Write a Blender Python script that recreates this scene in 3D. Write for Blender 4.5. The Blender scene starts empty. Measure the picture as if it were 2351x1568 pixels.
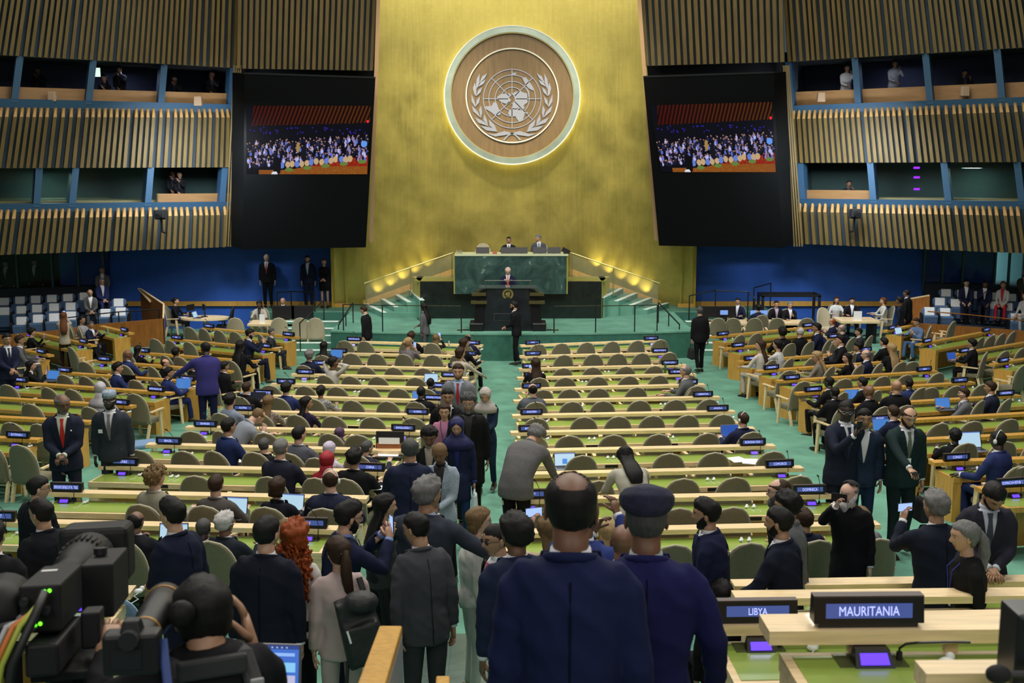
import bpy, bmesh, math, random
import numpy as np
from mathutils import Vector, Matrix, noise as mnoise
random.seed(7)
C = bpy.context.scene.collection
WS = bpy.data.scenes.new('work'); WL = WS.view_layers[0]
def baked(o):
    WS.collection.objects.link(o); WL.update(); dg = WL.depsgraph; me = bpy.data.meshes.new_from_object(o.evaluated_get(dg)); bpy.data.objects.remove(o); return me
SC = bpy.context.scene
# ---------------------------------------------------------------- camera
PW, PH, FPX, PITCH, CAMZ = 2351.0, 1568.0, 2700.0, math.radians(9.0), 5.92
cd = bpy.data.cameras.new('camera'); cam = bpy.data.objects.new('camera', cd); C.objects.link(cam)
cam.location = (0, 0, CAMZ); cam.rotation_euler = (math.radians(90) - PITCH, 0, 0)
cd.sensor_width = 36; cd.lens = 36 * FPX / PW; cd.clip_start = .05; cd.clip_end = 200
cd.dof.use_dof = True; cd.dof.focus_distance = 15; cd.dof.aperture_fstop = 5.2
SC.camera = cam
# ---------------------------------------------------------------- world, exposure
SC.view_settings.view_transform = 'Standard'; SC.view_settings.look = 'None'
SC.view_settings.gamma = 1; SC.view_settings.use_curve_mapping = False
SC.view_settings.exposure = 0.0
W = bpy.data.worlds.new('hall'); SC.world = W; W.use_nodes = True
W.node_tree.nodes['Background'].inputs[0].default_value = (.75, .9, 1.0, 1)
W.node_tree.nodes['Background'].inputs[1].default_value = .07
SC.cycles.use_denoising = True
try: SC.cycles.denoiser = 'OPENIMAGEDENOISE'
except Exception: pass
SC.cycles.max_bounces = 6; SC.cycles.diffuse_bounces = 3; SC.cycles.glossy_bounces = 3
SC.cycles.transmission_bounces = 4; SC.cycles.caustics_reflective = False; SC.cycles.caustics_refractive = False
SC.cycles.sample_clamp_indirect = 4
def area(name, loc, size, power, col=(1, .95, .86), target=None, sy=None):
    l = bpy.data.lights.new(name, 'AREA'); l.energy = power; l.color = col; l.size = size
    if sy: l.shape = 'RECTANGLE'; l.size_y = sy
    o = bpy.data.objects.new(name, l); C.objects.link(o); o.location = loc
    if target is not None:
        o.rotation_euler = (Vector(target) - Vector(loc)).to_track_quat('-Z', 'Y').to_euler()
    return o
def spot(name, loc, target, power, col=(1, .85, .45), ang=60, rad=.1, blend=.6):
    l = bpy.data.lights.new(name, 'SPOT'); l.energy = power; l.color = col
    l.spot_size = math.radians(ang); l.spot_blend = blend; l.shadow_soft_size = rad
    o = bpy.data.objects.new(name, l); C.objects.link(o); o.location = loc
    o.rotation_euler = (Vector(target) - Vector(loc)).to_track_quat('-Z', 'Y').to_euler()
    return o
# ceiling downlights over the hall (the ceiling itself is above the frame)
for i, (x, y, p) in enumerate([(-9, 31, 420), (0, 29, 520), (9, 31, 420), (-11, 24, 420), (-3.5, 23, 520), (3.5, 23, 520), (11, 24, 420),
                               (-7, 16, 480), (0, 16, 480), (7, 16, 480), (-4, 10, 330), (4, 10, 330), (-2, 4, 90), (5, 3.5, 240)]):
    area('ceiling_lamp', (x, y, 15), 1.6, p * 1.0, (1, .96, .86))
# key lamps behind the audience aimed at the stage, the podium and the gold wall
spot('stage_lamp', (-7, 18, 15.5), (0, 35, 2), 2600, (1, .96, .88), 30, .4)
spot('stage_lamp', (7, 18, 15.5), (0, 35, 2), 2600, (1, .96, .88), 30, .4)
area('wall_lamp', (-2.5, 34.0, 15.5), 3, 170, (1, .92, .70), (0, 41, 7))
area('wall_lamp', (2.5, 34.0, 15.5), 3, 170, (1, .92, .70), (0, 41, 7))
for x in (-2.2, 2.4): spot('wall_wash_lamp', (x * 1.2, 31, 14.5), (x, 41, 5.6), 5200, (1, .92, .68), 34, .5, 1)
for x in (-9.5, 10): area('blue_wall_fill', (x, 35.5, 6.2), 2.5, 300, (.85, .92, 1), (x, 40.2, 2.0), .6)  # added fill lights, no visible fixture, to brighten the blue walls
area('frontal_fill', (-3, -3, 10), 5, 240, (1, .96, .9), (0, 14, 1)); area('frontal_fill', (5, -3, 10), 5, 230, (1, .96, .9), (4, 12, 1))  # added soft frontal fill behind the camera to lift dark faces
# ---------------------------------------------------------------- pixel <-> world
F_ = Vector((0, math.cos(PITCH), -math.sin(PITCH))); U_ = Vector((0, math.sin(PITCH), math.cos(PITCH))); R_ = Vector((1, 0, 0))
def ray(px, py):
    return F_ + R_ * ((px - PW / 2) / FPX) - U_ * ((py - PH / 2) / FPX)
def atY(px, py, Y):
    d = ray(px, py); return Vector((0, 0, CAMZ)) + d * (Y / d.y)
def atZ(px, py, z):
    d = ray(px, py); return Vector((0, 0, CAMZ)) + d * ((z - CAMZ) / d.z)
def proj(p):
    v = Vector(p) - Vector((0, 0, CAMZ)); zc = v.dot(F_)
    return PW / 2 + FPX * v.dot(R_) / zc, PH / 2 - FPX * v.dot(U_) / zc, zc
TIER = [(0, 3.45), (3.0, 3.45), (4.26, 3.33), (5.83, 2.68), (8, 1.96), (9.6, 1.45), (12.2, 1.0), (14.5, .88), (16.7, .63), (21, .36), (24, .2), (28, .05), (32.5, 0), (90, 0)]
AISLE = [(0, 3.4), (3.0, 3.4), (3.93, 2.97), (4.7, 2.8), (6.2, 2.3), (7.9, 1.68), (9.5, 1.3), (12.2, 1.0), (14.5, .88), (16.7, .63), (21, .36), (24, .2), (28, .05), (32.5, 0), (90, 0)]
def interp(tab, y):
    for (a, za), (b, zb) in zip(tab, tab[1:]):
        if y <= b: return za + (zb - za) * (y - a) / (b - a)
    return tab[-1][1]
def fz(y): return interp(AISLE, y)
def tz(y): return interp(TIER, y)
def atF(px, py, h=0.0, f=fz):
    """point on the ray through the pixel that is h above the floor"""
    d = ray(px, py); lo, hi = 2.0, 45.0
    if d.z > -1e-4: return atY(px, py, 38)
    g = lambda Y: CAMZ + d.z / d.y * Y - (f(Y) + h)
    for _ in range(50):
        m = (lo + hi) / 2
        if g(m) > 0: lo = m
        else: hi = m
    return atY(px, py, lo)
# ---------------------------------------------------------------- mesh helpers
class MB:
    def __init__(s): s.v = []; s.f = []; s.m = []; s.mats = []
    def mi(s, m):
        if m is None: return 0
        if m not in s.mats: s.mats.append(m)
        return s.mats.index(m)
    def add(s, vs, fs, m=None):
        b = len(s.v); s.v += [tuple(p) for p in vs]; k = s.mi(m)
        for f in fs: s.f.append(tuple(i + b for i in f)); s.m.append(k)
        return s
    def box(s, c, d, m=None, rot=None, taper=(1, 1)):
        x, y, z = [q / 2 for q in d]; vs = []
        for sz in (-1, 1):
            t = taper if sz > 0 else (1, 1)
            for sx, sy in ((-1, -1), (1, -1), (1, 1), (-1, 1)):
                p = Vector((sx * x * t[0], sy * y * t[1], sz * z))
                if rot is not None: p = rot @ p
                vs.append(p + Vector(c))
        return s.add(vs, [(3, 2, 1, 0), (4, 5, 6, 7), (0, 1, 5, 4), (1, 2, 6, 5), (2, 3, 7, 6), (3, 0, 4, 7)], m)
    def hexa(s, b, t, m=None):
        return s.add(list(b) + list(t), [(3, 2, 1, 0), (4, 5, 6, 7), (0, 1, 5, 4), (1, 2, 6, 5), (2, 3, 7, 6), (3, 0, 4, 7)], m)
    def prism(s, poly, vec, m=None):
        n = len(poly); v = Vector(vec); a = [Vector(p) for p in poly]; b = [p + v for p in a]
        return s.add(a + b, [tuple(range(n - 1, -1, -1)), tuple(range(n, 2 * n))] + [(i, (i + 1) % n, n + (i + 1) % n, n + i) for i in range(n)], m)
    def tube(s, pts, r, n=8, m=None, flat=1.0, side=None, cap=True):
        pts = [Vector(p) for p in pts]; k = len(pts)
        r = r if isinstance(r, (list, tuple)) else [r] * k
        prev = None; vs = []
        for i, p in enumerate(pts):
            t = (pts[min(i + 1, k - 1)] - pts[max(i - 1, 0)])
            t = t.normalized() if t.length > 1e-9 else Vector((0, 0, 1))
            if side is not None: a = Vector(side)
            elif prev is None: a = Vector((1, 0, 0)) if abs(t.x) < .8 else Vector((0, 1, 0))
            else: a = prev
            a = (a - t * a.dot(t)); a = a.normalized() if a.length > 1e-6 else t.orthogonal().normalized(); prev = a
            b = t.cross(a)
            rr = r[i] if isinstance(r[i], (list, tuple)) else (r[i], r[i] * flat)
            for j in range(n):
                q = 2 * math.pi * j / n
                vs.append(p + a * (rr[0] * math.cos(q)) + b * (rr[1] * math.sin(q)))
        fs = [(i * n + j, i * n + (j + 1) % n, (i + 1) * n + (j + 1) % n, (i + 1) * n + j) for i in range(k - 1) for j in range(n)]
        if cap: fs += [tuple(range(n - 1, -1, -1)), tuple(range((k - 1) * n, k * n))]
        return s.add(vs, fs, m)
    def ball(s, c, r, m=None, n=10, k=7, rot=None):
        r = r if isinstance(r, (list, tuple)) else (r, r, r); vs = [Vector((0, 0, -r[2]))]
        for i in range(1, k):
            ph = -math.pi / 2 + math.pi * i / k
            for j in range(n):
                q = 2 * math.pi * j / n
                vs.append(Vector((r[0] * math.cos(ph) * math.cos(q), r[1] * math.cos(ph) * math.sin(q), r[2] * math.sin(ph))))
        vs.append(Vector((0, 0, r[2])))
        if rot is not None: vs = [rot @ p for p in vs]
        vs = [p + Vector(c) for p in vs]; L = len(vs) - 1
        fs = [(0, 1 + (j + 1) % n, 1 + j) for j in range(n)]
        for i in range(k - 2):
            a = 1 + i * n
            fs += [(a + j, a + (j + 1) % n, a + n + (j + 1) % n, a + n + j) for j in range(n)]
        a = 1 + (k - 2) * n
        fs += [(a + j, a + (j + 1) % n, L) for j in range(n)]
        return s.add(vs, fs, m)
    def quad(s, a, b, c, d, m=None): return s.add([a, b, c, d], [(0, 1, 2, 3)], m)
    def mesh(s, name, smooth=False):
        me = bpy.data.meshes.new(name); me.from_pydata([tuple(p) for p in s.v], [], s.f)
        for m in s.mats: me.materials.append(m)
        me.polygons.foreach_set('material_index', s.m)
        if smooth: me.polygons.foreach_set('use_smooth', [True] * len(s.f))
        me.update(); return me
    def build(s, name, parent=None, smooth=False, bevel=0, m=None, seg=2):
        if m is not None: s.mats = [m]; s.m = [0] * len(s.f)
        me = s.mesh(name, smooth); o = bpy.data.objects.new(name, me); C.objects.link(o)
        if parent is not None: o.parent = parent
        if bevel:
            b = o.modifiers.new('b', 'BEVEL'); b.width = bevel; b.segments = seg; b.limit_method = 'ANGLE'
        return o
def tag(o, label=None, cat=None, group=None, kind=None):
    if label: o['label'] = label
    if cat: o['category'] = cat
    if group: o['group'] = group
    if kind: o['kind'] = kind
    return o
def empty(name, loc=(0, 0, 0), rz=0.0):
    o = bpy.data.objects.new(name, None); C.objects.link(o); o.location = loc; o.rotation_euler = (0, 0, rz)
    o.empty_display_size = .1
    return o
def structure(o): o['kind'] = 'structure'; return o
def copytree(o, parent=None):
    c = o.copy(); C.objects.link(c); c.parent = parent
    for ch in KIDS.get(o.name, ()): copytree(ch, c)
    return c
KIDS = {}
def kids_index(roots):
    def walk(o):
        KIDS[o.name] = list(o.children)
        for c in o.children: walk(c)
    for r in roots: walk(r)
# ---------------------------------------------------------------- materials
MATS = {}
def mat(name, col, rough=.6, metal=0., noise=0., nscale=20., emit=None, estr=0., spec=.5, coat=0., stretch=(1, 1, 1), sheen=0., bump=0., trans=0., alpha=1., col2=None):
    if name in MATS: return MATS[name]
    m = bpy.data.materials.new(name); m.use_nodes = True; nt = m.node_tree; b = nt.nodes['Principled BSDF']
    b.inputs['Base Color'].default_value = (*col, 1); b.inputs['Roughness'].default_value = rough; b.inputs['Metallic'].default_value = metal
    b.inputs['Specular IOR Level'].default_value = spec; b.inputs['Coat Weight'].default_value = coat
    if sheen: b.inputs['Sheen Weight'].default_value = sheen
    if trans: b.inputs['Transmission Weight'].default_value = trans
    if alpha < 1: b.inputs['Alpha'].default_value = alpha
    if emit: b.inputs['Emission Color'].default_value = (*emit, 1); b.inputs['Emission Strength'].default_value = estr
    if noise or bump:
        tc = nt.nodes.new('ShaderNodeTexCoord'); mp = nt.nodes.new('ShaderNodeMapping'); n = nt.nodes.new('ShaderNodeTexNoise')
        mp.inputs['Scale'].default_value = stretch; n.inputs['Scale'].default_value = nscale; n.inputs['Detail'].default_value = 5
        nt.links.new(tc.outputs['Object'], mp.inputs[0]); nt.links.new(mp.outputs[0], n.inputs[0])
        if noise:
            r = nt.nodes.new('ShaderNodeMix'); r.data_type = 'RGBA'
            c2 = col2 or tuple(max(0, c * (1 - noise)) for c in col); c1 = tuple(min(1, c * (1 + noise * .5)) for c in col) if not col2 else col
            r.inputs[6].default_value = (*c1, 1); r.inputs[7].default_value = (*c2, 1)
            cr = nt.nodes.new('ShaderNodeMapRange'); cr.inputs[1].default_value = .3; cr.inputs[2].default_value = .7
            nt.links.new(n.outputs[0], cr.inputs[0]); nt.links.new(cr.outputs[0], r.inputs[0]); nt.links.new(r.outputs[2], b.inputs['Base Color'])
        if bump:
            bn = nt.nodes.new('ShaderNodeBump'); bn.inputs['Strength'].default_value = bump; bn.inputs['Distance'].default_value = .02
            nt.links.new(n.outputs[0], bn.inputs['Height']); nt.links.new(bn.outputs[0], b.inputs['Normal'])
    MATS[name] = m; return m
M_carpet = mat('green_carpet', (.135, .315, .235), .95, noise=.22, nscale=1.6, spec=.1)
M_riser = mat('dark_green_riser', (.03, .13, .095), .8, noise=.2, nscale=6)
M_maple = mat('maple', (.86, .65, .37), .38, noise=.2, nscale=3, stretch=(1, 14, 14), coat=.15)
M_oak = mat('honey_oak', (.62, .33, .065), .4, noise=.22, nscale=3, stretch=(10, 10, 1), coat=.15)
M_brownwood = mat('red_brown_wood', (.32, .115, .02), .45, noise=.25, nscale=2.5, stretch=(6, 6, 1))
M_felt = mat('green_writing_top', (.26, .38, .06), .30, noise=.06, nscale=1.5, spec=1., coat=.3)
M_black = mat('black_plastic', (.008, .008, .01), .4)
M_blackmat = mat('black_matte', (.006, .006, .008), .85)
M_dark = mat('dark_void', (.012, .014, .02), .9)
M_grey = mat('grey_plastic', (.25, .25, .26), .45)
M_chrome = mat('brushed_steel', (.55, .56, .58), .3, 1.)
M_white = mat('white_plastic', (.75, .76, .74), .45)
M_paper = mat('paper', (.82, .83, .84), .8)
M_olive = mat('olive_upholstery', (.175, .155, .092), .85, noise=.12, nscale=40, sheen=.2)
M_piping = mat('pale_piping', (.42, .39, .28), .7)
M_beige = mat('beige_upholstery', (.44, .38, .26), .85, noise=.1, nscale=40)
M_blueseat = mat('sky_blue_upholstery', (.16, .27, .44), .8, noise=.1, nscale=30)
M_slate = mat('slate_blue_upholstery', (.07, .13, .24), .85, noise=.12, nscale=30)
M_bluewall = mat('cobalt_wall_paint', (.02, .10, .46), .7, noise=.10, nscale=1.2)
M_bluetrim = mat('blue_trim_paint', (.022, .075, .15), .6)
M_slat = mat('brass_slat', (.128, .085, .019), .62, .12, noise=.25, nscale=2, stretch=(3, 3, .6))
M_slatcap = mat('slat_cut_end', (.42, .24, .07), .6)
M_backing = mat('slat_backing', (.018, .035, .055), .7)
M_blackmarble = mat('black_marble', (.010, .014, .014), .22, noise=.5, nscale=5, spec=.6)
# ================================================================= floor
def strip(xs, ys, zf, m, name):
    b = MB(); vs = [(x, y, zf(y)) for y in ys for x in xs]; n = len(xs)
    b.add(vs, [(j * n + i, j * n + i + 1, (j + 1) * n + i + 1, (j + 1) * n + i) for j in range(len(ys) - 1) for i in range(n - 1)], m)
    return structure(b.build(name, smooth=False))
ys = [0, 1.5, 3.0, 3.93, 4.7, 6.2, 7.9, 9.5, 12.2, 14.5, 16.7, 21, 24, 28, 32.5, 36, 42]
strip([-24, -8, 0, 8, 24], ys, fz, M_carpet, 'floor')
# ================================================================= stage
SZ = .8
def stage_edge(x): return 33.75 + (x / 6.2) ** 2 * .75
b = MB(); N = 32; top = []; bot = []
xs = [-5.35 + 10.7 * i / N for i in range(N + 1)]
front = [(x, stage_edge(x)) for x in xs]
b.add([(x, y, SZ) for x, y in front] + [(x, 42, SZ) for x, y in front], [(i, i + 1, N + 2 + i, N + 1 + i) for i in range(N)], M_carpet)
b.add([(x, y, 0) for x, y in front] + [(x, y, SZ - .03) for x, y in front], [(i, i + 1, N + 2 + i, N + 1 + i) for i in range(N)], M_riser)
b.add([(x, y - .02, SZ - .04) for x, y in front] + [(x, y - .02, SZ + .003) for x, y in front], [(i, i + 1, N + 2 + i, N + 1 + i) for i in range(N)], M_carpet)
for sx in (-1, 1):
    e = 5.35 * sx
    b.quad((e, stage_edge(e), 0), (e, 42, 0), (e, 42, SZ), (e, stage_edge(e), SZ), M_riser)
    b.quad((e, 38.5, SZ - .002), (e + sx * 3.3, 38.5, SZ - .002), (e + sx * 3.3, 42, SZ - .002), (e, 42, SZ - .002), M_carpet)
    b.quad((e, 38.5, 0), (e + sx * 3.3, 38.5, 0), (e + sx * 3.3, 38.5, SZ), (e, 38.5, SZ), M_riser)
    b.quad((e + sx * 3.3, 38.5, 0), (e + sx * 3.3, 42, 0), (e + sx * 3.3, 42, SZ), (e + sx * 3.3, 38.5, SZ), M_riser)
structure(b.build('floor_stage'))
M_nose = mat('white_step_edging', (.75, .85, .80), .5)
def steps(x0, x1, y0, n, rise, run, name):
    b = MB(); w = abs(x1 - x0); cx = (x0 + x1) / 2
    for i in range(n):
        b.box((cx, y0 + run * i + (n - i) * run / 2 , rise * (i + .5)), (w, run * (n - i), rise), M_carpet)
        b.box((cx, y0 + run * i + .09, rise * (i + 1) + .004), (w - .02, .2, .012), M_nose)
    return structure(b.build(name))
steps(-7.05, -5.4, 34.6, 5, .16, .40, 'floor_steps_left')
steps(5.4, 6.1, 34.6, 5, .16, .40, 'floor_steps_right')
# side stairs climbing to the rostrum behind the black counters
def gwy0(x): return 41.3 - (x / 6.1) ** 2 * 1.2
def side_stairs(s):
    b = MB()
    pts = [(-4.35, -3.95), (-3.85, -3.45), (-3.35, -2.95), (-2.85, -2.45)]
    nose = [((835, 697.6), (877.7, 718)), ((874, 686.5), (905, 705)), ((907, 677), (935, 694)), ((938.7, 666), (964.6, 690))] if s < 0 else [((1536.5, 696), (1486.5, 711)), ((1497.6, 684.5), (1453, 701)), ((1464, 673.5), (1420, 691.5)), ((1431, 662.5), (1388, 684))]
    L_ = []
    for i, (pa, pb) in enumerate(nose): z1 = SZ + .16 * (i + 1); L_.append((atZ(*pa, z1), atZ(*pb, z1), z1))
    for i, (a_, c_, z1) in enumerate(L_):
        q = [a_, c_, Vector((s * 2.99 if i < 3 else s * 2.9, c_.y, z1)), Vector((s * 2.4, a_.y, z1))]; lo = [Vector((v.x, v.y, SZ)) for v in q]
        b.hexa(lo, q, M_carpet)
        dx = Vector((-s * .14, 0, .004)); up = Vector((0, 0, .014)); b.hexa([a_, c_, c_ + dx, a_ + dx], [a_ + up, c_ + up, c_ + dx + up, a_ + dx + up], M_nose)
    structure(b.build('floor_stairs_' + ('left' if s < 0 else 'right')))
    # sloping oak skirting and glass balustrade with steel rail
    b = MB()
    b.prism([(s * 5.1, 39.95, SZ), (s * 5.1, 39.95, SZ + .20), (s * 2.0, 39.95, 2.10), (s * 2.0, 39.95, 1.90)], (0, .08, 0), M_oak)
    structure(b.build('trim_stair_' + ('left' if s < 0 else 'right')))
    t = empty('stair_balustrade', (0, 0, 0))
    tag(t, 'glass balustrade with steel handrail on the %s stair beside the rostrum' % ('left' if s < 0 else 'right'), 'railing')
    g = mat('clear_glass', (.8, .9, .75), .1, alpha=.05)
    MB().prism([(s * 4.75, 38.1, SZ + .1), (s * 4.75, 38.1, SZ + .95), (s * 1.9, 38.1, 2.75), (s * 1.9, 38.1, 1.9)], (0, .015, 0), g).build('glass_panel', t)
    MB().tube([(s * 4.8, 38.1, SZ + 1.0), (s * 1.9, 38.1, 2.8)], .022, 6, mat('brass_rail', (.55, .48, .22), .3, .8)).build('handrail', t)
    for x, z in ((4.75, SZ), (3.3, 1.4), (1.95, 1.95)):
        MB().tube([(s * x, 38.1, z), (s * x, 38.1, z + 1.0 - .05)], .018, 6, MATS['brass_rail']).build('post', t)
    for i in range(5):
        x = 4.6 - i * .42
        spot('stair_uplight', (s * x, gwy0(x) - .35, SZ + .22 + .22 * i), (s * x, gwy0(x), 1.75 + .22 * i), 80, (1, .86, .35), 66, .04, 1)
side_stairs(-1); side_stairs(1)
# ================================================================= gold wall
def gold_material():
    m = bpy.data.materials.new('gold_leaf_wall'); m.use_nodes = True; nt = m.node_tree; b = nt.nodes['Principled BSDF']
    L = nt.links.new; N_ = nt.nodes.new
    tc = N_('ShaderNodeTexCoord'); mp = N_('ShaderNodeMapping'); mp.inputs['Scale'].default_value = (1, 1, 1)
    L(tc.outputs['Object'], mp.inputs[0])
    sp = N_('ShaderNodeSeparateXYZ'); cb = N_('ShaderNodeCombineXYZ'); L(mp.outputs[0], sp.inputs[0]); L(sp.outputs[0], cb.inputs[0]); L(sp.outputs[2], cb.inputs[1])
    br = N_('ShaderNodeTexBrick'); br.inputs['Scale'].default_value = 1; br.offset = 0
    br.inputs['Brick Width'].default_value = .12; br.inputs['Row Height'].default_value = .12; br.inputs['Mortar Size'].default_value = .0008
    br.inputs['Color1'].default_value = (.60, .49, .13, 1); br.inputs['Color2'].default_value = (.555, .455, .118, 1); br.inputs['Mortar'].default_value = (.46, .35, .08, 1)
    L(cb.outputs[0], br.inputs[0])
    n1 = N_('ShaderNodeTexNoise'); n1.inputs['Scale'].default_value = 1.1; n1.inputs['Detail'].default_value = 6; L(mp.outputs[0], n1.inputs[0])
    mp2 = N_('ShaderNodeMapping'); mp2.inputs['Scale'].default_value = (7, 7, .5); L(tc.outputs['Object'], mp2.inputs[0])
    n2 = N_('ShaderNodeTexNoise'); n2.inputs['Scale'].default_value = 1.5; n2.inputs['Detail'].default_value = 5; L(mp2.outputs[0], n2.inputs[0])
    mx = N_('ShaderNodeMix'); mx.data_type = 'RGBA'; mx.blend_type = 'MULTIPLY'; mx.inputs[0].default_value = .22
    L(br.outputs[0], mx.inputs[6]); L(n2.outputs[0], mx.inputs[7]); L(mx.outputs[2], b.inputs['Base Color'])
    mr = N_('ShaderNodeMapRange'); mr.inputs[1].default_value = .3; mr.inputs[2].default_value = .7; mr.inputs[3].default_value = .28; mr.inputs[4].default_value = .44
    L(n1.outputs[0], mr.inputs[0]); L(mr.outputs[0], b.inputs['Roughness'])
    bp = N_('ShaderNodeBump'); bp.inputs['Strength'].default_value = .25; bp.inputs['Distance'].default_value = .02
    L(n2.outputs[0], bp.inputs['Height']); L(bp.outputs[0], b.inputs['Normal'])
    b.inputs['Metallic'].default_value = .85
    return m
M_gold = gold_material()
def gwy(x): return 41.3 - (x / 6.1) ** 2 * 1.2
b = MB(); xs = [-6.1 + 12.3 * i / 40 for i in range(41)]; zs = [SZ + 13.5 * j / 20 for j in range(21)]
b.add([(x, gwy(x) - .02 * z, z) for z in zs for x in xs], [(j * 41 + i, j * 41 + i + 1, (j + 1) * 41 + i + 1, (j + 1) * 41 + i) for j in range(20) for i in range(40)], M_gold)
structure(b.build('wall_gold', smooth=True))
b = MB()
for s, e in ((-1, -6.1), (1, 6.2)):
    b.box((e + s * .35 * 0, gwy(e) - .2, 6), (.06, .4, 10.5), mat('gold_edge', (.5, .38, .06), .5, .4))
    b.box((e - s * .45, gwy(e) - .1, SZ + 5), (.03, .05, 10), MATS['gold_edge'])
    b.box((e - s * .25, gwy(e) - .25, SZ + .06), (.6, .12, .12), M_oak)
structure(b.build('trim_gold_edges'))
# emblem roundel
def emblem():
    Y = 40.55; o0 = atY(1176, 220.5, Y); t = empty('wall_emblem', o0)
    tag(t, 'round wooden roundel with silver world map and olive branches on the gold wall', 'emblem')
    s = (atY(1276, 220.5, Y) - o0).x / 100.0      # metres per pixel at the wall
    ring_m = mat('pale_green_metal', (.42, .50, .42), .3, .55, noise=.2, nscale=2)
    wood = mat('roundel_wood', (.24, .15, .065), .5, noise=.18, nscale=1.5, stretch=(6, 1, 1))
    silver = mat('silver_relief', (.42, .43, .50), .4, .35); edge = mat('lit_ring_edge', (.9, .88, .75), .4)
    def ring(name, r0, r1, y0, y1, m, n=96, z0=0):
        b = MB(); vs = []
        for i in range(n):
            a = 2 * math.pi * i / n; c, q = math.cos(a), math.sin(a)
            for r, y in ((r0, y0), (r1, y0), (r1, y1), (r0, y1)): vs.append((r * s * c, y, r * s * q + z0))
        fs = []
        for i in range(n):
            j = (i + 1) % n
            for k in range(4): fs.append((i * 4 + k, j * 4 + k, j * 4 + (k + 1) % 4, i * 4 + (k + 1) % 4))
        b.add(vs, fs, m); return b.build(name, t)
    ring('outer_ring', 141, 154.5, -.28, 0.05, ring_m)
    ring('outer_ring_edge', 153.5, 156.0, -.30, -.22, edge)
    ring('outer_ring_edge', 139.0, 141.2, -.22, .05, mat('brass_edge', (.6, .5, .2), .3, .7))
    b = MB(); n = 96; vs = [(0, -.12, 0)] + [(140 * s * math.cos(2 * math.pi * i / n), -.12, 140 * s * math.sin(2 * math.pi * i / n)) for i in range(n)]
    vs += [(x, .05, z) for x, y, z in vs[1:]]
    b.add(vs, [(0, 1 + i, 1 + (i + 1) % n) for i in range(n)] + [(1 + i, 1 + (i + 1) % n, 1 + n + (i + 1) % n, 1 + n + i) for i in range(n)], wood); b.build('wooden_disc', t)
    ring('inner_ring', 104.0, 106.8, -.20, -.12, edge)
    ring('light_ring', 128, 147, .16, .20, mat('warm_ring_lamp', (1, .9, .5), .5, emit=(1, .86, .4), estr=8))
    K = 4.354; cx, cy = 767, 785
    P = lambda x, y, d=-.16: Vector(((x - cx) / K * s, d, -(y - cy) / K * s))
    zc = P(765, 815).z
    for r in (66, 53.5, 39, 26): ring('globe_circle', r - .9, r + .9, -.155, -.12, silver, 72, zc)
    b = MB()
    for a in range(0, 180, 45):
        c, q = math.cos(math.radians(a)), math.sin(math.radians(a)); o = P(765, 815)
        for sg in (1, -1):
            p0 = o + Vector((sg * c * 9 * s, 0, sg * q * 9 * s)); p1 = o + Vector((sg * c * 66 * s, 0, sg * q * 66 * s)); w = Vector((-q, 0, c)) * (.9 * s)
            b.prism([p0 + w, p1 + w, p1 - w, p0 - w], (0, .04, 0), silver)
    b.build('meridians', t)
    conts = [[(612, 800), (650, 770), (700, 762), (745, 760), (758, 785), (735, 800), (755, 830), (730, 862), (690, 860), (640, 835), (625, 815)],
             [(495, 888), (560, 885), (580, 850), (610, 850), (630, 905), (652, 960), (640, 975), (590, 972), (555, 945), (505, 915)],
             [(765, 765), (800, 745), (850, 740), (885, 755), (915, 760), (920, 850), (880, 880), (890, 905), (860, 930), (835, 900), (800, 910), (770, 905), (760, 870), (795, 830), (785, 795)],
             [(735, 930), (770, 915), (830, 925), (890, 925), (895, 950), (880, 1000), (865, 1035), (835, 1040), (812, 1010), (800, 985), (750, 985), (725, 960)],
             [(862, 605), (905, 605), (945, 660), (980, 720), (975, 735), (935, 715), (900, 680), (880, 640)],
             [(900, 690), (935, 740), (940, 790), (930, 800), (920, 750)], [(912, 940), (925, 950), (922, 975), (910, 972)],
             [(770, 560), (815, 560), (800, 575), (820, 582), (770, 582)]]
    for c in conts: MB().prism([P(x, y) for x, y in c], (0, .04, 0), silver).build('continent', t)
    leaf = [[(445, 565), (415, 620), (405, 690), (415, 720), (440, 660)], [(522, 565), (470, 595), (440, 660), (490, 620)], [(505, 625), (455, 650), (425, 700), (480, 670)],
            [(395, 655), (375, 710), (390, 770), (410, 790), (410, 715)], [(470, 700), (430, 730), (408, 790), (450, 755)], [(362, 770), (362, 840), (400, 900), (405, 880), (385, 820)],
            [(448, 790), (412, 830), (405, 890), (438, 850)], [(362, 880), (380, 940), (455, 1005), (425, 945), (395, 910)], [(458, 880), (435, 920), (455, 1005), (468, 950)],
            [(392, 995), (430, 1050), (525, 1082), (490, 1040), (440, 1015)], [(485, 965), (480, 1020), (525, 1082), (515, 1020)], [(448, 1080), (510, 1125), (618, 1138), (570, 1100), (500, 1085)],
            [(530, 1015), (545, 1080), (618, 1138), (590, 1070)], [(515, 1155), (590, 1160), (690, 1130), (770, 1150), (700, 1170), (600, 1185)], [(770, 1145), (730, 1160), (670, 1218), (690, 1222), (735, 1175), (785, 1155)]]
    for sg in (1, -1):
        br = MB()
        for l in leaf:
            q = [(x if sg > 0 else 1530 - x, y) for x, y in l]
            if sg < 0: q = q[::-1]
            br.prism([P(x, y, -.17) for x, y in q], (0, .04, 0), silver)
        br.build('olive_branch', t)
emblem()
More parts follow.
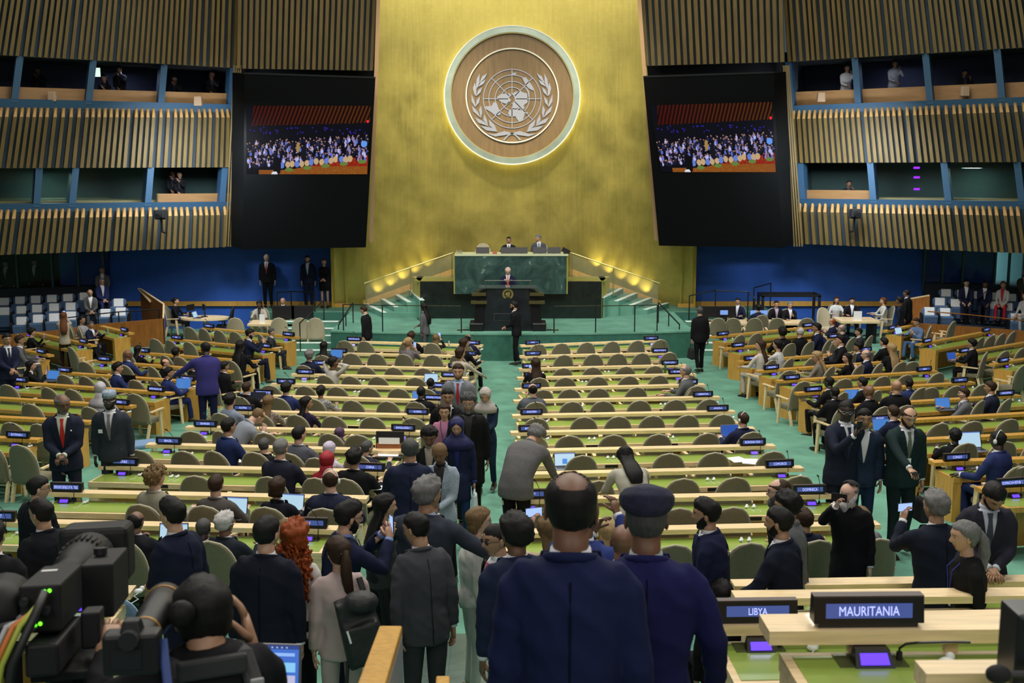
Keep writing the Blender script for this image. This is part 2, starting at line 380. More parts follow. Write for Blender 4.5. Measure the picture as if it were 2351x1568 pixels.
# ================================================================= rostrum
M_gmarble = bpy.data.materials.new('green_marble'); M_gmarble.use_nodes = True
def marble_nodes(m, base, vein, dark):
    nt = m.node_tree; b = nt.nodes['Principled BSDF']; L = nt.links.new; N_ = nt.nodes.new
    tc = N_('ShaderNodeTexCoord'); n = N_('ShaderNodeTexNoise'); n.inputs['Scale'].default_value = 1.6; n.inputs['Detail'].default_value = 10; n.inputs['Distortion'].default_value = 2.2; L(tc.outputs['Object'], n.inputs[0])
    r = N_('ShaderNodeValToRGB'); L(n.outputs[0], r.inputs[0]); e = r.color_ramp.elements
    e[0].position = .3; e[0].color = (*dark, 1); e[1].position = .66; e[1].color = (*base, 1)
    k = e.new(.70); k.color = (*vein, 1); k = e.new(.73); k.color = (*base, 1); k = e.new(.5); k.color = tuple((a + c) / 2 for a, c in zip(base, dark)) + (1,)
    sp = N_('ShaderNodeSeparateXYZ'); cb = N_('ShaderNodeCombineXYZ'); L(tc.outputs['Object'], sp.inputs[0]); L(sp.outputs[0], cb.inputs[0]); L(sp.outputs[2], cb.inputs[1])
    br = N_('ShaderNodeTexBrick'); br.offset = 0; br.inputs['Scale'].default_value = 1; br.inputs['Brick Width'].default_value = .58; br.inputs['Row Height'].default_value = .42; br.inputs['Mortar Size'].default_value = .004
    br.inputs['Color1'].default_value = (1, 1, 1, 1); br.inputs['Color2'].default_value = (.55, .6, .6, 1); br.inputs['Mortar'].default_value = (.5, .5, .5, 1); L(cb.outputs[0], br.inputs[0])
    mx = N_('ShaderNodeMix'); mx.data_type = 'RGBA'; mx.blend_type = 'MULTIPLY'; mx.inputs[0].default_value = .7; L(r.outputs[0], mx.inputs[6]); L(br.outputs[0], mx.inputs[7]); L(mx.outputs[2], b.inputs['Base Color'])
    b.inputs['Roughness'].default_value = .25
marble_nodes(M_gmarble, (.055, .115, .10), (.30, .38, .36), (.018, .045, .045))
def box2(b, x0, x1, y0, y1, z0, z1, m=None): return b.box(((x0 + x1) / 2, (y0 + y1) / 2, (z0 + z1) / 2), (x1 - x0, y1 - y0, z1 - z0), m)
t = empty('rostrum', (0, 0, 0)); tag(t, 'green marble high rostrum desk behind the speaker with black marble counters at both sides', 'rostrum')
xL, xR = atY(1044, 600, 36.6).x, atY(1301, 600, 36.6).x
zt = atY(1170, 584, 36.6).z; zb = atY(1170, 675, 36.6).z
box2(MB(), xL, xR, 36.6, 36.75, zb, zt - .02, M_gmarble).build('marble_front', t)
b = MB(); box2(b, xL, xR + .05, 36.58, 37.5, zt - .05, zt, mat('pale_desk_top', (.55, .6, .4), .4)); b.build('desk_top', t)
b = MB(); box2(b, xR, xR + .04, 36.62, 38.6, zb, zt - .05, mat('ochre_panel', (.33, .30, .06), .5)); box2(b, xL - .04, xL, 36.62, 38.6, zb, zt - .05, MATS['ochre_panel']); b.build('side_panel', t)
x0, x1 = atY(964.7, 690, 37).x, atY(1381, 690, 37).x; zk = atY(1170, 646, 37).z
b = MB(); box2(b, x0, x1, 37, 37.2, SZ, zk, M_blackmarble)
b.build('black_counter_front', t)
b = MB(); b.hexa([(x1, 37.2, SZ), (x1 + .0, 37, SZ), (x1 + .38, 38.6, SZ), (x1, 38.6, SZ)], [(x1, 37.2, zk), (x1, 37, zk), (x1 + .38, 38.6, zk), (x1, 38.6, zk)], MATS['ochre_panel'])
b.hexa([(x0, 37, SZ), (x0, 37.2, SZ), (x0, 38.6, SZ), (x0 - .38, 38.6, SZ)], [(x0, 37, zk), (x0, 37.2, zk), (x0, 38.6, zk), (x0 - .38, 38.6, zk)], MATS['ochre_panel'])
box2(b, x0 - .2, x1 + .2, 37.2, 38.6, zk - .06, zk, mat('olive_top', (.16, .17, .035), .5)); b.build('counter_side', t)
b = MB(); box2(b, x0, x1, 38.0, 40.4, 1.2, 1.72, M_riser); b.build('rostrum_floor', t)
# ================================================================= podium
def podium():
    t = empty('podium', (atY(1166, 700, 34.3).x, 34.3, SZ)); tag(t, 'black marble speaker podium with gold seal at the front of the stage', 'podium')
    m = mat('podium_marble', (.012, .014, .02), .25, noise=.5, nscale=3)
    zt = atY(1166, 662, 34.3).z - SZ
    b = MB(); b.hexa([(-.72, 0, 0), (.72, 0, 0), (.72, .9, 0), (-.72, .9, 0)], [(-.62, .0, zt), (.62, .0, zt), (.62, .7, zt), (-.62, .7, zt)], m); b.build('front_slab', t, bevel=.01)
    for s in (-1, 1):
        b = MB(); b.hexa([(s * .72, .05, 0), (s * 1.02, .12, 0), (s * 1.02, 1.0, 0), (s * .72, 1.0, 0)][::s], [(s * .62, .05, zt - .05), (s * .92, .12, zt - .12), (s * .92, .9, zt - .12), (s * .62, .9, zt - .05)][::s], mat('podium_side', (.006, .006, .008), .35)); b.build('side_wing', t)
        b = MB()
        for k in range(2): b.box((s * .85, -.01, zt - .17 - .24 * k), (.42 + .05 * k, .12, .09), mat('podium_brass_band', (.10, .085, .03), .4, .5))
        b.build('side_band', t)
        MB().box((s * .92, .3, .12), (.42, .75, .24), MATS['podium_side']).build('side_foot', t, bevel=.03)
    MB().box((0, .3, zt + .015), (1.7, .7, .03), mat('podium_top', (.05, .07, .07), .2)).build('top', t)
    seal = mat('podium_seal_gold', (.5, .40, .14), .35, .7)
    c = Vector((0, -.012, zt - .17)); b = MB()
    n = 40; R0, R1 = .115, .15
    for i in range(n):
        a0 = math.radians(-60) + math.radians(300) * i / n; a1 = math.radians(-60) + math.radians(300) * (i + .8) / n
        p = lambda r, a: c + Vector((r * math.cos(a), 0, r * math.sin(a)))
        b.prism([p(R0, a0), p(R1 + .02, a0 + .02), p(R1, a1), p(R0, a1)], (0, .012, 0), seal)
    for r in (.095, .06, .03):
        b.tube([c + Vector((r * math.cos(2 * math.pi * i / 24), 0, r * math.sin(2 * math.pi * i / 24))) for i in range(25)], .004, 4, seal)
    for poly in ([(-.08, .0), (-.02, .05), (.0, .0), (-.04, -.04)], [(.0, .05), (.06, .05), (.05, -.02), (.01, .0)], [(.0, -.02), (.05, -.03), (.03, -.08), (.01, -.06)]):
        b.prism([c + Vector((x, -.002, z)) for x, z in poly], (0, .012, 0), seal)
    b.build('seal', t)
    b = MB(); b.box((-.1, -.008, zt - .85), (.62, .01, .22), mat('plaque_edge', (.06, .06, .055), .3)); b.box((-.1, -.014, zt - .85), (.59, .01, .19), m); b.build('plaque', t)
    b = MB()
    for s in (-.3, .3): b.tube([(s * .35, .25, zt), (s * .3, .2, zt + .18), (s * .2, .12, zt + .26)], .008, 5, M_black)
    b.build('microphone', t)
    b = MB(); b.tube([(-.68, .1, zt + .22), (.68, .1, zt + .22)], .012, 5, M_chrome); b.tube([(-.66, .1, zt), (-.66, .1, zt + .22)], .01, 5, M_chrome); b.tube([(.66, .1, zt), (.66, .1, zt + .22)], .01, 5, M_chrome); b.build('reading_rail', t)
    for s in (-1, 1): MB().tube([(s * 1.15, .1, .02), (s * 1.3, .05, .03), (s * 1.5, .1, .015)], .02, 5, M_black).build('cable', t)
podium()
# stage rail: thin posts with a light top rail
def stage_rail(pxs, label):
    pts = [atY(x, 766, stage_edge(0) + .12) for x in pxs]; pts = [Vector((p.x, stage_edge(p.x) + .15, SZ)) for p in pts]
    t = empty('stage_railing', pts[0]); tag(t, label, 'railing'); o = pts[0]
    for p in pts: MB().tube([p - o, p - o + Vector((0, 0, .78))], .018, 6, M_black).build('post', t)
    MB().tube([p - o + Vector((0, 0, .78)) for p in pts], .014, 5, M_black).build('rail', t)
stage_rail([783, 876, 1059], 'thin black railing along the stage edge left of the podium')
stage_rail([1272, 1368, 1459, 1512], 'thin black railing along the stage edge right of the podium')
def stair_rail(px0, py0, px1, py1, y0, y1, label, n=3):
    a = atY(px0, py0, y0); c = atY(px1, py1, y1); t = empty('step_handrail', a); tag(t, label, 'railing')
    MB().tube([(0, 0, 0), c - a], .022, 6, M_black).build('rail', t)
    for i in range(n):
        p = (c - a) * (i / (n - 1)); MB().tube([p, p - Vector((0, 0, .85))], .018, 6, M_black).build('post', t)
stair_rail(777, 747, 810, 696, 34.6, 36.0, 'black handrail on the left stage steps beside the podium platform')
stair_rail(688, 742, 743, 690, 34.6, 36.6, 'black handrail on the outer side of the left stage steps')
stair_rail(1560, 745, 1512, 695, 34.6, 36.0, 'black handrail on the right stage steps beside the platform')
# ================================================================= blue walls
b = MB()
xa, xb = -15.5, -6.05
b.quad((xa, 40.2, SZ - .8), (xb, 40.2, SZ - .8), (xb, 40.2, 4.3), (xa, 40.2, 4.3), M_bluewall)
structure(b.build('wall_blue_left'))
b = MB(); b.quad((6.15, 40.2, 0), (16.5, 40.2, 0), (16.5, 40.2, 4.3), (6.15, 40.2, 4.3), M_bluewall); structure(b.build('wall_blue_right'))
b = MB(); box2(b, xa, -6.1, 40.1, 40.2, SZ, SZ + .16, M_oak); structure(b.build('baseboard_left'))
b = MB(); box2(b, 6.2, 16, 40.1, 40.2, SZ, SZ + .16, M_oak); structure(b.build('baseboard_right'))
# ================================================================= upper side walls
def wall_side(s):
    """s=-1 left, +1 right: slatted bands and two storeys of booths, each given by its four corners"""
    if s < 0:
        YI, YO = 39.0, 35.4    # inner and outer depth
        xi, xo = (549, 534), (75, -15)     # pixel columns: (at top y, at bottom y)
        bands_i = [-60, 157, 247, 250, 384, 470, 473, 566]; bands_o = [-60, 130, 235, 247, 386, 476, 481, 585]
        mull = [[(46, 33), (214, 203), (377, 369), (534, 530)], [(90, 84), (174, 165), (346, 339), (516, 509)]]
    else:
        YI, YO = 39.0, 35.4
        xi, xo = (1795, 1835), (2275, 2370)
        bands_i = [-60, 143, 250, 254, 374, 463, 466, 559]; bands_o = [-60, 113, 232, 236, 372, 470, 474, 582]
        mull = [[(1810, 1818), (1963, 1971), (2125, 2136), (2289, 2301)], [(1838, 1842), (1998, 2006), (2167, 2178), (2335, 2347)]]
    nm = 'left' if s < 0 else 'right'
    top_i, bot_i = bands_i[0], bands_i[-1]
    def edge_i(py): f = (py - top_i) / (bot_i - top_i); return atY(xi[0] + (xi[1] - xi[0]) * f, py, YI)
    def edge_o(py): f = (py - bands_o[0]) / (bands_o[-1] - bands_o[0]); return atY(xo[0] + (xo[1] - xo[0]) * f, py, YO)
    EI = [edge_i(p) for p in bands_i]; EO = [edge_o(p) for p in bands_o]
    # carry the wall on past the frame
    EX = [o + (o - i) * .35 for i, o in zip(EI, EO)]
    inward = Vector((-s * .5, -1, 0)).normalized()
    def P(k, u):   # u 0 inner .. 1 frame edge .. 1.35
        return EI[k] + (EO[k] - EI[k]) * u
    def slats(k0, k1, n, name, capped, phase=0):
        b = MB(); b.quad(P(k0, -.0), P(k0, 1.35), P(k1, 1.35), P(k1, -.0), M_backing)
        rnd = random.Random(k0 + 5 * (s + 1)); d = .17; i = 0; u = .008
        while u < 1.34:
            w = .0150; g = rnd.choice([.0262, .0262, .0262, .034])
            A, B_ = P(k0, u), P(k1, u); A2, B2 = P(k0, u + w), P(k1, u + w); ap, bp = (A + A2) / 2 + inward * d, (B_ + B2) / 2 + inward * d
            fa = A + inward * d; fb = B_ + inward * d; f2 = A2 + inward * d; g2 = B2 + inward * d
            if capped:   # top of the fin is cut to a point
                dn = (B_ - A).normalized()
                fa = fa + dn * .28; f2 = f2 + dn * .28; mid = (A + A2) / 2 + inward * (d * .5)
                b.add([A, A2, B2, B_, fa, f2, g2, fb, mid], [(4, 5, 6, 7), (0, 4, 7, 3), (1, 2, 6, 5), (3, 7, 6, 2)], M_slat)
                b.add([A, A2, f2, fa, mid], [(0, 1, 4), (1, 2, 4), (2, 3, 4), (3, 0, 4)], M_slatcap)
            else:
                b.add([A, A2, B2, B_, fa, f2, g2, fb], [(4, 5, 6, 7), (0, 4, 7, 3), (1, 2, 6, 5), (3, 7, 6, 2), (0, 1, 5, 4)], M_slat)
            u += g
        structure(b.build('wall_%s_%s' % (name, nm)))
    slats(0, 1, 38, 'slats_upper', False); slats(3, 4, 38, 'slats_middle', True); slats(6, 7, 38, 'slats_lower', True)
    # booth storeys: sill ledges, mullions, floor, rear wall, timber parapet
    for st, (k0, k1) in enumerate(((1, 2), (4, 5))):
        b = MB(); out = Vector((s * .5, 1, 0)).normalized() * 2.4
        a, c, e, g = P(k0, 0), P(k0, 1.35), P(k1, 1.35), P(k1, 0)
        rear = mat('booth_rear_%d' % st, ((.02, .025, .05), (.028, .06, .055))[st], .8)
        b.quad(a + out, c + out, e + out, g + out, rear); b.quad(g, e, e + out, g + out, M_dark); b.quad(a, c, c + out, a + out, M_dark)
        b.quad(a, g, g + out, a + out, rear)
        structure(b.build('wall_booth_%s_%s' % (('upper', 'lower')[st], nm)))
        b = MB()
        dv = (P(k1, 0) - P(k0, 0)).normalized()
        b.hexa([g + dv * .16, e + dv * .16, e + dv * .16 - inward * .25, g + dv * .16 - inward * .25], [g - dv * .1 + inward * .08, e - dv * .1 + inward * .08, e - dv * .1 - inward * .25, g - dv * .1 - inward * .25], M_bluetrim)
        for xt, xbm in mull[st]:
            def find(k, px):
                lo, hi = -.3, 1.35
                for _ in range(40):
                    m_ = (lo + hi) / 2; q = proj(P(k, m_))[0]
                    if (q - px) * s > 0: hi = m_
                    else: lo = m_
                return P(k, lo)
            tp, bt = find(k0, xt), find(k1, xbm); w = (P(k0, 1) - P(k0, 0)).normalized() * .1
            b.hexa([bt - w - inward * .5, bt + w - inward * .5, bt + w + inward * .06, bt - w + inward * .06], [tp - w - inward * .5, tp + w - inward * .5, tp + w + inward * .06, tp - w + inward * .06], M_bluetrim)
        structure(b.build('trim_booth_%s_%s' % (('upper', 'lower')[st], nm)))
        ks = [0.0] + [None]
        fr = (.37, .30)[st]
        b = MB(); inn = -inward * .3
        for u0, u1 in (((0, 1.35),) if st == 0 else ((0, .34),)):
            q0, q1 = P(k1, u0) + inn, P(k1, u1) + inn; up = (P(k0, 0) - P(k1, 0)) * fr
            b.prism([q0, q1, q1 + up, q0 + up], -inward * .06, mat('booth_parapet_wood', (.27, .145, .052), .5, noise=.15, nscale=2, stretch=(1, 1, 5)))
        structure(b.build('trim_parapet_%s_%s' % (('upper', 'lower')[st], nm)))
        if st == 1:
            b = MB(); q0, q1, q2, q3 = P(k1, .34), P(k1, 1.35), P(k0, 1.35), P(k0, .34)
            b.quad(q0 - inward * .1, q1 - inward * .1, q2 - inward * .1, q3 - inward * .1, mat('booth_glass', (.5, .8, .75), .06, trans=1., alpha=.35, spec=.8))
            structure(b.build('window_1' if s < 0 else 'window_2'))
            b = MB(); up = (P(k0, 0) - P(k1, 0)) * .12
            b.prism([P(k1, .34) - inward * .6, P(k1, 1.35) - inward * .6, P(k1, 1.35) - inward * .6 + up, P(k1, .34) - inward * .6 + up], -inward * .5, mat('booth_desk', (.30, .26, .12), .5))
            structure(b.build('trim_booth_desk_' + nm))
    area('booth_lamp', P(1, .5) + Vector((s * .7, 1.4, -.15)), .5, 10, (.6, .7, 1))
    area('booth_lamp', P(4, .8) + Vector((s * .7, 1.4, -.15)), .5, 16, (.7, 1, .9))
    # infill between the booths and the screen, and the panel over the screen
    b = MB(); g0, g1 = (549, 866) if s < 0 else (1484, 1795)
    def q(px, py, Y=38.6): return atY(px, py, Y)
    yb = lambda px: 160 if s < 0 else 148
    x_in_t, x_in_b = (873, 866) if s < 0 else (1463, 1476)
    A, B_, Cc, D = q(min(g0, x_in_t), -60), q(max(g0, x_in_t) if s < 0 else 1795, -60), None, None
    b2 = MB(); n = 24 if s < 0 else 22
    L0, L1 = (549, 871) if s < 0 else (1465, 1797)
    M0, M1 = (545, 862) if s < 0 else (1478, 1802)
    yl, yr = (158, 163) if s < 0 else (152, 143)
    b2.quad(q(L0, -60), q(L1, -60), q(M1, yr), q(M0, yl), M_backing)
    for i in range(n):
        f = (i + .12) / n; f2 = (i + .12 + .58) / n
        pts = []
        for ff in (f, f2): pts += [q(L0 + (L1 - L0) * ff, -60), q(M0 + (M1 - M0) * ff, yl + (yr - yl) * ff)]
        dv = Vector((0, -.16, 0))
        b2.hexa([pts[1], pts[3], pts[3] + dv, pts[1] + dv], [pts[0], pts[2], pts[2] + dv, pts[0] + dv], M_slat)
    structure(b2.build('wall_slats_over_screen_' + nm))
    b = MB(); (e0, e1, e2, e3) = (528, 862, 836, 528) if s < 0 else (1482, 1832, 1832, 1524); b.quad(q(e0, 120, 39.3), q(e1, 120, 39.3), q(e2, 560, 39.3), q(e3, 560, 39.3), M_dark); structure(b.build('wall_behind_screen_' + nm))
    # narrow slats between booth and screen
    b = MB()
    for i in range(4):
        if s < 0: xt, xb_ = 536 + i * 5, 516 + i * 6
        else: xt, xb_ = 1797 + i * 4, 1822 + i * 6
        b.hexa([q(xb_, 566, 38.5), q(xb_ + 3.5, 566, 38.5), q(xb_ + 3.5, 566, 38.7), q(xb_, 566, 38.7)], [q(xt, 150, 38.5), q(xt + 3.5, 150, 38.5), q(xt + 3.5, 150, 38.7), q(xt, 150, 38.7)], M_slat)
    structure(b.build('trim_narrow_slats_' + nm))
    # edge board against the gold wall
    b = MB()
    if s < 0: e = [(866, -60, 875), (848, 556, 856)]
    else: e = [(1459, -60, 1468), (1503, 552, 1511)]
    (x0, y0, x0b), (x1, y1, x1b) = e
    b.hexa([q(x1, y1, 37.6), q(x1b, y1, 37.6), q(x1b, y1, 38.9), q(x1, y1, 38.9)], [q(x0, y0, 37.6), q(x0b, y0, 37.6), q(x0b, y0, 38.9), q(x0, y0, 38.9)], mat('edge_board', (.33, .20, .10), .6))
    structure(b.build('trim_edge_board_' + nm))
    # soffit under the slatted wall so that no gap shows over the blue wall
    b = MB(); b.quad(P(7, 0), P(7, 1.35), P(7, 1.35) + Vector((s * 1.5, 3, .0)), P(7, 0) + Vector((s * .3, 3, 0)), M_dark)
    structure(b.build('ceiling_soffit_' + nm))
wall_side(-1); wall_side(1)
# ================================================================= video screens
def screen(px, cont, side, label):
    """px: TL TR BR BL of the face; cont: the lit picture on it"""
    YT, YB = 36.6, 37.4
    f = [atY(px[0][0], px[0][1], YT), atY(px[1][0], px[1][1], YT), atY(px[2][0], px[2][1], YB), atY(px[3][0], px[3][1], YB)]
    o0 = (f[0] + f[1] + f[2] + f[3]) / 4; t = empty('video_screen', o0); tag(t, label, 'screen')
    L = [p - o0 for p in f]; nrm = (L[1] - L[0]).cross(L[3] - L[0]).normalized()
    if nrm.y > 0: nrm = -nrm
    back = -nrm * .55 + Vector((side * .5, 0, 0))
    b = MB(); b.hexa([L[3], L[2], L[2] + back, L[3] + back], [L[0], L[1], L[1] + back, L[0] + back], mat('screen_black', (.003, .0035, .004), .5, spec=.08)); b.build('housing', t)
    b = MB(); b.hexa([L[0] + (0 * nrm), L[1], L[1] + nrm * .02, L[0] + nrm * .02], [p + (L[0] - L[3]).normalized() * .05 for p in (L[0], L[1], L[1] + nrm * .02, L[0] + nrm * .02)], M_black)
    b.build('top_edge', t)
    # picture plane on the face
    def onface(x, y):
        d = ray(x, y); c0 = Vector((0, 0, CAMZ)); k = (o0 + nrm * .012 - c0).dot(nrm) / d.dot(nrm); return c0 + d * k - o0
    c4 = [onface(*p) for p in cont]; nx, ny = 225, 126
    rnd = np.random.RandomState(3); img = np.zeros((ny, nx, 3))
    for j in range(ny):
        for i in range(nx):
            u, v = i / nx, j / ny; c = (.004, .004, .008)
            lim = .29 - .05 * u
            if v < lim and u > .06 - v * .1:
                st = ((i + j * .35) % 7) < 3; c = (.055 + .02 * u, .022 * (u + .2), .005) if st else (.012, .002, .002)
            elif v > .93 - .22 * max(0, u - .35) / .65 and u > .10: c = ((.26, .015, .006) if v < .88 else (.24, .07, .01)) if rnd.rand() > .06 else (.3, .16, .04)
            img[j, i] = c
    def dot(u, v, r, c, sy=1.0):
        r *= 1.5
        x0, y0 = u * nx, v * ny
        for j in range(max(0, int(y0 - r * sy)), min(ny, int(y0 + r * sy) + 1)):
            for i in range(max(0, int(x0 - r)), min(nx, int(x0 + r) + 1)):
                if ((i - x0) / r) ** 2 + ((j - y0) / (r * sy)) ** 2 < 1: img[j, i] = c
    for k in range(330):
        u = rnd.rand(); v = .42 + .34 * rnd.rand() + .10 * (1 - u)
        col = [(.45, .45, .8), (.10, .15, .55), (.01, .01, .03), (.01, .01, .02), (.25, .2, .42), (.02, .02, .06), (.01, .01, .02)][rnd.randint(7)]
        dot(u, v + .03, 1.5, col, 1.7); dot(u, v - .012, .8, (.38, .22, .19))
    for k in range(40): dot(rnd.rand(), .3 + .1 * rnd.rand(), .8, (.03, .02, .35))
    for k in range(16): dot(.25 + .04 * k + .01 * rnd.rand(), .86 - .007 * k + .02 * rnd.rand(), 3.0, [(.55, .36, .18), (.12, .2, .6), (.5, .35, .2)][k % 3], 1.3)
    for k in range(5): dot(.35 + .15 * k, .93 - .03 * k, 5, (.12, .2, .04), .5)
    dot(.25, .88, 5, (.004, .004, .006), 2.4); dot(.23, 1.0, 4, (.7, .7, .75)); dot(.47, .70, 3.5, (.008, .008, .012), 2.6); dot(.42, .60, 2.2, (.35, .22, .06), 3)
    dot(.98, .22, 1.6, (1, .02, .05)); dot(.96, .55, 4, (.12, .3, .8))
    me = bpy.data.meshes.new('picture'); vs = []; fs = []
    for j in range(ny + 1):
        for i in range(nx + 1):
            u, v = i / nx, j / ny
            vs.append(tuple((c4[0] * (1 - u) + c4[1] * u) * (1 - v) + (c4[3] * (1 - u) + c4[2] * u) * v))
    for j in range(ny):
        for i in range(nx): a = j * (nx + 1) + i; fs.append((a, a + nx + 1, a + nx + 2, a + 1))
    me.from_pydata(vs, [], fs); ca = me.color_attributes.new('Col', 'FLOAT_COLOR', 'CORNER')
    arr = np.repeat(np.concatenate([img.reshape(-1, 3), np.ones((nx * ny, 1))], 1), 4, axis=0).astype(np.float32); ca.data.foreach_set('color', arr.ravel())
    m = MATS.get('screen_picture')
    if not m:
        m = bpy.data.materials.new('screen_picture'); m.use_nodes = True; nt = m.node_tree; bs = nt.nodes['Principled BSDF']; at = nt.nodes.new('ShaderNodeAttribute'); at.attribute_name = 'Col'
        nt.links.new(at.outputs['Color'], bs.inputs['Emission Color']); bs.inputs['Emission Strength'].default_value = 1.0; bs.inputs['Base Color'].default_value = (0, 0, 0, 1); bs.inputs['Roughness'].default_value = .6; bs.inputs['Specular IOR Level'].default_value = .05; MATS['screen_picture'] = m
    me.materials.append(m); o = bpy.data.objects.new('picture', me); C.objects.link(o); o.parent = t
screen([(562, 170), (862, 180), (840, 568), (557, 573)], [(565, 243), (851, 243), (843, 400), (566, 400)], -1, 'tall black video screen left of the gold wall showing the audience')
screen([(1477, 178), (1776, 168), (1795, 569), (1513, 564)], [(1492, 242), (1772, 234), (1781, 395), (1518, 395)], 1, 'tall black video screen right of the gold wall showing the audience')
# ================================================================= chairs
def shell_mb(W=.265, z0=.36, z1=.92, n=12, k=10, lean=.09, wrap=.07, th=.045, y0=-.24, p=2.3, f=.38):
    """upholstered shell back with an arched top: returns (shell, outline)"""
    def w(t): return W * (1 if t < f else max(0.0, 1 - ((t - f) / (1 - f)) ** p) ** (1 / p))
    def pt(i, j, off):
        t = j / k; t = 1 - (1 - t) ** 1.35; s = -1 + 2 * i / n
        x = s * w(t); y = y0 - lean * t + wrap * (x / W) ** 2 + off; return (x, y, z0 + (z1 - z0) * t)
    b = MB(); g = []
    for off in (0, -th):
        for j in range(k + 1):
            for i in range(n + 1): g.append(pt(i, j, off))
    q = (n + 1) * (k + 1); fs = []
    for j in range(k):
        for i in range(n):
            a = j * (n + 1) + i; fs.append((a + 1, a, a + n + 1, a + n + 2)); fs.append((q + a, q + a + 1, q + a + n + 2, q + a + n + 1))
    for j in range(k):
        a = j * (n + 1); fs.append((a, q + a, q + a + n + 1, a + n + 1)); a = a + n; fs.append((a + n + 1, q + a + n + 1, q + a, a))
    for i in range(n): fs.append((i + 1, q + i + 1, q + i, i))
    b.add(g, fs)
    out = [Vector(pt(0, j, -th / 2)) for j in range(k + 1)] + [Vector(pt(n, j, -th / 2)) for j in range(k - 1, -1, -1)]
    return b, out
def make_chair(name, mback, mseat, wood, z1=.92, arms=True, mpipe=None, W=.265):
    t = empty(name)
    b, out = shell_mb(W=W, z1=z1); sb_ = b.build('shell_back', t, smooth=True, m=mback)
    MB().tube(out, .013, 5, mpipe or M_piping).build('piping', sb_, smooth=True)
    MB().box((0, .0, .405), (W * 1.9, .5, .1), mseat).build('seat', t, bevel=.03)
    if arms:
        for s in (-1, 1):
            MB().hexa([(s * (W + .015) - .028, -.2, .60), (s * (W + .015) + .028, -.2, .60), (s * (W + .03) + .03, .2, .62), (s * (W + .03) - .03, .2, .62)],
                      [(s * (W + .015) - .028, -.2, .625), (s * (W + .015) + .028, -.2, .625), (s * (W + .03) + .03, .2, .645), (s * (W + .03) - .03, .2, .645)], wood).build('armrest', t)
    for s in (-1, 1):
        b = MB(); b.hexa([(s * W - .02, .14, 0), (s * W + .02, .14, 0), (s * W + .02, .19, 0), (s * W - .02, .19, 0)],
                         [(s * (W + .01) - .02, .08, .6 if arms else .38), (s * (W + .01) + .02, .08, .6 if arms else .38), (s * (W + .01) + .02, .15, .6 if arms else .38), (s * (W + .01) - .02, .15, .6 if arms else .38)], wood); b.build('leg', t)
        b = MB(); b.hexa([(s * (W - .03) - .02, -.32, 0), (s * (W - .03) + .02, -.32, 0), (s * (W - .03) + .02, -.27, 0), (s * (W - .03) - .02, -.27, 0)],
                         [(s * (W - .02) - .02, -.22, .4), (s * (W - .02) + .02, -.22, .4), (s * (W - .02) + .02, -.16, .4), (s * (W - .02) - .02, -.16, .4)], wood); b.build('leg', t)
    return t
CH_A = make_chair('delegate_chair', M_olive, M_olive, M_maple, z1=1.01, W=.258)
CH_B = make_chair('armless_chair', M_blueseat, M_blueseat, M_maple, z1=.84, arms=False, mpipe=mat('blue_piping', (.3, .42, .6), .7))
CH_C = make_chair('high_backed_chair', M_beige, M_beige, M_maple, z1=1.06, arms=False)
def make_stool():
    t = empty('low_seat'); MB().box((0, 0, .41), (.46, .44, .09), M_blueseat).build('seat', t, bevel=.035, seg=3)
    for sx in (-1, 1):
        for sy in (-1, 1): MB().box((sx * .18, sy * .17, .19), (.035, .035, .38), M_maple).build('leg', t)
    return t
CH_D = make_stool()
kids_index([CH_A, CH_B, CH_C, CH_D]); USED = set()
PLACED = []
def put_chair(proto, loc, rz, label, group, cat='chair'):
    if group == 'occupied chairs':
        for q in PLACED:
            if (q.location - Vector(loc)).length < .52 and q.get('group') != group and q.name.split('.')[0] == proto.name.split('.')[0]:
                q.location = loc; q.rotation_euler = (0, 0, rz); tag(q, label, cat, group); return q
    o = _put(proto, loc, rz, label, group, cat); PLACED.append(o); return o
def _put(proto, loc, rz, label, group, cat='chair'):
    if proto.name in USED: o = copytree(proto)
    else: o = proto; USED.add(proto.name)
    o.location = loc; o.rotation_euler = (0, 0, rz); tag(o, label, cat, group); return o
# ================================================================= nameplates and consoles
M_plate = mat('sign_black', (.006, .006, .008), .35)
M_plscr = mat('sign_screen', (.01, .015, .05), .2, emit=(.055, .085, .27), estr=1.0)
M_pltxt = mat('sign_letters', (.2, .2, .5), .4, emit=(.42, .47, 1), estr=1.5)
M_conscr = mat('console_screen', (.02, .01, .1), .2, emit=(.13, .05, 1), estr=1.6)
M_wine = mat('cap_strip', (.06, .035, .035), .4)
def text_mesh(txt, w, h, m, name, parent, loc, condensed=.75):
    cu = bpy.data.curves.new('t', 'FONT'); cu.body = txt; cu.size = 1; cu.align_x = 'CENTER'; cu.align_y = 'CENTER'; cu.resolution_u = 3; cu.offset = 0
    o = bpy.data.objects.new('t', cu); me = baked(o)
    xs = [v.co.x for v in me.vertices]; ysv = [v.co.y for v in me.vertices]; cw = max(xs) - min(xs); chh = max(ysv) - min(ysv)
    s = h / chh; sx = s * condensed
    if cw * sx > w: sx = w / cw
    mx, my = (max(xs) + min(xs)) / 2, (max(ysv) + min(ysv)) / 2
    for v in me.vertices: v.co = Vector(((v.co.x - mx) * sx, 0, (v.co.y - my) * s))
    me.materials.clear(); me.materials.append(m); me.name = name
    q = bpy.data.objects.new(name, me); C.objects.link(q); q.parent = parent; q.location = loc; return q
PL_BODY = None
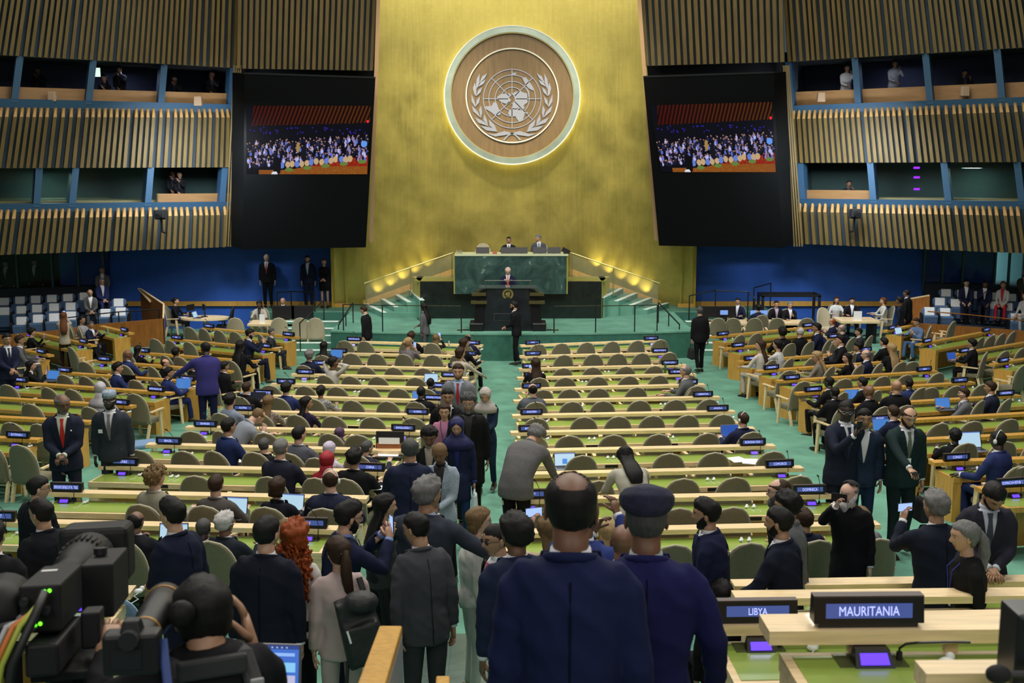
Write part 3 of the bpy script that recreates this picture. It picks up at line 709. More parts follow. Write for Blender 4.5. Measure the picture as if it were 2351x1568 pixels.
def nameplate(loc, rz, txt, where=None):
    global PL_BODY
    t = empty('nameplate', loc, rz)
    if PL_BODY is None:
        b = MB(); b.hexa([(-.19, -.005, 0), (.19, -.005, 0), (.19, .05, 0), (-.19, .05, 0)], [(-.19, -.005, .022), (.19, -.005, .022), (.19, .05, .022), (-.19, .05, .022)])
        b.hexa([(-.21, -.015, .02), (.21, -.015, .02), (.21, .05, .02), (-.21, .05, .02)], [(-.21, .0, .118), (.21, .0, .118), (.21, .045, .118), (-.21, .045, .118)])
        hb = b.mesh('sign_housing'); hb.materials.append(M_plate); hb.polygons.foreach_set('material_index', [0] * len(hb.polygons))
        sb = MB().quad((-.165, -.0125, .040), (.165, -.0125, .040), (.165, -.0062, .096), (-.165, -.0062, .096)).mesh('lit_panel'); sb.materials.append(M_plscr)
        cb = MB().box((0, .022, .121), (.42, .046, .006)).mesh('top_strip'); cb.materials.append(M_wine); PL_BODY = (hb, sb, cb)
    for n, me in zip(('sign_housing', 'lit_panel', 'top_strip'), PL_BODY):
        o = bpy.data.objects.new(n, me); C.objects.link(o); o.parent = t
        if n == 'lit_panel': pan = o
    if txt:
        q = text_mesh(txt, .31, .036, M_pltxt, 'lettering', pan, (0, -.0125, .068)); q.rotation_euler = (math.radians(-6.4), 0, 0)
    tag(t, ('black country sign with lit blue panel reading %s' % txt) if txt else where, 'sign', 'country nameplates on the desk shelves'); return t
CONSOLE = None
def console(loc, rz, where, goose=1):
    global CONSOLE
    if CONSOLE is None:
        r = empty('microphone_console')
        MB().hexa([(-.075, -.05, 0), (.075, -.05, 0), (.07, .05, 0), (-.07, .05, 0)], [(-.065, .0, .055), (.065, .0, .055), (.06, .04, .058), (-.06, .04, .058)], M_plate).build('console_body', r); r_ = r.children[0]
        MB().quad((-.055, -.045, .012), (.055, -.045, .012), (.052, -.012, .045), (-.052, -.012, .045), M_conscr).build('console_display', r_)
        MB().tube([(.11, .02, 0), (.11, .02, .05), (.115, .03, .16), (.10, .0, .28), (.06, -.06, .37), (.04, -.09, .40)], .004, 5, M_black).tube([(.11, .02, 0), (.11, .02, .04)], .014, 6, M_black).tube([(.055, -.07, .385), (.03, -.105, .41)], .011, 6, M_black).build('gooseneck', r)
        MB().box((.0, .02, .002), (.26, .12, .004), mat('desk_inset_plate', (.10, .12, .05), .3, .4)).build('inset_plate', r)
        CONSOLE = r; kids_index([r])
        o = r
    else: o = copytree(CONSOLE)
    if not goose:
        for c_ in list(o.children):
            if c_.name.startswith('gooseneck'): bpy.data.objects.remove(c_)
        MB().tube([(.11, .02, 0), (.11, .02, .05), (.125, .0, .075), (.16, -.02, .088), (.26, -.02, .09), (.36, -.02, .088)], .005, 6, M_black).tube([(.11, .02, 0), (.11, .02, .035)], .012, 8, M_black).build('gooseneck', o)
    o.location = loc; o.rotation_euler = (0, 0, rz); tag(o, 'black microphone console with violet display %s' % where, 'microphone', 'microphone consoles on the desks'); return o
EARP = None
def earpiece(loc, rz, where):
    global EARP
    if EARP is None:
        r = empty('earpiece'); MB().ball((0, 0, .016), (.032, .024, .018), M_white, 10, 6).ball((.025, .03, .022), (.02, .02, .02), M_white, 8, 5).build('ear_shell', r, smooth=True)
        MB().tube([(0, -.02, .01), (-.03, -.07, .006), (.0, -.13, .005), (-.05, -.20, .004)], .003, 4, M_white).build('cord', r)
        EARP = r; kids_index([r]); o = r
    else: o = copytree(EARP)
    o.location = loc; o.rotation_euler = (0, 0, rz); tag(o, 'white translation earpiece %s' % where, 'earpiece', 'earpieces on the desks'); return o
SOCK = None
# ================================================================= desk rows
ROWS = {}
class Row: pass
def desk_row(key, L, Rr, where, wood=M_maple, plates=(), chairs=(), h=.82, f=fz, plinth=0, ears=(), pedl=True, pedr=True, sd=.17):
    r = Row(); ROWS[key] = r; r.key = key; r.where = where
    a, b_ = atF(L[0], L[1], h, f), atF(Rr[0], Rr[1], h, f); r.a, r.b = a, b_
    u = (b_ - a); u.z = 0; r.L = u.length; u.normalize(); v = Vector((u.y, -u.x, 0)); r.u, r.v = u, v; r.rz = math.atan2(u.y, u.x); r.f = f
    r.slope = (b_.z - a.z) / r.L; r.h = h
    def P(s, vv, z): # s metres along, vv towards the audience, z above the row's floor line
        return a + u * s + v * vv + Vector((0, 0, r.slope * s + z - h))
    r.P = P
    t = empty('desk_row', P(0, 0, 0)); o0 = P(0, 0, 0); Q = lambda s, vv, z: P(s, vv, z) - o0
    tag(t, 'long %s desk row %s' % (('pale maple' if wood is M_maple else 'honey coloured oak'), where), 'desk', 'delegates desk rows')
    def slab(s0, s1, v0, v1, z0, z1, m, name, sk=0):
        b = MB(); b.hexa([Q(s0 + sk, v1, z0), Q(s1 - sk, v1, z0), Q(s1, v0, z0), Q(s0, v0, z0)], [Q(s0 + sk, v1, z1), Q(s1 - sk, v1, z1), Q(s1, v0, z1), Q(s0, v0, z1)], m); return b.build(name, t)
    LL = r.L
    slab(0, LL, -sd, .0, .765, .82, wood, 'shelf')
    for k in range(max(2, int(LL / 1.9)) + 1):
        s = .35 + (LL - .7) * k / max(2, int(LL / 1.9)); slab(s - .025, s + .025, -.10, -.07, .70, .765, wood, 'shelf_post')
    slab(.06, LL - .06, -.08, .43, .63, .70, wood, 'desktop')
    slab(.10, LL - .10, -.04, .39, .70, .704, M_felt, 'writing_top')
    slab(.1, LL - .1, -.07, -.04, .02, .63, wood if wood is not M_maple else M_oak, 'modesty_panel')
    if pedl: slab(.06, .20, -.06, .42, 0, .63, wood, 'end_pedestal')
    if pedr: slab(LL - .20, LL - .06, -.06, .42, 0, .63, wood, 'end_pedestal')
    nm = [p[1] for p in plates if p[1]]
    for px, txt in plates:
        s = param(r, px, 0, .82); nameplate(P(s, -.035, .82), r.rz, txt)
        console(P(s, .03, .704), r.rz, 'below the %s sign' % txt, key not in ('B2', 'B3')); earpiece(P(s + .27, .06, .704), r.rz, 'below the %s sign' % txt)
    last = -9
    for i, px in enumerate(chairs):
        s = max(param(r, px, .98, .9), last + .60); last = s; j = (i * 37 + len(key) * 11) % 7 - 3
        c = P(s, .72, 0); put_chair(CH_A, c, r.rz + math.radians(j * 1.5), 'olive chair, %s, %s' % (ordinal(i, len(chairs)), where), 'chairs %s' % where)
    for k, s0 in enumerate(ears):
        s = s0 * LL
        for d in (0, .09): earpiece(P(s + d, .12, .704), r.rz + .4, '%s of a pair %s, %s' % ('right' if d else 'left', ('at left end', 'mid desk', 'at right end')[0 if s0 < .34 else 1 if s0 < .67 else 2], where))
        b = MB(); b.hexa([Q(s - .1, .44, .645), Q(s + .1, .44, .645), Q(s + .1, .43, .645), Q(s - .1, .43, .645)], [Q(s - .1, .44, .69), Q(s + .1, .44, .69), Q(s + .1, .43, .69), Q(s - .1, .43, .69)], M_black)
        b.build('socket_strip', t)
    if plinth:
        pass
    return r
def param(r, px, vv, z):
    lo, hi = -3, r.L + 3
    for _ in range(40):
        m = (lo + hi) / 2
        if proj(r.P(m, vv, z))[0] < px: lo = m
        else: hi = m
    return lo
ORD = ['first', 'second', 'third', 'fourth', 'fifth', 'sixth', 'seventh', 'eighth', 'ninth']
def ordinal(i, n):
    if n == 1: return 'the only empty one'
    return ('leftmost empty' if i == 0 else 'rightmost empty' if i == n - 1 else ORD[i] + ' empty from left')
CR = 'of right centre block'; CL = 'of left centre block'
def w2(n, blk): return '%s row %s' % (n, blk)
D = desk_row
D('CR0', (1196, 793), (1523, 781), w2('first', CR), plates=[(1224, 'SPAIN'), (1496, 'PALAU')], chairs=[1233, 1290, 1346, 1403, 1459, 1516], ears=(.4,))
D('CR1', (1194, 818), (1544, 810), w2('second', CR), plates=[(1224, 'QATAR'), (1516, 'REPUBLIC OF MOLDOVA')], chairs=[1292, 1364, 1418, 1470, 1533])
D('CR2', (1192, 847), (1577, 838), w2('third', CR), plates=[(1219, 'SAUDI ARABIA'), (1539, 'SAINT LUCIA')], chairs=[1290, 1362, 1436, 1500], ears=(.5,))
D('CR3', (1188.5, 868), (1599, 859), w2('fourth', CR), plates=[(1224, 'SOUTH SUDAN'), (1556, 'SRI LANKA')], chairs=[1233, 1299.6, 1372, 1442, 1509, 1580], ears=(.35,))
D('CR4', (1183, 894), (1620, 883), w2('fifth', CR), plates=[(1221, 'TOGO'), (1582, 'TRINIDAD AND TOBAGO')], chairs=[1243, 1304, 1374, 1459, 1533, 1600], ears=(.3, .62))
D('CR5', (1180, 921), (1654, 912), w2('sixth', CR), plates=[(1615, 'UZBEKISTAN')], chairs=[1310, 1386, 1468, 1548, 1622], ears=(.3, .7))
D('CR6', (1177, 955), (1689, 945), w2('seventh', CR), plates=[(1221, 'ANDORRA'), (1649, 'ANGOLA')], chairs=[1228, 1343, 1402, 1491, 1573, 1660], ears=(.32,))
D('CR7', (1173, 994), (1735, 984), w2('eighth', CR), plates=[(1219, 'BARBADOS')], chairs=[1223, 1310, 1408, 1508, 1618], ears=(.31, .63))
D('CR8', (1167, 1037), (1782, 1024), w2('ninth', CR), plates=[(1730, 'BURKINA FASO')], chairs=[1332, 1538, 1639, 1770], ears=(.36, .75))
D('CR9', (1160, 1091), (1847, 1075), w2('tenth', CR), plates=[(1792, 'COMOROS')], chairs=[1368, 1570, 1685, 1828], ears=(.66,))
D('CR10', (1153.6, 1149), (1921, 1136), w2('eleventh', CR), plates=[(1218, 'DJIBOUTI'), (1861, 'DOMINICA')], chairs=[1228, 1554, 1673], ears=(.72,))
D('CR11', (1146, 1226), (2023, 1205), w2('twelfth', CR), plates=[(1945, 'FRANCE')], chairs=[1410, 1526, 1711, 1867, 2037], ears=(.62,))
D('CL0', (796, 783.5), (1107, 793), w2('first', CL), plates=[(812, 'PAPUA NEW GUINEA'), (1084, 'PANAMA')], chairs=[791, 841, 902])
D('CL1', (787, 811.5), (1096, 818), w2('second', CL), plates=[(778, 'POLAND'), (1075, 'OMAN')], chairs=[807, 867, 926, 994, 1050])
D('CL2', (712, 839), (1081, 847), w2('third', CL), plates=[(735, 'RUSSIA'), (1048, 'SENEGAL')], chairs=[771, 844, 906, 973], ears=(.75,))
D('CL3', (667.6, 859.5), (1074, 868), w2('fourth', CL), plates=[(700, 'SOMALIA'), (1033, 'SOUTH AFRICA')], chairs=[730, 809, 855, 955], ears=(.4, .8))
D('CL4', (620, 882), (1064, 893), w2('fifth', CL), plates=[(655, 'TIMOR-LESTE'), (1006, 'TUNISIA')], chairs=[620, 705, 776, 848, 914], ears=(.45,))
D('CL5', (575, 908), (1010, 921), w2('sixth', CL), plates=[(603, 'UNITED KINGDOM'), (995, 'UNITED REPUBLIC OF TANZANIA')], chairs=[728, 814, 893], ears=(.55,))
D('CL6', (520, 944), (993, 954.5), w2('seventh', CL), plates=[(557, 'AUSTRIA'), (958, 'ALGERIA')], chairs=[595, 682, 768, 855, 947], ears=(.3, .65))
D('CL7', (424, 981), (972.6, 992.7), w2('eighth', CL), plates=[(470, 'BAHRAIN'), (925, 'BANGLADESH')], chairs=[441, 615, 715, 822], ears=(.35, .8))
D('CL8', (333, 1021), (930, 1036), w2('ninth', CL), plates=[(385, 'BRAZIL')], chairs=[318, 429, 521, 880], ears=(.17, .5))
D('CL9', (225, 1070), (887, 1085), w2('tenth', CL), plates=[(283, 'CHILE'), (849, 'CHINA')], chairs=[451, 580, 690], ears=(.27,))
D('CL10', (111.6, 1131), (841, 1146), w2('eleventh', CL), plates=[(150, 'DEMOCRATIC REPUBLIC OF THE CONGO')], chairs=[241, 473, 583], ears=(.5,))
D('CL11', (-20, 1199), (772, 1217), w2('twelfth', CL), plates=[(-8, 'EGYPT'), (708, 'FIJI')], chairs=[315, 521])
LB = 'of left side block'; RB = 'of right side block'
K = dict(wood=M_oak)
D('LLa', (464, 752), (680, 774.5), w2('first', LB), plates=[(477, 'KUWAIT'), (660, 'MEXICO')], chairs=[437, 467, 500, 538], **K)
D('LLb', (384, 778), (631.6, 801.6), w2('second', LB), plates=[(403.6, 'MALI'), (607, 'MOZAMBIQUE')], chairs=[358, 392, 437], **K)
D('LLc', (321.6, 810), (585.7, 830), w2('third', LB), plates=[(326, 'NIGER'), (557, 'NETHERLANDS')], chairs=[362, 418], **K)
D('LLd', (212.7, 828), (527, 853), w2('fourth', LB), plates=[(237, 'SAMOA'), (500, 'NORWAY')], chairs=[197, 240, 289, 330], **K)
D('LLe', (134, 855), (462, 878), w2('fifth', LB), plates=[(144.6, 'TUVALU'), (427, 'PORTUGAL')], chairs=[150, 202, 315], **K)
D('LLf', (11, 876.5), (390, 903), w2('sixth', LB), plates=[(43, 'VIET NAM'), (355.6, 'UNITED ARAB EMIRATES')], chairs=[20, 117, 170, 313], **K)
D('LLg', (-60, 911), (301, 933), w2('seventh', LB), plates=[(272, 'YEMEN')], chairs=[73, 208], **K)
D('LLh', (-110, 953), (203, 969), w2('eighth', LB), plates=[(150, 'ALBANIA')], chairs=[29, 93], **K)
D('LLi', (-130, 1001), (85, 1010), w2('ninth', LB), plates=[(37.5, 'BOTSWANA')], chairs=[-25, 12], **K)
D('LLL0', (226, 748), (296, 765), 'highest on the far left below the gallery', plates=[(282, 'LEBANON')], chairs=[], **K)
D('LLL1', (73, 763), (209, 793), 'second on the far left below the gallery', plates=[(69, 'LIECHTENSTEIN'), (188, 'MALAYSIA')], chairs=[168], **K)
D('LLL2', (-60, 782), (110, 816), 'third on the far left below the gallery', plates=[(91, 'MONGOLIA')], chairs=[30], **K)
D('RRa', (1636.6, 773.6), (1870, 750), w2('first', RB), plates=[(1662, 'PERU'), (1857, 'GUATEMALA')], chairs=[1695, 1736], **K)
D('RRb', (1671.5, 800), (1925, 776), w2('second', RB), plates=[(1697, 'PHILIPPINES'), (1916, 'HUNGARY')], chairs=[1838, 1884], **K)
D('RRc', (1699, 830.6), (2010, 806), w2('third', RB), plates=[(1727, 'SERBIA'), (1989, 'JAPAN')], chairs=[1753, 1819, 1860], **K)
D('RRd', (1742, 852), (2077, 828), w2('fourth', RB), plates=[(1773.6, 'SINGAPORE'), (2050.5, 'IRAQ')], chairs=[1804, 1884, 1928, 1986, 2038, 2092], **K)
D('RRe', (1789, 875), (2155, 852), w2('fifth', RB), plates=[(1820, 'TONGA'), (2124.6, 'INDIA')], chairs=[1838, 1937, 2024, 2060, 2147], **K)
D('RRf', (1833, 903), (2240.6, 877.6), w2('sixth', RB), plates=[(1870, 'VANUATU'), (2207, 'JAMAICA')], chairs=[2077, 2135, 2184, 2250], **K)
D('RRg', (1896, 935), (2346, 908), w2('seventh', RB), plates=[(1924, 'ZAMBIA'), (2312, 'KYRGYZSTAN')], chairs=[2034, 2130, 2234], **K)
D('RRh', (1975, 972), (2420, 946), w2('eighth', RB), plates=[(2021.5, 'BELGIUM')], chairs=[2151, 2231, 2313], **K)
D('RRi', (2060, 1013), (2460, 993), w2('ninth', RB), plates=[], chairs=[2187, 2304, 2370], **K)
D('RRj', (2145.7, 1062.7), (2500, 1048), w2('tenth', RB), plates=[(2199.6, 'CONGO')], chairs=[2257, 2339], **K)
D('RRk', (2255, 1124), (2560, 1110), w2('eleventh', RB), plates=[(2327, 'DOMINICAN REPUBLIC')], chairs=[], **K)
D('R3a', (2037, 760), (2096, 747), 'nearest the blue wall on the far right', plates=[(2051, 'GHANA')], chairs=[2184], **K)
D('R3b', (2114, 790.6), (2278, 760), 'second from the gallery on the far right', plates=[(2132, 'KAZAKHSTAN'), (2267.5, 'ITALY')], chairs=[2247, 2264, 2291, 2320], **K)
D('R3c', (2197, 814), (2400, 779), 'third from the gallery on the far right', plates=[(2217, 'LITHUANIA')], chairs=[2266, 2303, 2342], **K)
D('R3d', (2284.5, 836.5), (2430, 812), 'at the right edge beside the Lithuania desk', plates=[(2308, 'MALDIVES')], chairs=[2342], **K)
# rear blocks on raised tiers
def tier(x0, x1, y0, y1, z, name='floor_tier'):
    b = MB(); b.box(((x0 + x1) / 2, (y0 + y1) / 2, z / 2 - .0), (x1 - x0, y1 - y0, z), M_carpet); structure(b.build(name))
TZ = {'B0': 1.45, 'B1': 1.96, 'B2': 2.68, 'B3': 3.33}
def brow(key, L, Rr, where, **k):
    zc = TZ[key]; return D(key, L, Rr, where, f=lambda y: zc, **k)
brow('B0', (1687, 1346), (2480, 1333), 'foremost in the raised block at lower right', ears=())
brow('B1', (1690, 1375), (2520, 1366), 'second in the raised block at lower right')
brow('B2', (1620, 1438), (2560, 1424), 'with the Libya sign at lower right', plates=[(1742, 'LIBYA')])
brow('B3', (1767, 1450), (2640, 1442), 'with the Mauritania sign at lower right', plates=[(1999, 'MAURITANIA')])
for k in ('B0', 'B1', 'B2', 'B3'):
    r = ROWS[k]; y = (r.a.y + r.b.y) / 2; zz = r.a.z - .82
    tier(min(r.a.x, r.b.x) - .1, max(r.a.x, r.b.x) + .5, y - 1.0, y + .45, zz)
desk_row('B4', (2127, 1547), (2800, 1541), 'with a bare shelf in the lower right corner', f=lambda y: 3.75, sd=.085)
desk_row('LB0', (-200, 1366), (298, 1362), 'at lower left below the television camera', f=lambda y: 1.82, plates=[])
r = ROWS['LB0']; tier(-6.5, r.b.x + .1, r.b.y - 1.1, r.b.y + .5, r.b.z - .82)
r = ROWS['B4']; tier(r.a.x - .1, r.b.x + .3, .8, r.a.y + .3, r.a.z - .82)
# blue chairs in front of the raised block and elsewhere
for i, px in enumerate((1722, 1912, 2085)):
    r = ROWS['B0']; s = param(r, px, -.45, .84); p = r.P(s, -.62, 0); p.z = fz(p.y)
    put_chair(CH_B, p, r.rz + math.pi * 0, 'light blue armless chair against the front of the raised desks, %s' % ('left', 'middle', 'right')[i] + ' one of three', 'blue chairs before the raised desks')
for i, (px, py, lab) in enumerate([(268, 1335, 'light blue chair behind the desk end at lower left'), (330, 1015, 'light blue chair beside the aisle behind the Brazil sign'), (560, 905, 'light blue chair next to the standing man in a violet blue suit'),
                                   (2068, 1020, 'light blue chair behind the tall man with a raised phone'), ]):
    p = atF(px, py, .84 if i in (0,) else .45, tz if i == 0 else fz); p.z -= .84 if i in (0,) else .45
    put_chair(CH_B if i == 0 else CH_D, p, (.0, .5, .3, -.2, -.3, -.3)[i], lab.replace('chair', 'low seat') if i else lab, 'light blue seats')
# ================================================================= galleries of blue seats
def gallery_seat():
    t = empty('gallery_chair')
    MB().hexa([(-.25, -.10, .05), (.25, -.10, .05), (.25, .02, .05), (-.25, .02, .05)], [(-.23, .0, .78), (.23, .0, .78), (.23, .10, .78), (-.23, .10, .78)]).build('backrest', t, bevel=.04, m=M_slate)
    MB().box((0, -.22, .38), (.46, .14, .40), M_slate, rot=Matrix.Rotation(.15, 3, 'X')).build('tip_up_seat', t, bevel=.04)
    b = MB(); b.hexa([(-.15, -.065, .50), (.15, -.065, .50), (.15, -.05, .50), (-.15, -.05, .50)], [(-.15, -.02, .80), (.15, -.02, .80), (.15, .1, .80), (-.15, .1, .80)], M_paper); b.build('headrest_cloth', t)
    for s in (-1, 1): MB().box((s * .265, -.12, .34), (.035, .34, .60), M_black).build('armrest', t, bevel=.01)
    return t
GS = gallery_seat(); kids_index([GS])
def gseats(rows, side):
    for ri, (pts, Y, lab) in enumerate(rows):
        for i, (px, py) in enumerate(pts):
            p = atY(px, py, Y); p.z -= .80
            put_chair(GS, p, side * .12, 'slate blue seat with white cloth, %s, %s' % (lab, ordinal(i, len(pts))), 'gallery seats', 'seat')
gseats([([(10, 684), (46, 681), (82, 679), (119, 677), (156, 675), (194, 672)], 38.9, 'back row of the left gallery'),
        ([(10, 706), (49, 703), (85, 700), (124, 697), (162, 695), (272, 686)], 38.1, 'middle row of the left gallery'),
        ([(49, 728), (87, 723), (124, 720), (163, 716), (242, 710), (277, 707)], 37.3, 'front row of the left gallery')], 1)
gseats([([(2172, 664), (2209, 666), (2247, 669), (2284, 672), (2322, 675)], 38.9, 'back row of the right gallery'),
        ([(2158, 684), (2194, 687), (2276, 692), (2313, 696)], 38.1, 'middle row of the right gallery'),
        ([(2134, 706), (2170, 708), (2332, 720)], 37.3, 'front row of the right gallery')], -1)
b = MB()
for (px, py, Y, x1) in ((-40, 720, 38.9, 285), (-40, 745, 38.1, 285), (-40, 770, 37.3, 290)):
    pass
def plat(pxa, pya, pxb, pyb, Y, name):
    a, c = atY(pxa, pya, Y), atY(pxb, pyb, Y); a.z -= .78; c.z -= .78; b = MB()
    b.hexa([(a.x, a.y - .55, -.0), (c.x, c.y - .55, 0), (c.x, c.y + .5, 0), (a.x, a.y + .5, 0)], [(a.x, a.y - .55, a.z), (c.x, c.y - .55, c.z), (c.x, c.y + .5, c.z), (a.x, a.y + .5, a.z)], mat('gallery_step', (.03, .05, .08), .8)); structure(b.build(name))
plat(-200, 700, 290, 665, 38.9, 'floor_gallery_left_rear'); plat(-200, 725, 292, 685, 38.1, 'floor_gallery_left_middle'); plat(-200, 745, 295, 706, 37.3, 'floor_gallery_left_front')
plat(2125, 660, 2560, 690, 38.9, 'floor_gallery_right_rear'); plat(2115, 682, 2560, 710, 38.1, 'floor_gallery_right_middle'); plat(2105, 704, 2560, 735, 37.3, 'floor_gallery_right_front')
def parapet(pts, zlow, m, name, label, th=.08):
    """pts: (px, py, Y) of the top edge"""
    P_ = [atY(*p) for p in pts]; t = empty(name, P_[0]); o = P_[0]; tag(t, label, 'parapet'); b = MB()
    for p, q in zip(P_, P_[1:]):
        n = Vector((0, th, 0)); lo = lambda w: Vector((w.x, w.y, zlow))
        b.hexa([lo(p) - o, lo(q) - o, lo(q) - o + n, lo(p) - o + n], [p - o, q - o, q - o + n, p - o + n], m)
    b.build('wooden_wall', t)
    b = MB()
    for p, q in zip(P_, P_[1:]): b.tube([p - o + Vector((0, .04, .02)), q - o + Vector((0, .04, .02))], .03, 6, M_maple)
    return t, b, P_, o
t, b, P_, o = parapet([(-60, 775, 35.9), (115, 760, 36.2), (220, 745, 36.3), (374, 732, 36.2)], 0, M_brownwood, 'gallery_parapet', 'red brown wooden wall in front of the left gallery seats')
t, b, P_, o = parapet([(374, 732, 36.2), (375, 700, 37.5), (322, 665, 39.2)], 0, M_brownwood, 'stair_parapet', 'brown wooden stair wall with pale sloping handrail right of the left gallery'); b.build('handrail', t)
t, b, P_, o = parapet([(2060, 740, 36.2), (2115, 743, 36.3), (2200, 748, 36.2), (2420, 765, 35.9)], 0, M_brownwood, 'gallery_parapet', 'red brown wooden wall in front of the right gallery seats')
t, b, P_, o = parapet([(2078, 690, 38.6), (2135, 680, 38.0)], .4, M_brownwood, 'stair_parapet', 'brown wooden stair wall at the end of the right gallery'); b.build('handrail', t)
def rail(pts, label, name='gallery_rail', r=.02, post=.0, m=None):
    P_ = [atY(*p) for p in pts]; t = empty(name, P_[0]); o = P_[0]; tag(t, label, 'railing'); m = m or M_black
    MB().tube([p - o for p in P_], r, 6, m).build('rail', t)
    if post:
        for p in P_: MB().tube([p - o, p - o - Vector((0, 0, post))], r, 6, m).build('post', t)
rail([(150, 730, 36.6), (225, 721, 36.6), (272, 716, 36.6), (365, 710, 36.6)], 'thin dark handrail in front of the left gallery seats', post=.7)
rail([(2130, 715, 36.6), (2220, 722, 36.6), (2351, 736, 36.6)], 'thin brown handrail in front of the right gallery seats', m=M_brownwood)
rail([(318, 663, 39.4), (345, 692, 38.4)], 'sloping pale handrail above the left stair wall', r=.04, m=M_maple)
# ground-level booths beside the blue walls
def low_booth(s):
    nm = 'left' if s < 0 else 'right'
    if s < 0: A, B_ = atY(-60, 575, 38.9), atY(250, 575, 40.1); a2, b2 = atY(-60, 664, 38.9), atY(250, 655, 40.1); fr = [(-10), 38, 118, 178, 238]
    else: A, B_ = atY(2120, 566, 40.1), atY(2420, 575, 38.9); a2, b2 = atY(2120, 648, 40.1), atY(2420, 662, 38.9); fr = [2122, 2165, 2212, 2286, 2318, 2350]
    back = Vector((0, 2.2, 0)); up = Vector((0, 0, .6)); b = MB()
    m = mat('dark_booth', (.015, .02, .022), .7) if s < 0 else mat('dark_booth_right', (.04, .09, .09), .7)
    b.quad(a2 + back, b2 + back, B_ + back + up, A + back + up, m); b.quad(A + up, B_ + up, B_ + back + up, A + back + up, M_dark); b.quad(a2, b2, b2 + back, a2 + back, M_dark)
    b.quad(a2, a2 + back, A + back + up, A + up, m); b.quad(b2, b2 + back, B_ + back + up, B_ + up, m)
    structure(b.build('wall_low_booth_' + nm))
    b = MB(); d = Vector((0, 0, -3.0)); n = Vector((0, -.12, 0))
    b.hexa([Vector((a2.x, a2.y, 0)) + n, Vector((b2.x, b2.y, 0)) + n, Vector((b2.x, b2.y, 0)), Vector((a2.x, a2.y, 0))], [a2 + n, b2 + n, b2, a2], mat('booth_base_navy', (.012, .02, .03), .7))
    structure(b.build('wall_booth_base_' + nm))
    b = MB()
    for px in fr:
        f = (px - (-60 if s < 0 else 2120)) / (310.0 if s < 0 else 300.0); p = a2 + (b2 - a2) * f; q = A + (B_ - A) * f
        b.box(((p.x + q.x) / 2, (p.y + q.y) / 2 - .02, (p.z + q.z) / 2), (.07, .08, abs(q.z - p.z) + .6), mat('booth_frame_green', (.05, .10, .09), .5))
    structure(b.build('trim_low_booth_' + nm))
    b = MB(); b.quad(a2 + Vector((0, .05, 0)), b2 + Vector((0, .05, 0)), B_ + Vector((0, .05, .6)), A + Vector((0, .05, .6)), MATS['booth_glass']); structure(b.build('window_%d' % (3 if s < 0 else 4)))
    if s > 0:
        b = MB(); cy = mat('lit_pale_door', (.35, .55, .58), .6)
        for x0, x1 in ((2126, 2163), (2167, 2206), (2212, 2240)):
            p0, p1, p2, p3 = atY(x0, 645, 41.6), atY(x1, 645, 41.6), atY(x1, 566, 41.6), atY(x0, 566, 41.6); b.prism([p0, p1, p2, p3], (0, .05, 0), cy)
        structure(b.build('door_1')); area('booth_lamp', atY(2170, 560, 40.9) , .8, 320, (.7, .95, 1), atY(2170, 620, 41.6))
low_booth(-1); low_booth(1)
# ================================================================= people
SK = {'pale': (.60, .36, .27), 'light': (.52, .30, .20), 'tan': (.38, .21, .125), 'brown': (.17, .08, .045), 'dark': (.045, .024, .017)}
HAIRC = {'black': (.009, .008, .008), 'brown': (.035, .018, .010), 'auburn': (.13, .045, .015), 'blonde': (.34, .23, .11), 'sandy': (.16, .10, .045), 'grey': (.16, .155, .155), 'white': (.50, .48, .47), 'red': (.26, .055, .012), 'saltpepper': (.07, .07, .072)}
def skin_m(k): return mat('skin_' + k, SK[k], .5, noise=.08, nscale=9)
def hair_m(k): return mat('hair_' + k, HAIRC[k], .6, noise=.3, nscale=22, stretch=(4, 4, .7), bump=.12, spec=.2)
def cloth_m(c, kind='wool'):
    nm = '%s_%03d_%03d_%03d' % (kind, c[0] * 999, c[1] * 999, c[2] * 999)
    if kind == 'check': return mat(nm, c, .85, noise=.55, nscale=170, bump=.2)
    if kind == 'spots': return mat(nm, c, .8, noise=.6, nscale=38, col2=(.03, .03, .03))
    return mat(nm, c, .85 if kind == 'wool' else .65, noise=.12, nscale=5, bump=.35, spec=.15 if kind == 'wool' else .35)
M_lip = {k: mat('lips_' + k, (c[0] * .8, c[1] * .5, c[2] * .55), .45) for k, c in SK.items()}
M_eyew = mat('eye_white', (.55, .53, .5), .3); M_iris = mat('eye_iris', (.012, .008, .006), .2)
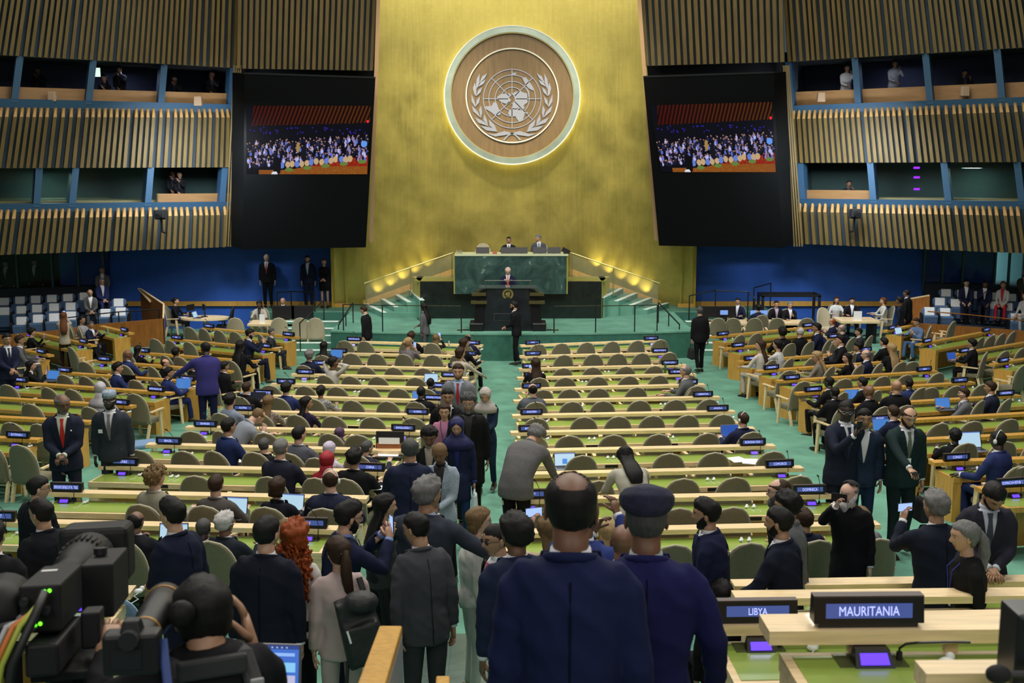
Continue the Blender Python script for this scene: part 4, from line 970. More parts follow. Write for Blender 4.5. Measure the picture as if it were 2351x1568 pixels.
def _head_grid(nl=38, nk=28):
    V = []; F = []; 
    for j in range(nk + 1):
        la = -math.pi / 2 + math.pi * j / nk
        for i in range(nl):
            s = -1 + 2 * i / nl; ph = math.pi * (1 if s >= 0 else -1) * abs(s) ** 1.45
            dx, dy, dz = math.cos(la) * math.sin(ph), math.cos(la) * math.cos(ph), math.sin(la)
            x, y, z = .076 * dx, (.094 if dy > 0 else .104) * dy, .119 * dz
            if z < 0:
                t = -z / .119; x *= 1 - .30 * t ** 1.3; y *= (1 - .10 * t) if y > 0 else (1 - .5 * t ** .8)
                if y > 0: y += .012 * t
            else:
                g = 1 + .13 * math.sin(min(1, max(0, dz - .12) / .88) * math.pi) ** .8; x *= g * 1.0; y *= g; z *= .965
            if dy > 0:
                e = math.exp
                y += .022 * e(-(x / .0125) ** 2 - ((z + .022) / .014) ** 2) + .012 * e(-(x / .010) ** 2 - ((z + .002) / .022) ** 2)
                y -= .012 * e(-((abs(x) - .031) / .015) ** 2 - ((z - .012) / .012) ** 2)
                y += .005 * e(-((abs(x) - .028) / .02) ** 2 - ((z - .034) / .009) ** 2)
                y += .006 * e(-(x / .024) ** 2 - ((z + .060) / .010) ** 2) - .004 * e(-(x / .02) ** 2 - ((z + .061) / .003) ** 2)
                y += .008 * e(-(x / .02) ** 2 - ((z + .100) / .014) ** 2)
                y -= .004 * e(-((abs(x) - .045) / .014) ** 2 - ((z + .055) / .022) ** 2)
            V.append((x, y, z))
    for j in range(nk):
        for i in range(nl): a = j * nl + i; b = j * nl + (i + 1) % nl; F.append((a, b, b + nl, a + nl))
    return np.array(V), F
HV, HF = _head_grid()
HPHI = np.abs(np.degrees(np.arctan2(HV[:, 0], HV[:, 1]))); HR = HV / np.linalg.norm(HV, axis=1)[:, None]
_hn = np.array([mnoise.noise(Vector(p) * 38) for p in HV]); _hn2 = np.array([mnoise.noise(Vector((p[0] * 90, p[1] * 90, p[2] * 16))) for p in HV])
def shell(mask, th, rough=.25, lift=None):
    """hair or cloth over part of the skull: verts, faces"""
    t = np.where(mask > 0, th * np.minimum(1, mask) * (1 + rough * (_hn + _hn2) * 1.4), -.003)
    if lift is not None: t = t + lift * np.minimum(1, np.maximum(0, mask))
    V = HV + HR * t[:, None]; keep = mask > 0
    fs = [f for f in HF if sum(keep[i] for i in f) >= 3]
    return V, fs
def hairline(front=.062, temple=.04, ear=-.002, back=-.07):
    return np.interp(HPHI, [0, 45, 68, 88, 112, 180], [front, front - .006, temple, ear, back + .02, back])
def sm(x, w=.016): return np.clip(x / w, -1, 1)
def wrinkle(me, amp, seed, fr=7.0):
    n = len(me.vertices); co = np.empty(n * 3); me.vertices.foreach_get('co', co); co = co.reshape(-1, 3); no = np.empty(n * 3); me.vertices.foreach_get('normal', no); no = no.reshape(-1, 3)
    if amp > .004:
        q = co.tolist(); d = np.array([1 - 3.2 * abs(mnoise.noise(Vector((p[0] * 5 + p[2] * 2.2 + seed * 3, p[1] * 5 - seed, p[2] * 8 + p[0] * 4)))) + .5 * mnoise.noise(Vector((p[0] * 14, p[1] * 14 + seed, p[2] * 20))) for p in q]); d = np.clip(d, -.6, 1.2)
    else: d = np.sin(co[:, 0] * fr * 2.1 + co[:, 2] * fr * 3.1 + seed + 1.7 * np.sin(co[:, 1] * fr * 1.9 + seed * 2)) * np.sin(co[:, 2] * fr * 2.3 - co[:, 0] * fr * 1.2 + seed * 3 + 2 * np.sin(co[:, 2] * 5 + seed))
    co += no * (d * amp)[:, None]; me.vertices.foreach_set('co', co.ravel()); me.update()
def remesh(mb, voxel, smooth=4):
    me = mb.mesh('raw'); o = bpy.data.objects.new('raw', me)
    r = o.modifiers.new('r', 'REMESH'); r.mode = 'VOXEL'; r.voxel_size = voxel; r.use_smooth_shade = True
    s = o.modifiers.new('s', 'SMOOTH'); s.factor = .6; s.iterations = smooth
    out = baked(o); bpy.data.meshes.remove(me)
    return out
def link(name, me, parent, m=None):
    o = bpy.data.objects.new(name, me); C.objects.link(o)
    if parent is not None: o.parent = parent
    if m is not None: me.materials.clear(); me.materials.append(m)
    return o
def hand(b, w, d, n, size, curl, m, side=1, nf=5):
    """wrist w, direction d, palm normal n"""
    d = d.normalized(); n = (n - d * n.dot(d)).normalized(); s = d.cross(n).normalized() * side; k = size
    b.tube([w - d * .03 * k, w + d * .02 * k, w + d * .05 * k, w + d * .088 * k], [(.024 * k, .020 * k), (.033 * k, .018 * k), (.040 * k, .015 * k), (.038 * k, .011 * k)], 8, m, side=s)
    lens = (.066, .076, .071, .056)
    for i in range(4):
        o = w + d * .084 * k + s * (.029 - .0195 * i) * k; L = lens[i] * k; a1 = curl * (.7 + .1 * i); p = [o]; dd = d
        for seg, fr in enumerate((.45, .32, .25)):
            ang = a1 * (.55, 1.3, 1.9)[seg]; dd = (d * math.cos(ang) + n * math.sin(ang)) + s * (.10 - .06 * i); dd.normalize(); p.append(p[-1] + dd * L * fr)
        b.tube(p, [.0095 * k, .0090 * k, .0082 * k, .0065 * k], nf, m)
    o = w + d * .025 * k + s * .026 * k; t1 = (d * .6 + s * .75 + n * .3).normalized(); t2 = (d * .85 + s * .25 + n * (.3 + curl * .5)).normalized()
    b.tube([o, o + t1 * .036 * k, o + t1 * .036 * k + t2 * .030 * k, o + t1 * .036 * k + t2 * .052 * k], [.013 * k, .0115 * k, .010 * k, .007 * k], nf, m)
NP = 0; SEATED = []
def harness_bun_(e): return 'harness' in e
ARMS = {'down': (.06, .04, -.56), 'desk': (.02, .38, -.33), 'lap': (-.06, .30, -.40), 'clasp': (-.155, .26, -.36), 'low': (-.13, .20, -.50), 'phone': (-.10, .34, .02), 'phone_high': (-.12, .36, .16), 'chin': (-.12, .22, -.10), 'ext': (.06, .54, -.06), 'pocket': (.09, -.02, -.48),
        'back': (.02, -.20, -.42), 'reach': (-.02, .50, -.28), 'head': (-.05, .04, .20), 'side_out': (.45, .25, -.18), 'chest': (-.14, .24, -.22)}
def person(px, py, label, H=1.75, Y=None, face=180, pose='stand', lean=6, tw=0, bend=0, hy=0, hp=0, skin='light', hair='black', style='short', suit=(.010, .012, .022), trouser=None, shirt=(.7, .7, .74), tie=None,
           top='suit', L='down', R='down', female=False, w=1.0, glasses=None, beard=None, hold=None, stride=0, kind='wool', f=None, chair=None, chairrot=None, z=None, pos=None, extras=(), hem=None, curl=.5, big=1.0, poleR=None, row=None, vv=.72, lapel=True):
    global NP
    snap = None
    if pose == 'sit' and pos is None and z is None and f is None and chair is None and chairrot is None:
        best = None
        for r in ROWS.values():
            if r.f is not fz or (row and r.key != row): continue
            s = param(r, px, vv, 1.2)
            if s < -.25 or s > r.L + .25: continue
            g = r.P(s, vv, 0)
            # stature whose seated head top meets the pixel
            lo, hi = .9, 1.9
            for _ in range(30):
                m = (lo + hi) / 2
                if proj((g.x, g.y, g.z + m))[1] > py: lo = m
                else: hi = m
            cost = abs(lo - 1.30) + (.3 if any((g - q).length < .48 for q in SEATED) else 0)
            if best is None or cost < best[3]: best = (lo, g, r, cost)
        if best and (row or abs(best[0] - 1.30) < .30):
            SEATED.append(best[1])
            lean_ = abs(lean) > 20
            H0 = min(1.92, max(1.38 if row else 1.52, (best[0] + (.10 if lean_ else 0)) / 1.33 * 1.75)); H = min(2.0, H0 * 1.08); snap = best + ((H - H0) / 1.75 * 1.33,); face = face + math.degrees(best[2].rz); chairrot = math.degrees(best[2].rz) + max(-25, min(25, face * .4))
    if Y is not None:
        rz_ = atY(px, py, Y).z; H = max(1.5, min(1.98, rz_ - fz(Y))); z = fz(Y) if pose != 'sit' else z
    NP += 1; seed = NP * 1.37; k = H / 1.75; f = f or fz
    sit = pose == 'sit'; drop = (.42 * k if sit else 0.0) + (snap[4] if snap else 0)
    # spine table
    zs = np.arange(.70, 1.60, .02); Ct = []; Bt = []; p = Vector((0, 0, .70 * k - drop)); hipz = .90
    for z_ in zs:
        a = math.radians(lean) * min(1, max(0, (z_ - hipz) / .28)); tt = math.radians(tw) * min(1, max(0, (z_ - hipz) / .4)); bd = math.radians(bend) * min(1, max(0, (z_ - hipz) / .35))
        B = Matrix.Rotation(bd, 3, 'Y') @ Matrix.Rotation(-a, 3, 'X') @ Matrix.Rotation(tt, 3, 'Z')
        Ct.append(p.copy()); Bt.append(B); p = p + (B @ Vector((0, 0, 1))) * .02 * k
    def CZ(z_):
        i = min(len(zs) - 1, max(0, (z_ - .70) / .02)); i0 = int(i); fr = i - i0; i1 = min(len(zs) - 1, i0 + 1); return Ct[i0].lerp(Ct[i1], fr), Bt[i0]
    def T(z_, x=0, y=0): c, B = CZ(z_); return c + B @ Vector((x * k, y * k, 0))
    wf = w * (.90 if female else 1.0)
    # placement from the pixel of the top of the head
    neckb = CZ(1.55); HB = neckb[1] @ Matrix.Rotation(math.radians(hy), 3, 'Z') @ Matrix.Rotation(-math.radians(hp), 3, 'X')
    HC = T(1.516) + HB @ Vector((0, .012, .102)) * k
    if harness_bun_(extras): HC = HC + Vector((0, .01, -.055))
    topp = HC + Vector((0, 0, .125 * k))
    rz = math.radians(face); RZ = Matrix.Rotation(rz, 3, 'Z'); off = RZ @ topp
    if pos is not None: loc = Vector(pos)
    elif snap: loc = Vector(snap[1])
    elif Y is not None: g = atY(px, py, Y); loc = Vector((g.x - off.x, g.y - off.y, fz(Y)))
    elif z is not None: g = atZ(px, py, z + topp.z); loc = Vector((g.x - off.x, g.y - off.y, z))
    else:
        g = atF(px, py, topp.z, f); loc = Vector((g.x - off.x, g.y - off.y, 0)); loc.z = f(g.y)
    zc = proj(loc)[2]; vox = .0125 if zc < 6 else .016 if zc < 10 else .021 if zc < 18 else .028; far = zc > 20
    root = empty('person', loc, rz); tag(root, label, 'person'); root['_z'] = 0; del root['_z']
    harness_bun = 'harness' in extras; sm_, hm = skin_m(skin), hair_m(hair if hair in HAIRC else 'black')
    # ---- arms
    arms = []
    for sd, A in ((-1, L), (1, R)):
        v = ARMS[A] if isinstance(A, str) else A
        sh = T(1.402, sd * .168 * wf); Bs = CZ(1.40)[1]; up3 = Matrix.Rotation(math.radians(tw), 3, 'Z')
        frame = Bs if A in ('down', 'pocket', 'back') and abs(lean) < 25 else up3
        tgt = sh + frame @ Vector((sd * v[0], v[1], v[2])) * k
        if A == 'desk' and sit: tgt.z = .76 if z is None or True else tgt.z
        a_, b_ = .285 * k, .255 * k; dv = tgt - sh; dl = min(dv.length, (a_ + b_) * .995); dv = dv.normalized(); tgt = sh + dv * dl
        ca = (a_ * a_ + dl * dl - b_ * b_) / (2 * a_ * dl); ca = max(-1, min(1, ca)); pole = Vector((sd * .55, -.45, -.75)); 
        if A == 'head': pole = Vector((sd * 1, .3, .1))
        if poleR is not None and sd > 0: pole = Vector(poleR)
        pole = frame @ pole; pole = (pole - dv * pole.dot(dv)).normalized()
        el = sh + dv * a_ * ca + pole * a_ * math.sqrt(max(0, 1 - ca * ca)); arms.append((sd, sh, el, tgt))
    # ---- legs
    legs = []
    for sd in (-1, 1):
        if sit: hip = Vector((sd * .09, 0, .50)) * k; hip.z = .92 * k - drop; kn = Vector((sd * .13, .42 * k, .50 * k)); an = Vector((sd * .13, .40 * k + (.06 if sd > 0 else -.04), .09))
        else:
            st = stride * sd; hip = Vector((sd * .088 * k, 0, .90 * k)); kn = Vector((sd * .095 * k, .03 + st * .5 + abs(st) * .2, .50 * k)); an = Vector((sd * .10 * k, st - (.04 if st < 0 else 0), (.09 + (.05 if st < 0 else 0)) * k))
        legs.append((sd, hip, kn, an))
    # ---- body: one skin mesh with head, neck, limbs and hands
    b = MB(); hv = (HV * k * big); R3 = np.array(HB); Vh = hv @ R3.T + np.array(HC)
    b.add([tuple(q) for q in Vh], HF, sm_); nb = len(HF); lipi = b.mi(M_lip[skin])
    for i, fc in enumerate(HF):
        c = HV[list(fc)].mean(axis=0)
        if c[1] > 0 and abs(c[0]) < .025 and abs(c[2] + .0605) < .0085: b.m[i] = lipi
    def hl(x, y, z_): return HC + HB @ Vector((x, y, z_)) * k * big
    for sd in (-1, 1):
        b.ball(hl(sd * .031, .0715, .009), (.0145 * k * big, .0125 * k, .0105 * k), M_eyew, 8, 6); b.ball(hl(sd * .031, .0795, .009), (.0074 * k, .0056 * k, .0074 * k), M_iris, 8, 5); b.ball(hl(sd * .031, .0735, .0155), (.0175 * k, .0125 * k, .0075 * k), sm_, 8, 5, rot=HB)
        if not far: b.ball(hl(sd * .079, -.004, -.006), (.009 * k, .018 * k, .031 * k), sm_, 8, 7, rot=HB @ Matrix.Rotation(sd * .3, 3, 'Z'))
        else: b.ball(hl(sd * .079, -.004, -.006), (.009 * k, .018 * k, .030 * k), sm_, 6, 4, rot=HB)
    nr = .058 * k * (.85 if female else 1.0)
    b.tube([T(1.36), T(1.43), T(1.50), hl(0, -.012, -.055)], [nr * 1.5, nr * 1.12, nr, nr * .98], 12, sm_)
    b.tube([T(.92), T(1.1), T(1.36)], [.10 * k, .09 * k, .09 * k], 8, sm_)
    for sd, sh, el, ws in arms:
        b.tube([T(1.36), sh + Vector((0, 0, -.015)), el, ws], [.03 * k, .026 * k, .024 * k, .024 * k], 7, sm_)
        d = (ws - el).normalized(); up = Vector((0, 0, 1)); n = Vector((-sd, 0, 0)) if abs(d.z) > .75 else Vector((0, 0, -1))
        if (L if sd < 0 else R) in ('phone', 'phone_high', 'chin', 'head'): n = Vector((-sd, .2, 0)); d = (d + up * .5).normalized()
        if harness_bun and sd > 0: d = Vector((-.15, .35, 1)).normalized(); n = Vector((-1, .2, 0))
        hand(b, ws, d, n, (1.2 if harness_bun else 1) * k * (.9 if female else 1.0), curl if not ((L if sd < 0 else R) in ('phone', 'phone_high', 'clasp', 'low')) else .95, sm_, 1 if sd * (1 if True else 1) > 0 else 1, 5 if zc < 9 else 4)
    for sd, hip, kn, an in legs: b.tube([hip, kn, an], [.07 * k, .045 * k, .035 * k], 7, sm_)
    b.build('body', root, smooth=True)
    # ---- upper garment
    if top in ('suit', 'coat', 'blazer', 'shirt', 'blouse', 'dress', 'tee'):
        cm = cloth_m(suit, kind); hz = hem or {'suit': .80, 'coat': .55, 'blazer': .82, 'shirt': .88, 'blouse': .86, 'dress': .84, 'tee': .88}[top]
        if sit: hz = max(hz, .86)
        rings = [(hz, .182, .128), (.92, .180, .128), (1.05, .160, .115), (1.20, .176, .124), (1.32, .192, .128), (1.39, .190, .118), (1.428, .172, .100), (1.458, .118, .082), (1.480, .080, .070)]
        if female: rings = [(hz, .182, .130), (.92, .176, .128), (1.05, .142, .105), (1.20, .160, .125), (1.29, .172, .137), (1.38, .168, .108), (1.43, .135, .088), (1.455, .092, .070), (1.472, .070, .064)]
        if top in ('suit', 'coat', 'blazer'): rings = [(a_, x * 1.03, y * 1.05) for a_, x, y in rings]
        mbj = MB(); pts = []; rad = []
        for zz, rx, ry in rings:
            if zz < .70: pts.append(CZ(.70)[0] + Vector((0, 0, (zz - .70) * k)))
            else: pts.append(T(zz))
            rad.append((rx * wf * k, ry * (wf ** .7) * k * (1.25 if sit and zz < 1.0 else 1)))
        mbj.tube(pts, rad, 20, side=CZ(1.3)[1] @ Vector((1, 0, 0)))
        slv = 1.0 if top != 'tee' else .42
        for sd, sh, el, ws in arms:
            t1 = T(1.40, sd * .08)
            if slv == 1: q = [t1, T(1.408, sd * .150 * wf), sh.lerp(el, .14), sh.lerp(el, .6), el, el.lerp(ws, .5), el.lerp(ws, .93)]; rr = [.052, .058, .066, .060, .055, .049, .043]
            else: q = [t1, T(1.398, sd * .150 * wf), sh.lerp(el, .2), sh.lerp(el, .6)]; rr = [.052, .058, .066, .062]
            g_ = (.90 if female else 1.0) * (1.0 if top in ('suit', 'coat', 'blazer') else .88)
            mbj.tube(q, [r_ * k * g_ for r_ in rr], 12)
        me = remesh(mbj, vox, 2)
        if zc < 22: wrinkle(me, .0062 if zc < 13 else .0035, seed)
        # open front
        if top in ('suit', 'coat', 'blazer') and lapel:
            zb = 1.10 if top == 'suit' else 1.02 if top == 'blazer' else .95
            n = len(me.vertices); co = np.empty(n * 3); me.vertices.foreach_get('co', co); co = co.reshape(-1, 3)
            tabC = np.array([tuple(c) for c in Ct]); tabU = np.array([tuple(B.col[2]) for B in Bt]); tabS = np.array([tuple(B.col[0]) for B in Bt]); tabF = np.array([tuple(B.col[1]) for B in Bt])
            d = co[:, None, :] - tabC[None]; du = np.abs((d * tabU[None]).sum(2)) + (np.linalg.norm(d, axis=2) > .32) * 9; ii = du.argmin(1); dd = co - tabC[ii]
            lx = (dd * tabS[ii]).sum(1) / k; ly = (dd * tabF[ii]).sum(1) / k; lz = zs[ii]
            vc = (ly > .02) & (lz > zb) & (np.abs(lx) < .004 + .064 * np.clip((lz - zb) / (1.45 - zb), 0, 1.0))
            bm = bmesh.new(); bm.from_mesh(me); bm.verts.ensure_lookup_table()
            bmesh.ops.delete(bm, geom=[bm.verts[i] for i in np.nonzero(vc)[0]], context='VERTS'); bm.to_mesh(me); bm.free()
            sb = MB(); R2 = [r for r in rings if r[0] > 1.0]; sb.tube([T(.95)] + [T(r[0] - .006, 0, .006) for r in R2], [(rings[2][1] * .88 * wf * k, rings[2][2] * .86 * k)] + [(r[1] * .90 * wf * k, r[2] * .90 * (wf ** .7) * k) for r in R2], 18, side=CZ(1.3)[1] @ Vector((1, 0, 0)))
            shm = cloth_m(shirt, 'cotton'); sb.tube([T(1.455), T(1.500, 0, -.006)], [(nr * 1.22, nr * 1.16), (nr * 1.10, nr * 1.08)], 14)
            sb.build('shirt', root, smooth=True, m=shm)
            def fy(zz): # front surface depth of the shirt
                for (za, xa, ya), (zb2, xb, yb) in zip(rings, rings[1:]):
                    if zz <= zb2: return (ya + (yb - ya) * max(0, (zz - za) / (zb2 - za))) * .955 * (wf ** .7)
                return rings[-1][2]
            if not far or True:
                lb = MB()
                for sd in (-1, 1):
                    prev = None
                    for q in range(7):
                        zz = zb + (1.470 - zb) * q / 6; xi = .004 + .056 * q / 6; wd = (.014, .042, .058, .066, .066, .060, .035)[q]
                        fyy = fy(zz) * 1.09
                        def sp(x): return T(zz, sd * x, fyy * math.sqrt(max(.15, 1 - (x / .185) ** 2)) + .004)
                        cur = (sp(xi), sp(xi + wd))
                        if prev: lb.quad(prev[0], prev[1], cur[1], cur[0])
                        prev = cur
                o = lb.build('lapels', root, m=cm); o.modifiers.new('s', 'SOLIDIFY').thickness = .006
            cb = MB(); nn = 9; c0, Bc = CZ(1.472)
            cb.tube([c0 + Bc @ Vector((nr * 1.35 * math.sin(a), -nr * 1.3 * math.cos(a), (.012 - .035 * (1 - math.cos(a)) / 2) * k)) for a in [math.radians(-115 + 230 * i / (nn - 1)) for i in range(nn)]], (.014 * k), 6, flat=1.3)
            cb.build('collar', root, smooth=True, m=cm)
            if tie:
                tb = MB(); prev = None
                for q in range(9):
                    zz = 1.462 - (1.462 - zb - .012) * q / 8; wd = (.022, .014, .017, .021, .025, .028, .030, .032, .030)[q]; yy = fy(zz) + (.014 if q == 0 else .008)
                    cur = (T(zz, -wd, yy), T(zz, wd, yy))
                    if prev: tb.quad(prev[0], prev[1], cur[1], cur[0])
                    prev = cur
                o = tb.build('tie', root, m=cloth_m(tie, 'silk')); o.modifiers.new('s', 'SOLIDIFY').thickness = .008
        jk = link({'suit': 'jacket', 'coat': 'coat', 'blazer': 'blazer', 'shirt': 'shirt', 'blouse': 'blouse', 'dress': 'dress_top', 'tee': 'tee_shirt'}[top], me, root, cm)
        if top == 'suit' and zc < 14:
            vb = MB(); prev = None
            for q in range(12):
                zz = hz + .015 + (1.40 - hz) * q / 11; yb_ = 0
                for (za, xa, ya), (z2_, x2_, y2_) in zip(rings, rings[1:]):
                    if zz <= z2_: yb_ = ya + (y2_ - ya) * max(0, (zz - za) / (z2_ - za)); break
                cur = T(zz, 0, -yb_ * (wf ** .7) - .003) if q else T(zz, .004, -yb_ * (wf ** .7) - .003)
                if prev is not None: vb.tube([prev, cur], .0035 if q > 3 else .006, 4)
                prev = cur
            vb.build('back_seam', jk, m=cloth_m(tuple(c * .35 for c in suit)))
        for c_ in list(root.children):
            if c_.name.split('.')[0] in ('lapels', 'collar'): c_.parent = jk
        if top in ('suit', 'coat') and not far:
            for sd, sh, el, ws in arms: MB().tube([el.lerp(ws, .88), el.lerp(ws, 1.0)], .034 * k, 10).build('shirt_cuff', jk, smooth=True, m=cloth_m(shirt, 'cotton'))
    # ---- lower garment
    tm = cloth_m(trouser or tuple(c * .8 for c in suit), 'wool')
    lb = MB()
    if top == 'dress':
        c0 = T(.92); lb.tube([T(.98), T(.90), Vector((c0.x, c0.y + (.25 if sit else .01), .62 * k - (.12 if sit else 0)))], [(.16 * k, .12 * k), (.19 * k, .14 * k), (.19 * k, .15 * k)], 16)
        lb.build('skirt', root, smooth=True, m=cloth_m(suit, kind))
    else:
        lb.tube([T(1.02), T(.93), T(.84)] if not sit else [T(1.0), T(.92), T(.86)], [(.150 * wf * k, .11 * k), (.168 * wf * k, .122 * k), (.15 * wf * k, .11 * k)], 16, side=(1, 0, 0))
        for sd, hip, kn, an in legs:
            g_ = .92 if female else 1.0
            lb.tube([hip, hip.lerp(kn, .5), kn, kn.lerp(an, .5), an.lerp(kn, .02)], [.088 * k * g_, .080 * k * g_, .066 * k * g_, .058 * k * g_, .055 * k * g_], 12)
        me = remesh(lb, max(vox, .018), 2); link('trousers', me, root, tm)
    for sd, hip, kn, an in legs:
        sh_ = MB(); z0 = an.z - .09 * k
        sh_.hexa([an + Vector((-.045, -.07, -an.z + z0)), an + Vector((.045, -.07, -an.z + z0)), an + Vector((.04, .19, -an.z + z0)), an + Vector((-.04, .19, -an.z + z0))],
                 [an + Vector((-.035, -.06, .0)), an + Vector((.035, -.06, .0)), an + Vector((.03, .16, -.05)), an + Vector((-.03, .16, -.05))])
        sh_.build('shoe', root, m=mat('shoe_leather', (.015, .01, .008), .35), bevel=.012)
    # ---- hair
    hb = MB(); Z = HV[:, 2]; Y = HV[:, 1]; X = HV[:, 0]
    def addshell(mask, th, rough=.25, m=hm, lift=None, mbb=None):
        V, fs = shell(mask, th, rough, lift); W_ = (V * k * big) @ R3.T + np.array(HC); (mbb if mbb is not None else hb).add([tuple(q) for q in W_], fs, m)
    base = sm(Z - hairline(), .03); ctop = (X / .05) ** 2 + ((Y + .028) / .055) ** 2
    if style in ('short', 'neat', 'quiff'): addshell(base, .011 if style != 'quiff' else .015, .35, lift=(np.clip(Z - .04, 0, 1) * np.clip(.5 + Y * 8, 0, 1) * (.14 if style != 'quiff' else .35)))
    elif style == 'buzz': addshell(base, .005, .1)
    elif style == 'crown': addshell(np.where((Z > .06) & (ctop < 1), -1, base), .007, .15)
    elif style == 'fringe': addshell(np.minimum(base, np.maximum(sm(.055 - Z, .02), sm(-.055 - Y, .02))), .010, .25)
    elif style == 'thin': addshell(np.minimum(base, np.maximum(sm(.075 - Z, .03), sm(-.01 - Y, .03))), .012, .25)
    elif style == 'full': addshell(base, .026, .5, lift=np.clip(Z, 0, 1) * .12)
    elif style == 'curly':
        addshell(base, .034, .7)
        for i in range(0, len(HV), 7):
            if base[i] > .2: hb.ball(HC + HB @ (Vector(HV[i]) * k * big + Vector(HR[i]) * .03 * k), .020 * k, hm, 6, 4)
    elif style == 'afro': addshell(base, .035, .25)
    elif style in ('long', 'wavy', 'bob', 'ponytail', 'bun'):
        hl2 = sm(Z - hairline(.068, .035, -.03 if style in ('long', 'wavy', 'bob') else .0, -.09)); addshell(hl2, .016 if style in ('ponytail', 'bun') else .022, .3)
        if style in ('long', 'wavy', 'bob'):
            n_ = 10; Lh = {'long': .42, 'wavy': .34, 'bob': .12}[style]; pass
            seq = [hl(0, -.045, .03), hl(0, -.055, -.03), hl(0, -.055, -.09)]; rr = [(.078, .05), (.086, .052), (.088, .048)]
            if style != 'bob': seq += [T(1.43, 0, -.105), T(1.43 - Lh * .38, 0, -.150), T(1.43 - Lh * .75, 0, -.152)]; rr += [(.098, .042), (.105, .036), (.07, .022)]
            hb.tube(seq, [(a_ * k, b2 * k) for a_, b2 in rr], 14, hm, side=HB @ Vector((1, 0, 0)))
        if style == 'ponytail':
            q0 = hl(0, -.115, .02); hb.tube([hl(0, -.09, .035), q0, q0 + Vector((0, -.035, -.06)) * k, q0 + Vector((.0, -.045, -.16)) * k, q0 + Vector((.02, -.03, -.30)) * k, q0 + Vector((.02, -.02, -.40)) * k], [(.022 * k), .026 * k, .040 * k, .045 * k, .038 * k, .012 * k], 9, hm)
        if style == 'bun':
            bo = hl(*((0, -.135, .01) if not harness_bun else (-.075, -.125, .03))); hb.ball(bo, (.042 * k, .036 * k, .042 * k), hm, 10, 8)
    if style == 'redcurls':
        addshell(sm(Z - hairline(.07, .03, -.04, -.1)), .03, .8); rnd = random.Random(5)
        for i in range(240):
            t_ = rnd.random() ** .8; a_ = rnd.uniform(0, 2 * math.pi); rr = rnd.uniform(.5, 1); p0 = hl(0, -.03, .05).lerp(T(1.20, 0, -.12), t_); rad = (.07 + .09 * math.sin(min(1, t_ * 1.3) * 2.3)) * k
            c = p0 + Vector((math.cos(a_) * rad * rr * 1.1, math.sin(a_) * rad * rr * .75 - .01, 0)); ln = .035
            hb.tube([c + Vector((.012 * math.cos(q * 1.6 + a_), .012 * math.sin(q * 1.6 + a_), -ln * q * .55)) for q in range(6)], [.009, .012, .012, .012, .010, .006], 5, hm)
    if beard:
        bmk = hair_m(beard[0]); mb_ = np.minimum(np.minimum(sm(-.042 - Z + np.clip(HPHI - 38, 0, 60) * .0011, .02), sm(105 - HPHI, 20)), np.maximum(sm(np.abs(X) - .025, .006), np.maximum(sm(-.074 - Z, .006), sm(np.minimum(Z + .054, .0 - Z - .040), .004)))); addshell(mb_, beard[1], .5, bmk)
        if beard[1] > .02: hb.tube([hl(0, .07, -.08), hl(0, .08, -.12), hl(0, .075, -.12 - beard[1] * 2.2)], [(.05 * k, .035 * k), (.048 * k, .032 * k), (.012 * k, .01 * k)], 10, bmk)
    if style not in ('hijab', 'none') and face is not None:
        for sd in (-1, 1): hb.tube([hl(sd * .014, .093, .030), hl(sd * .032, .092, .036), hl(sd * .050, .078, .031)], [.0032 * k, .0042 * k, .0028 * k], 5, hm if hair not in ('red', 'auburn', 'blonde') else hair_m('sandy'))
    if hb.v: hb.build('hair', root, smooth=True)
    if style == 'hijab':
        cb = MB(); hc = cloth_m(HIJ[hair] if hair in HIJ else (.3, .3, .3), 'silk'); facem = 1 - ((X / .060) ** 2 + ((Z + .012) / .085) ** 2); mk = np.where(Y > 0, sm(-facem, .25), 1.0); mk = np.where(mk == 0, .01, mk)
        addshell(mk, .016, .25, hc, mbb=cb)
        cb.tube([hl(0, -.02, -.05), T(1.50, 0, .0), T(1.455, 0, .005), T(1.40, 0, .01), T(1.33, 0, .015)], [(.080 * k, .085 * k), (.085 * k, .085 * k), (.13 * k, .11 * k), (.19 * k, .14 * k), (.195 * k, .148 * k)], 18, hc, side=(1, 0, 0))
        cb.build('headscarf', root, smooth=True)
    if glasses:
        gb = MB(); gm = M_black if glasses != 'thin' else M_chrome
        for sd in (-1, 1):
            c = hl(sd * .032, .094, .008); ring = [c + HB @ Vector((.021 * math.cos(a), 0, .016 * math.sin(a))) * k for a in [i * math.pi / 5 for i in range(11)]]; gb.tube(ring, .0024 * k, 4, gm)
            gb.tube([hl(sd * .053, .090, .012), hl(sd * .078, .03, .012), hl(sd * .082, -.01, .008)], .0024 * k, 4, gm)
            if glasses == 'sun': gb.tube([c - HB @ Vector((0, .002, 0)), c + HB @ Vector((0, .002, 0))], [(.021 * k, .016 * k)] * 2, 10, M_black, side=HB @ Vector((1, 0, 0)))
        gb.tube([hl(-.011, .098, .012), hl(.011, .098, .012)], .0024 * k, 4, gm); gb.build('glasses' if glasses != 'sun' else 'sunglasses', root)
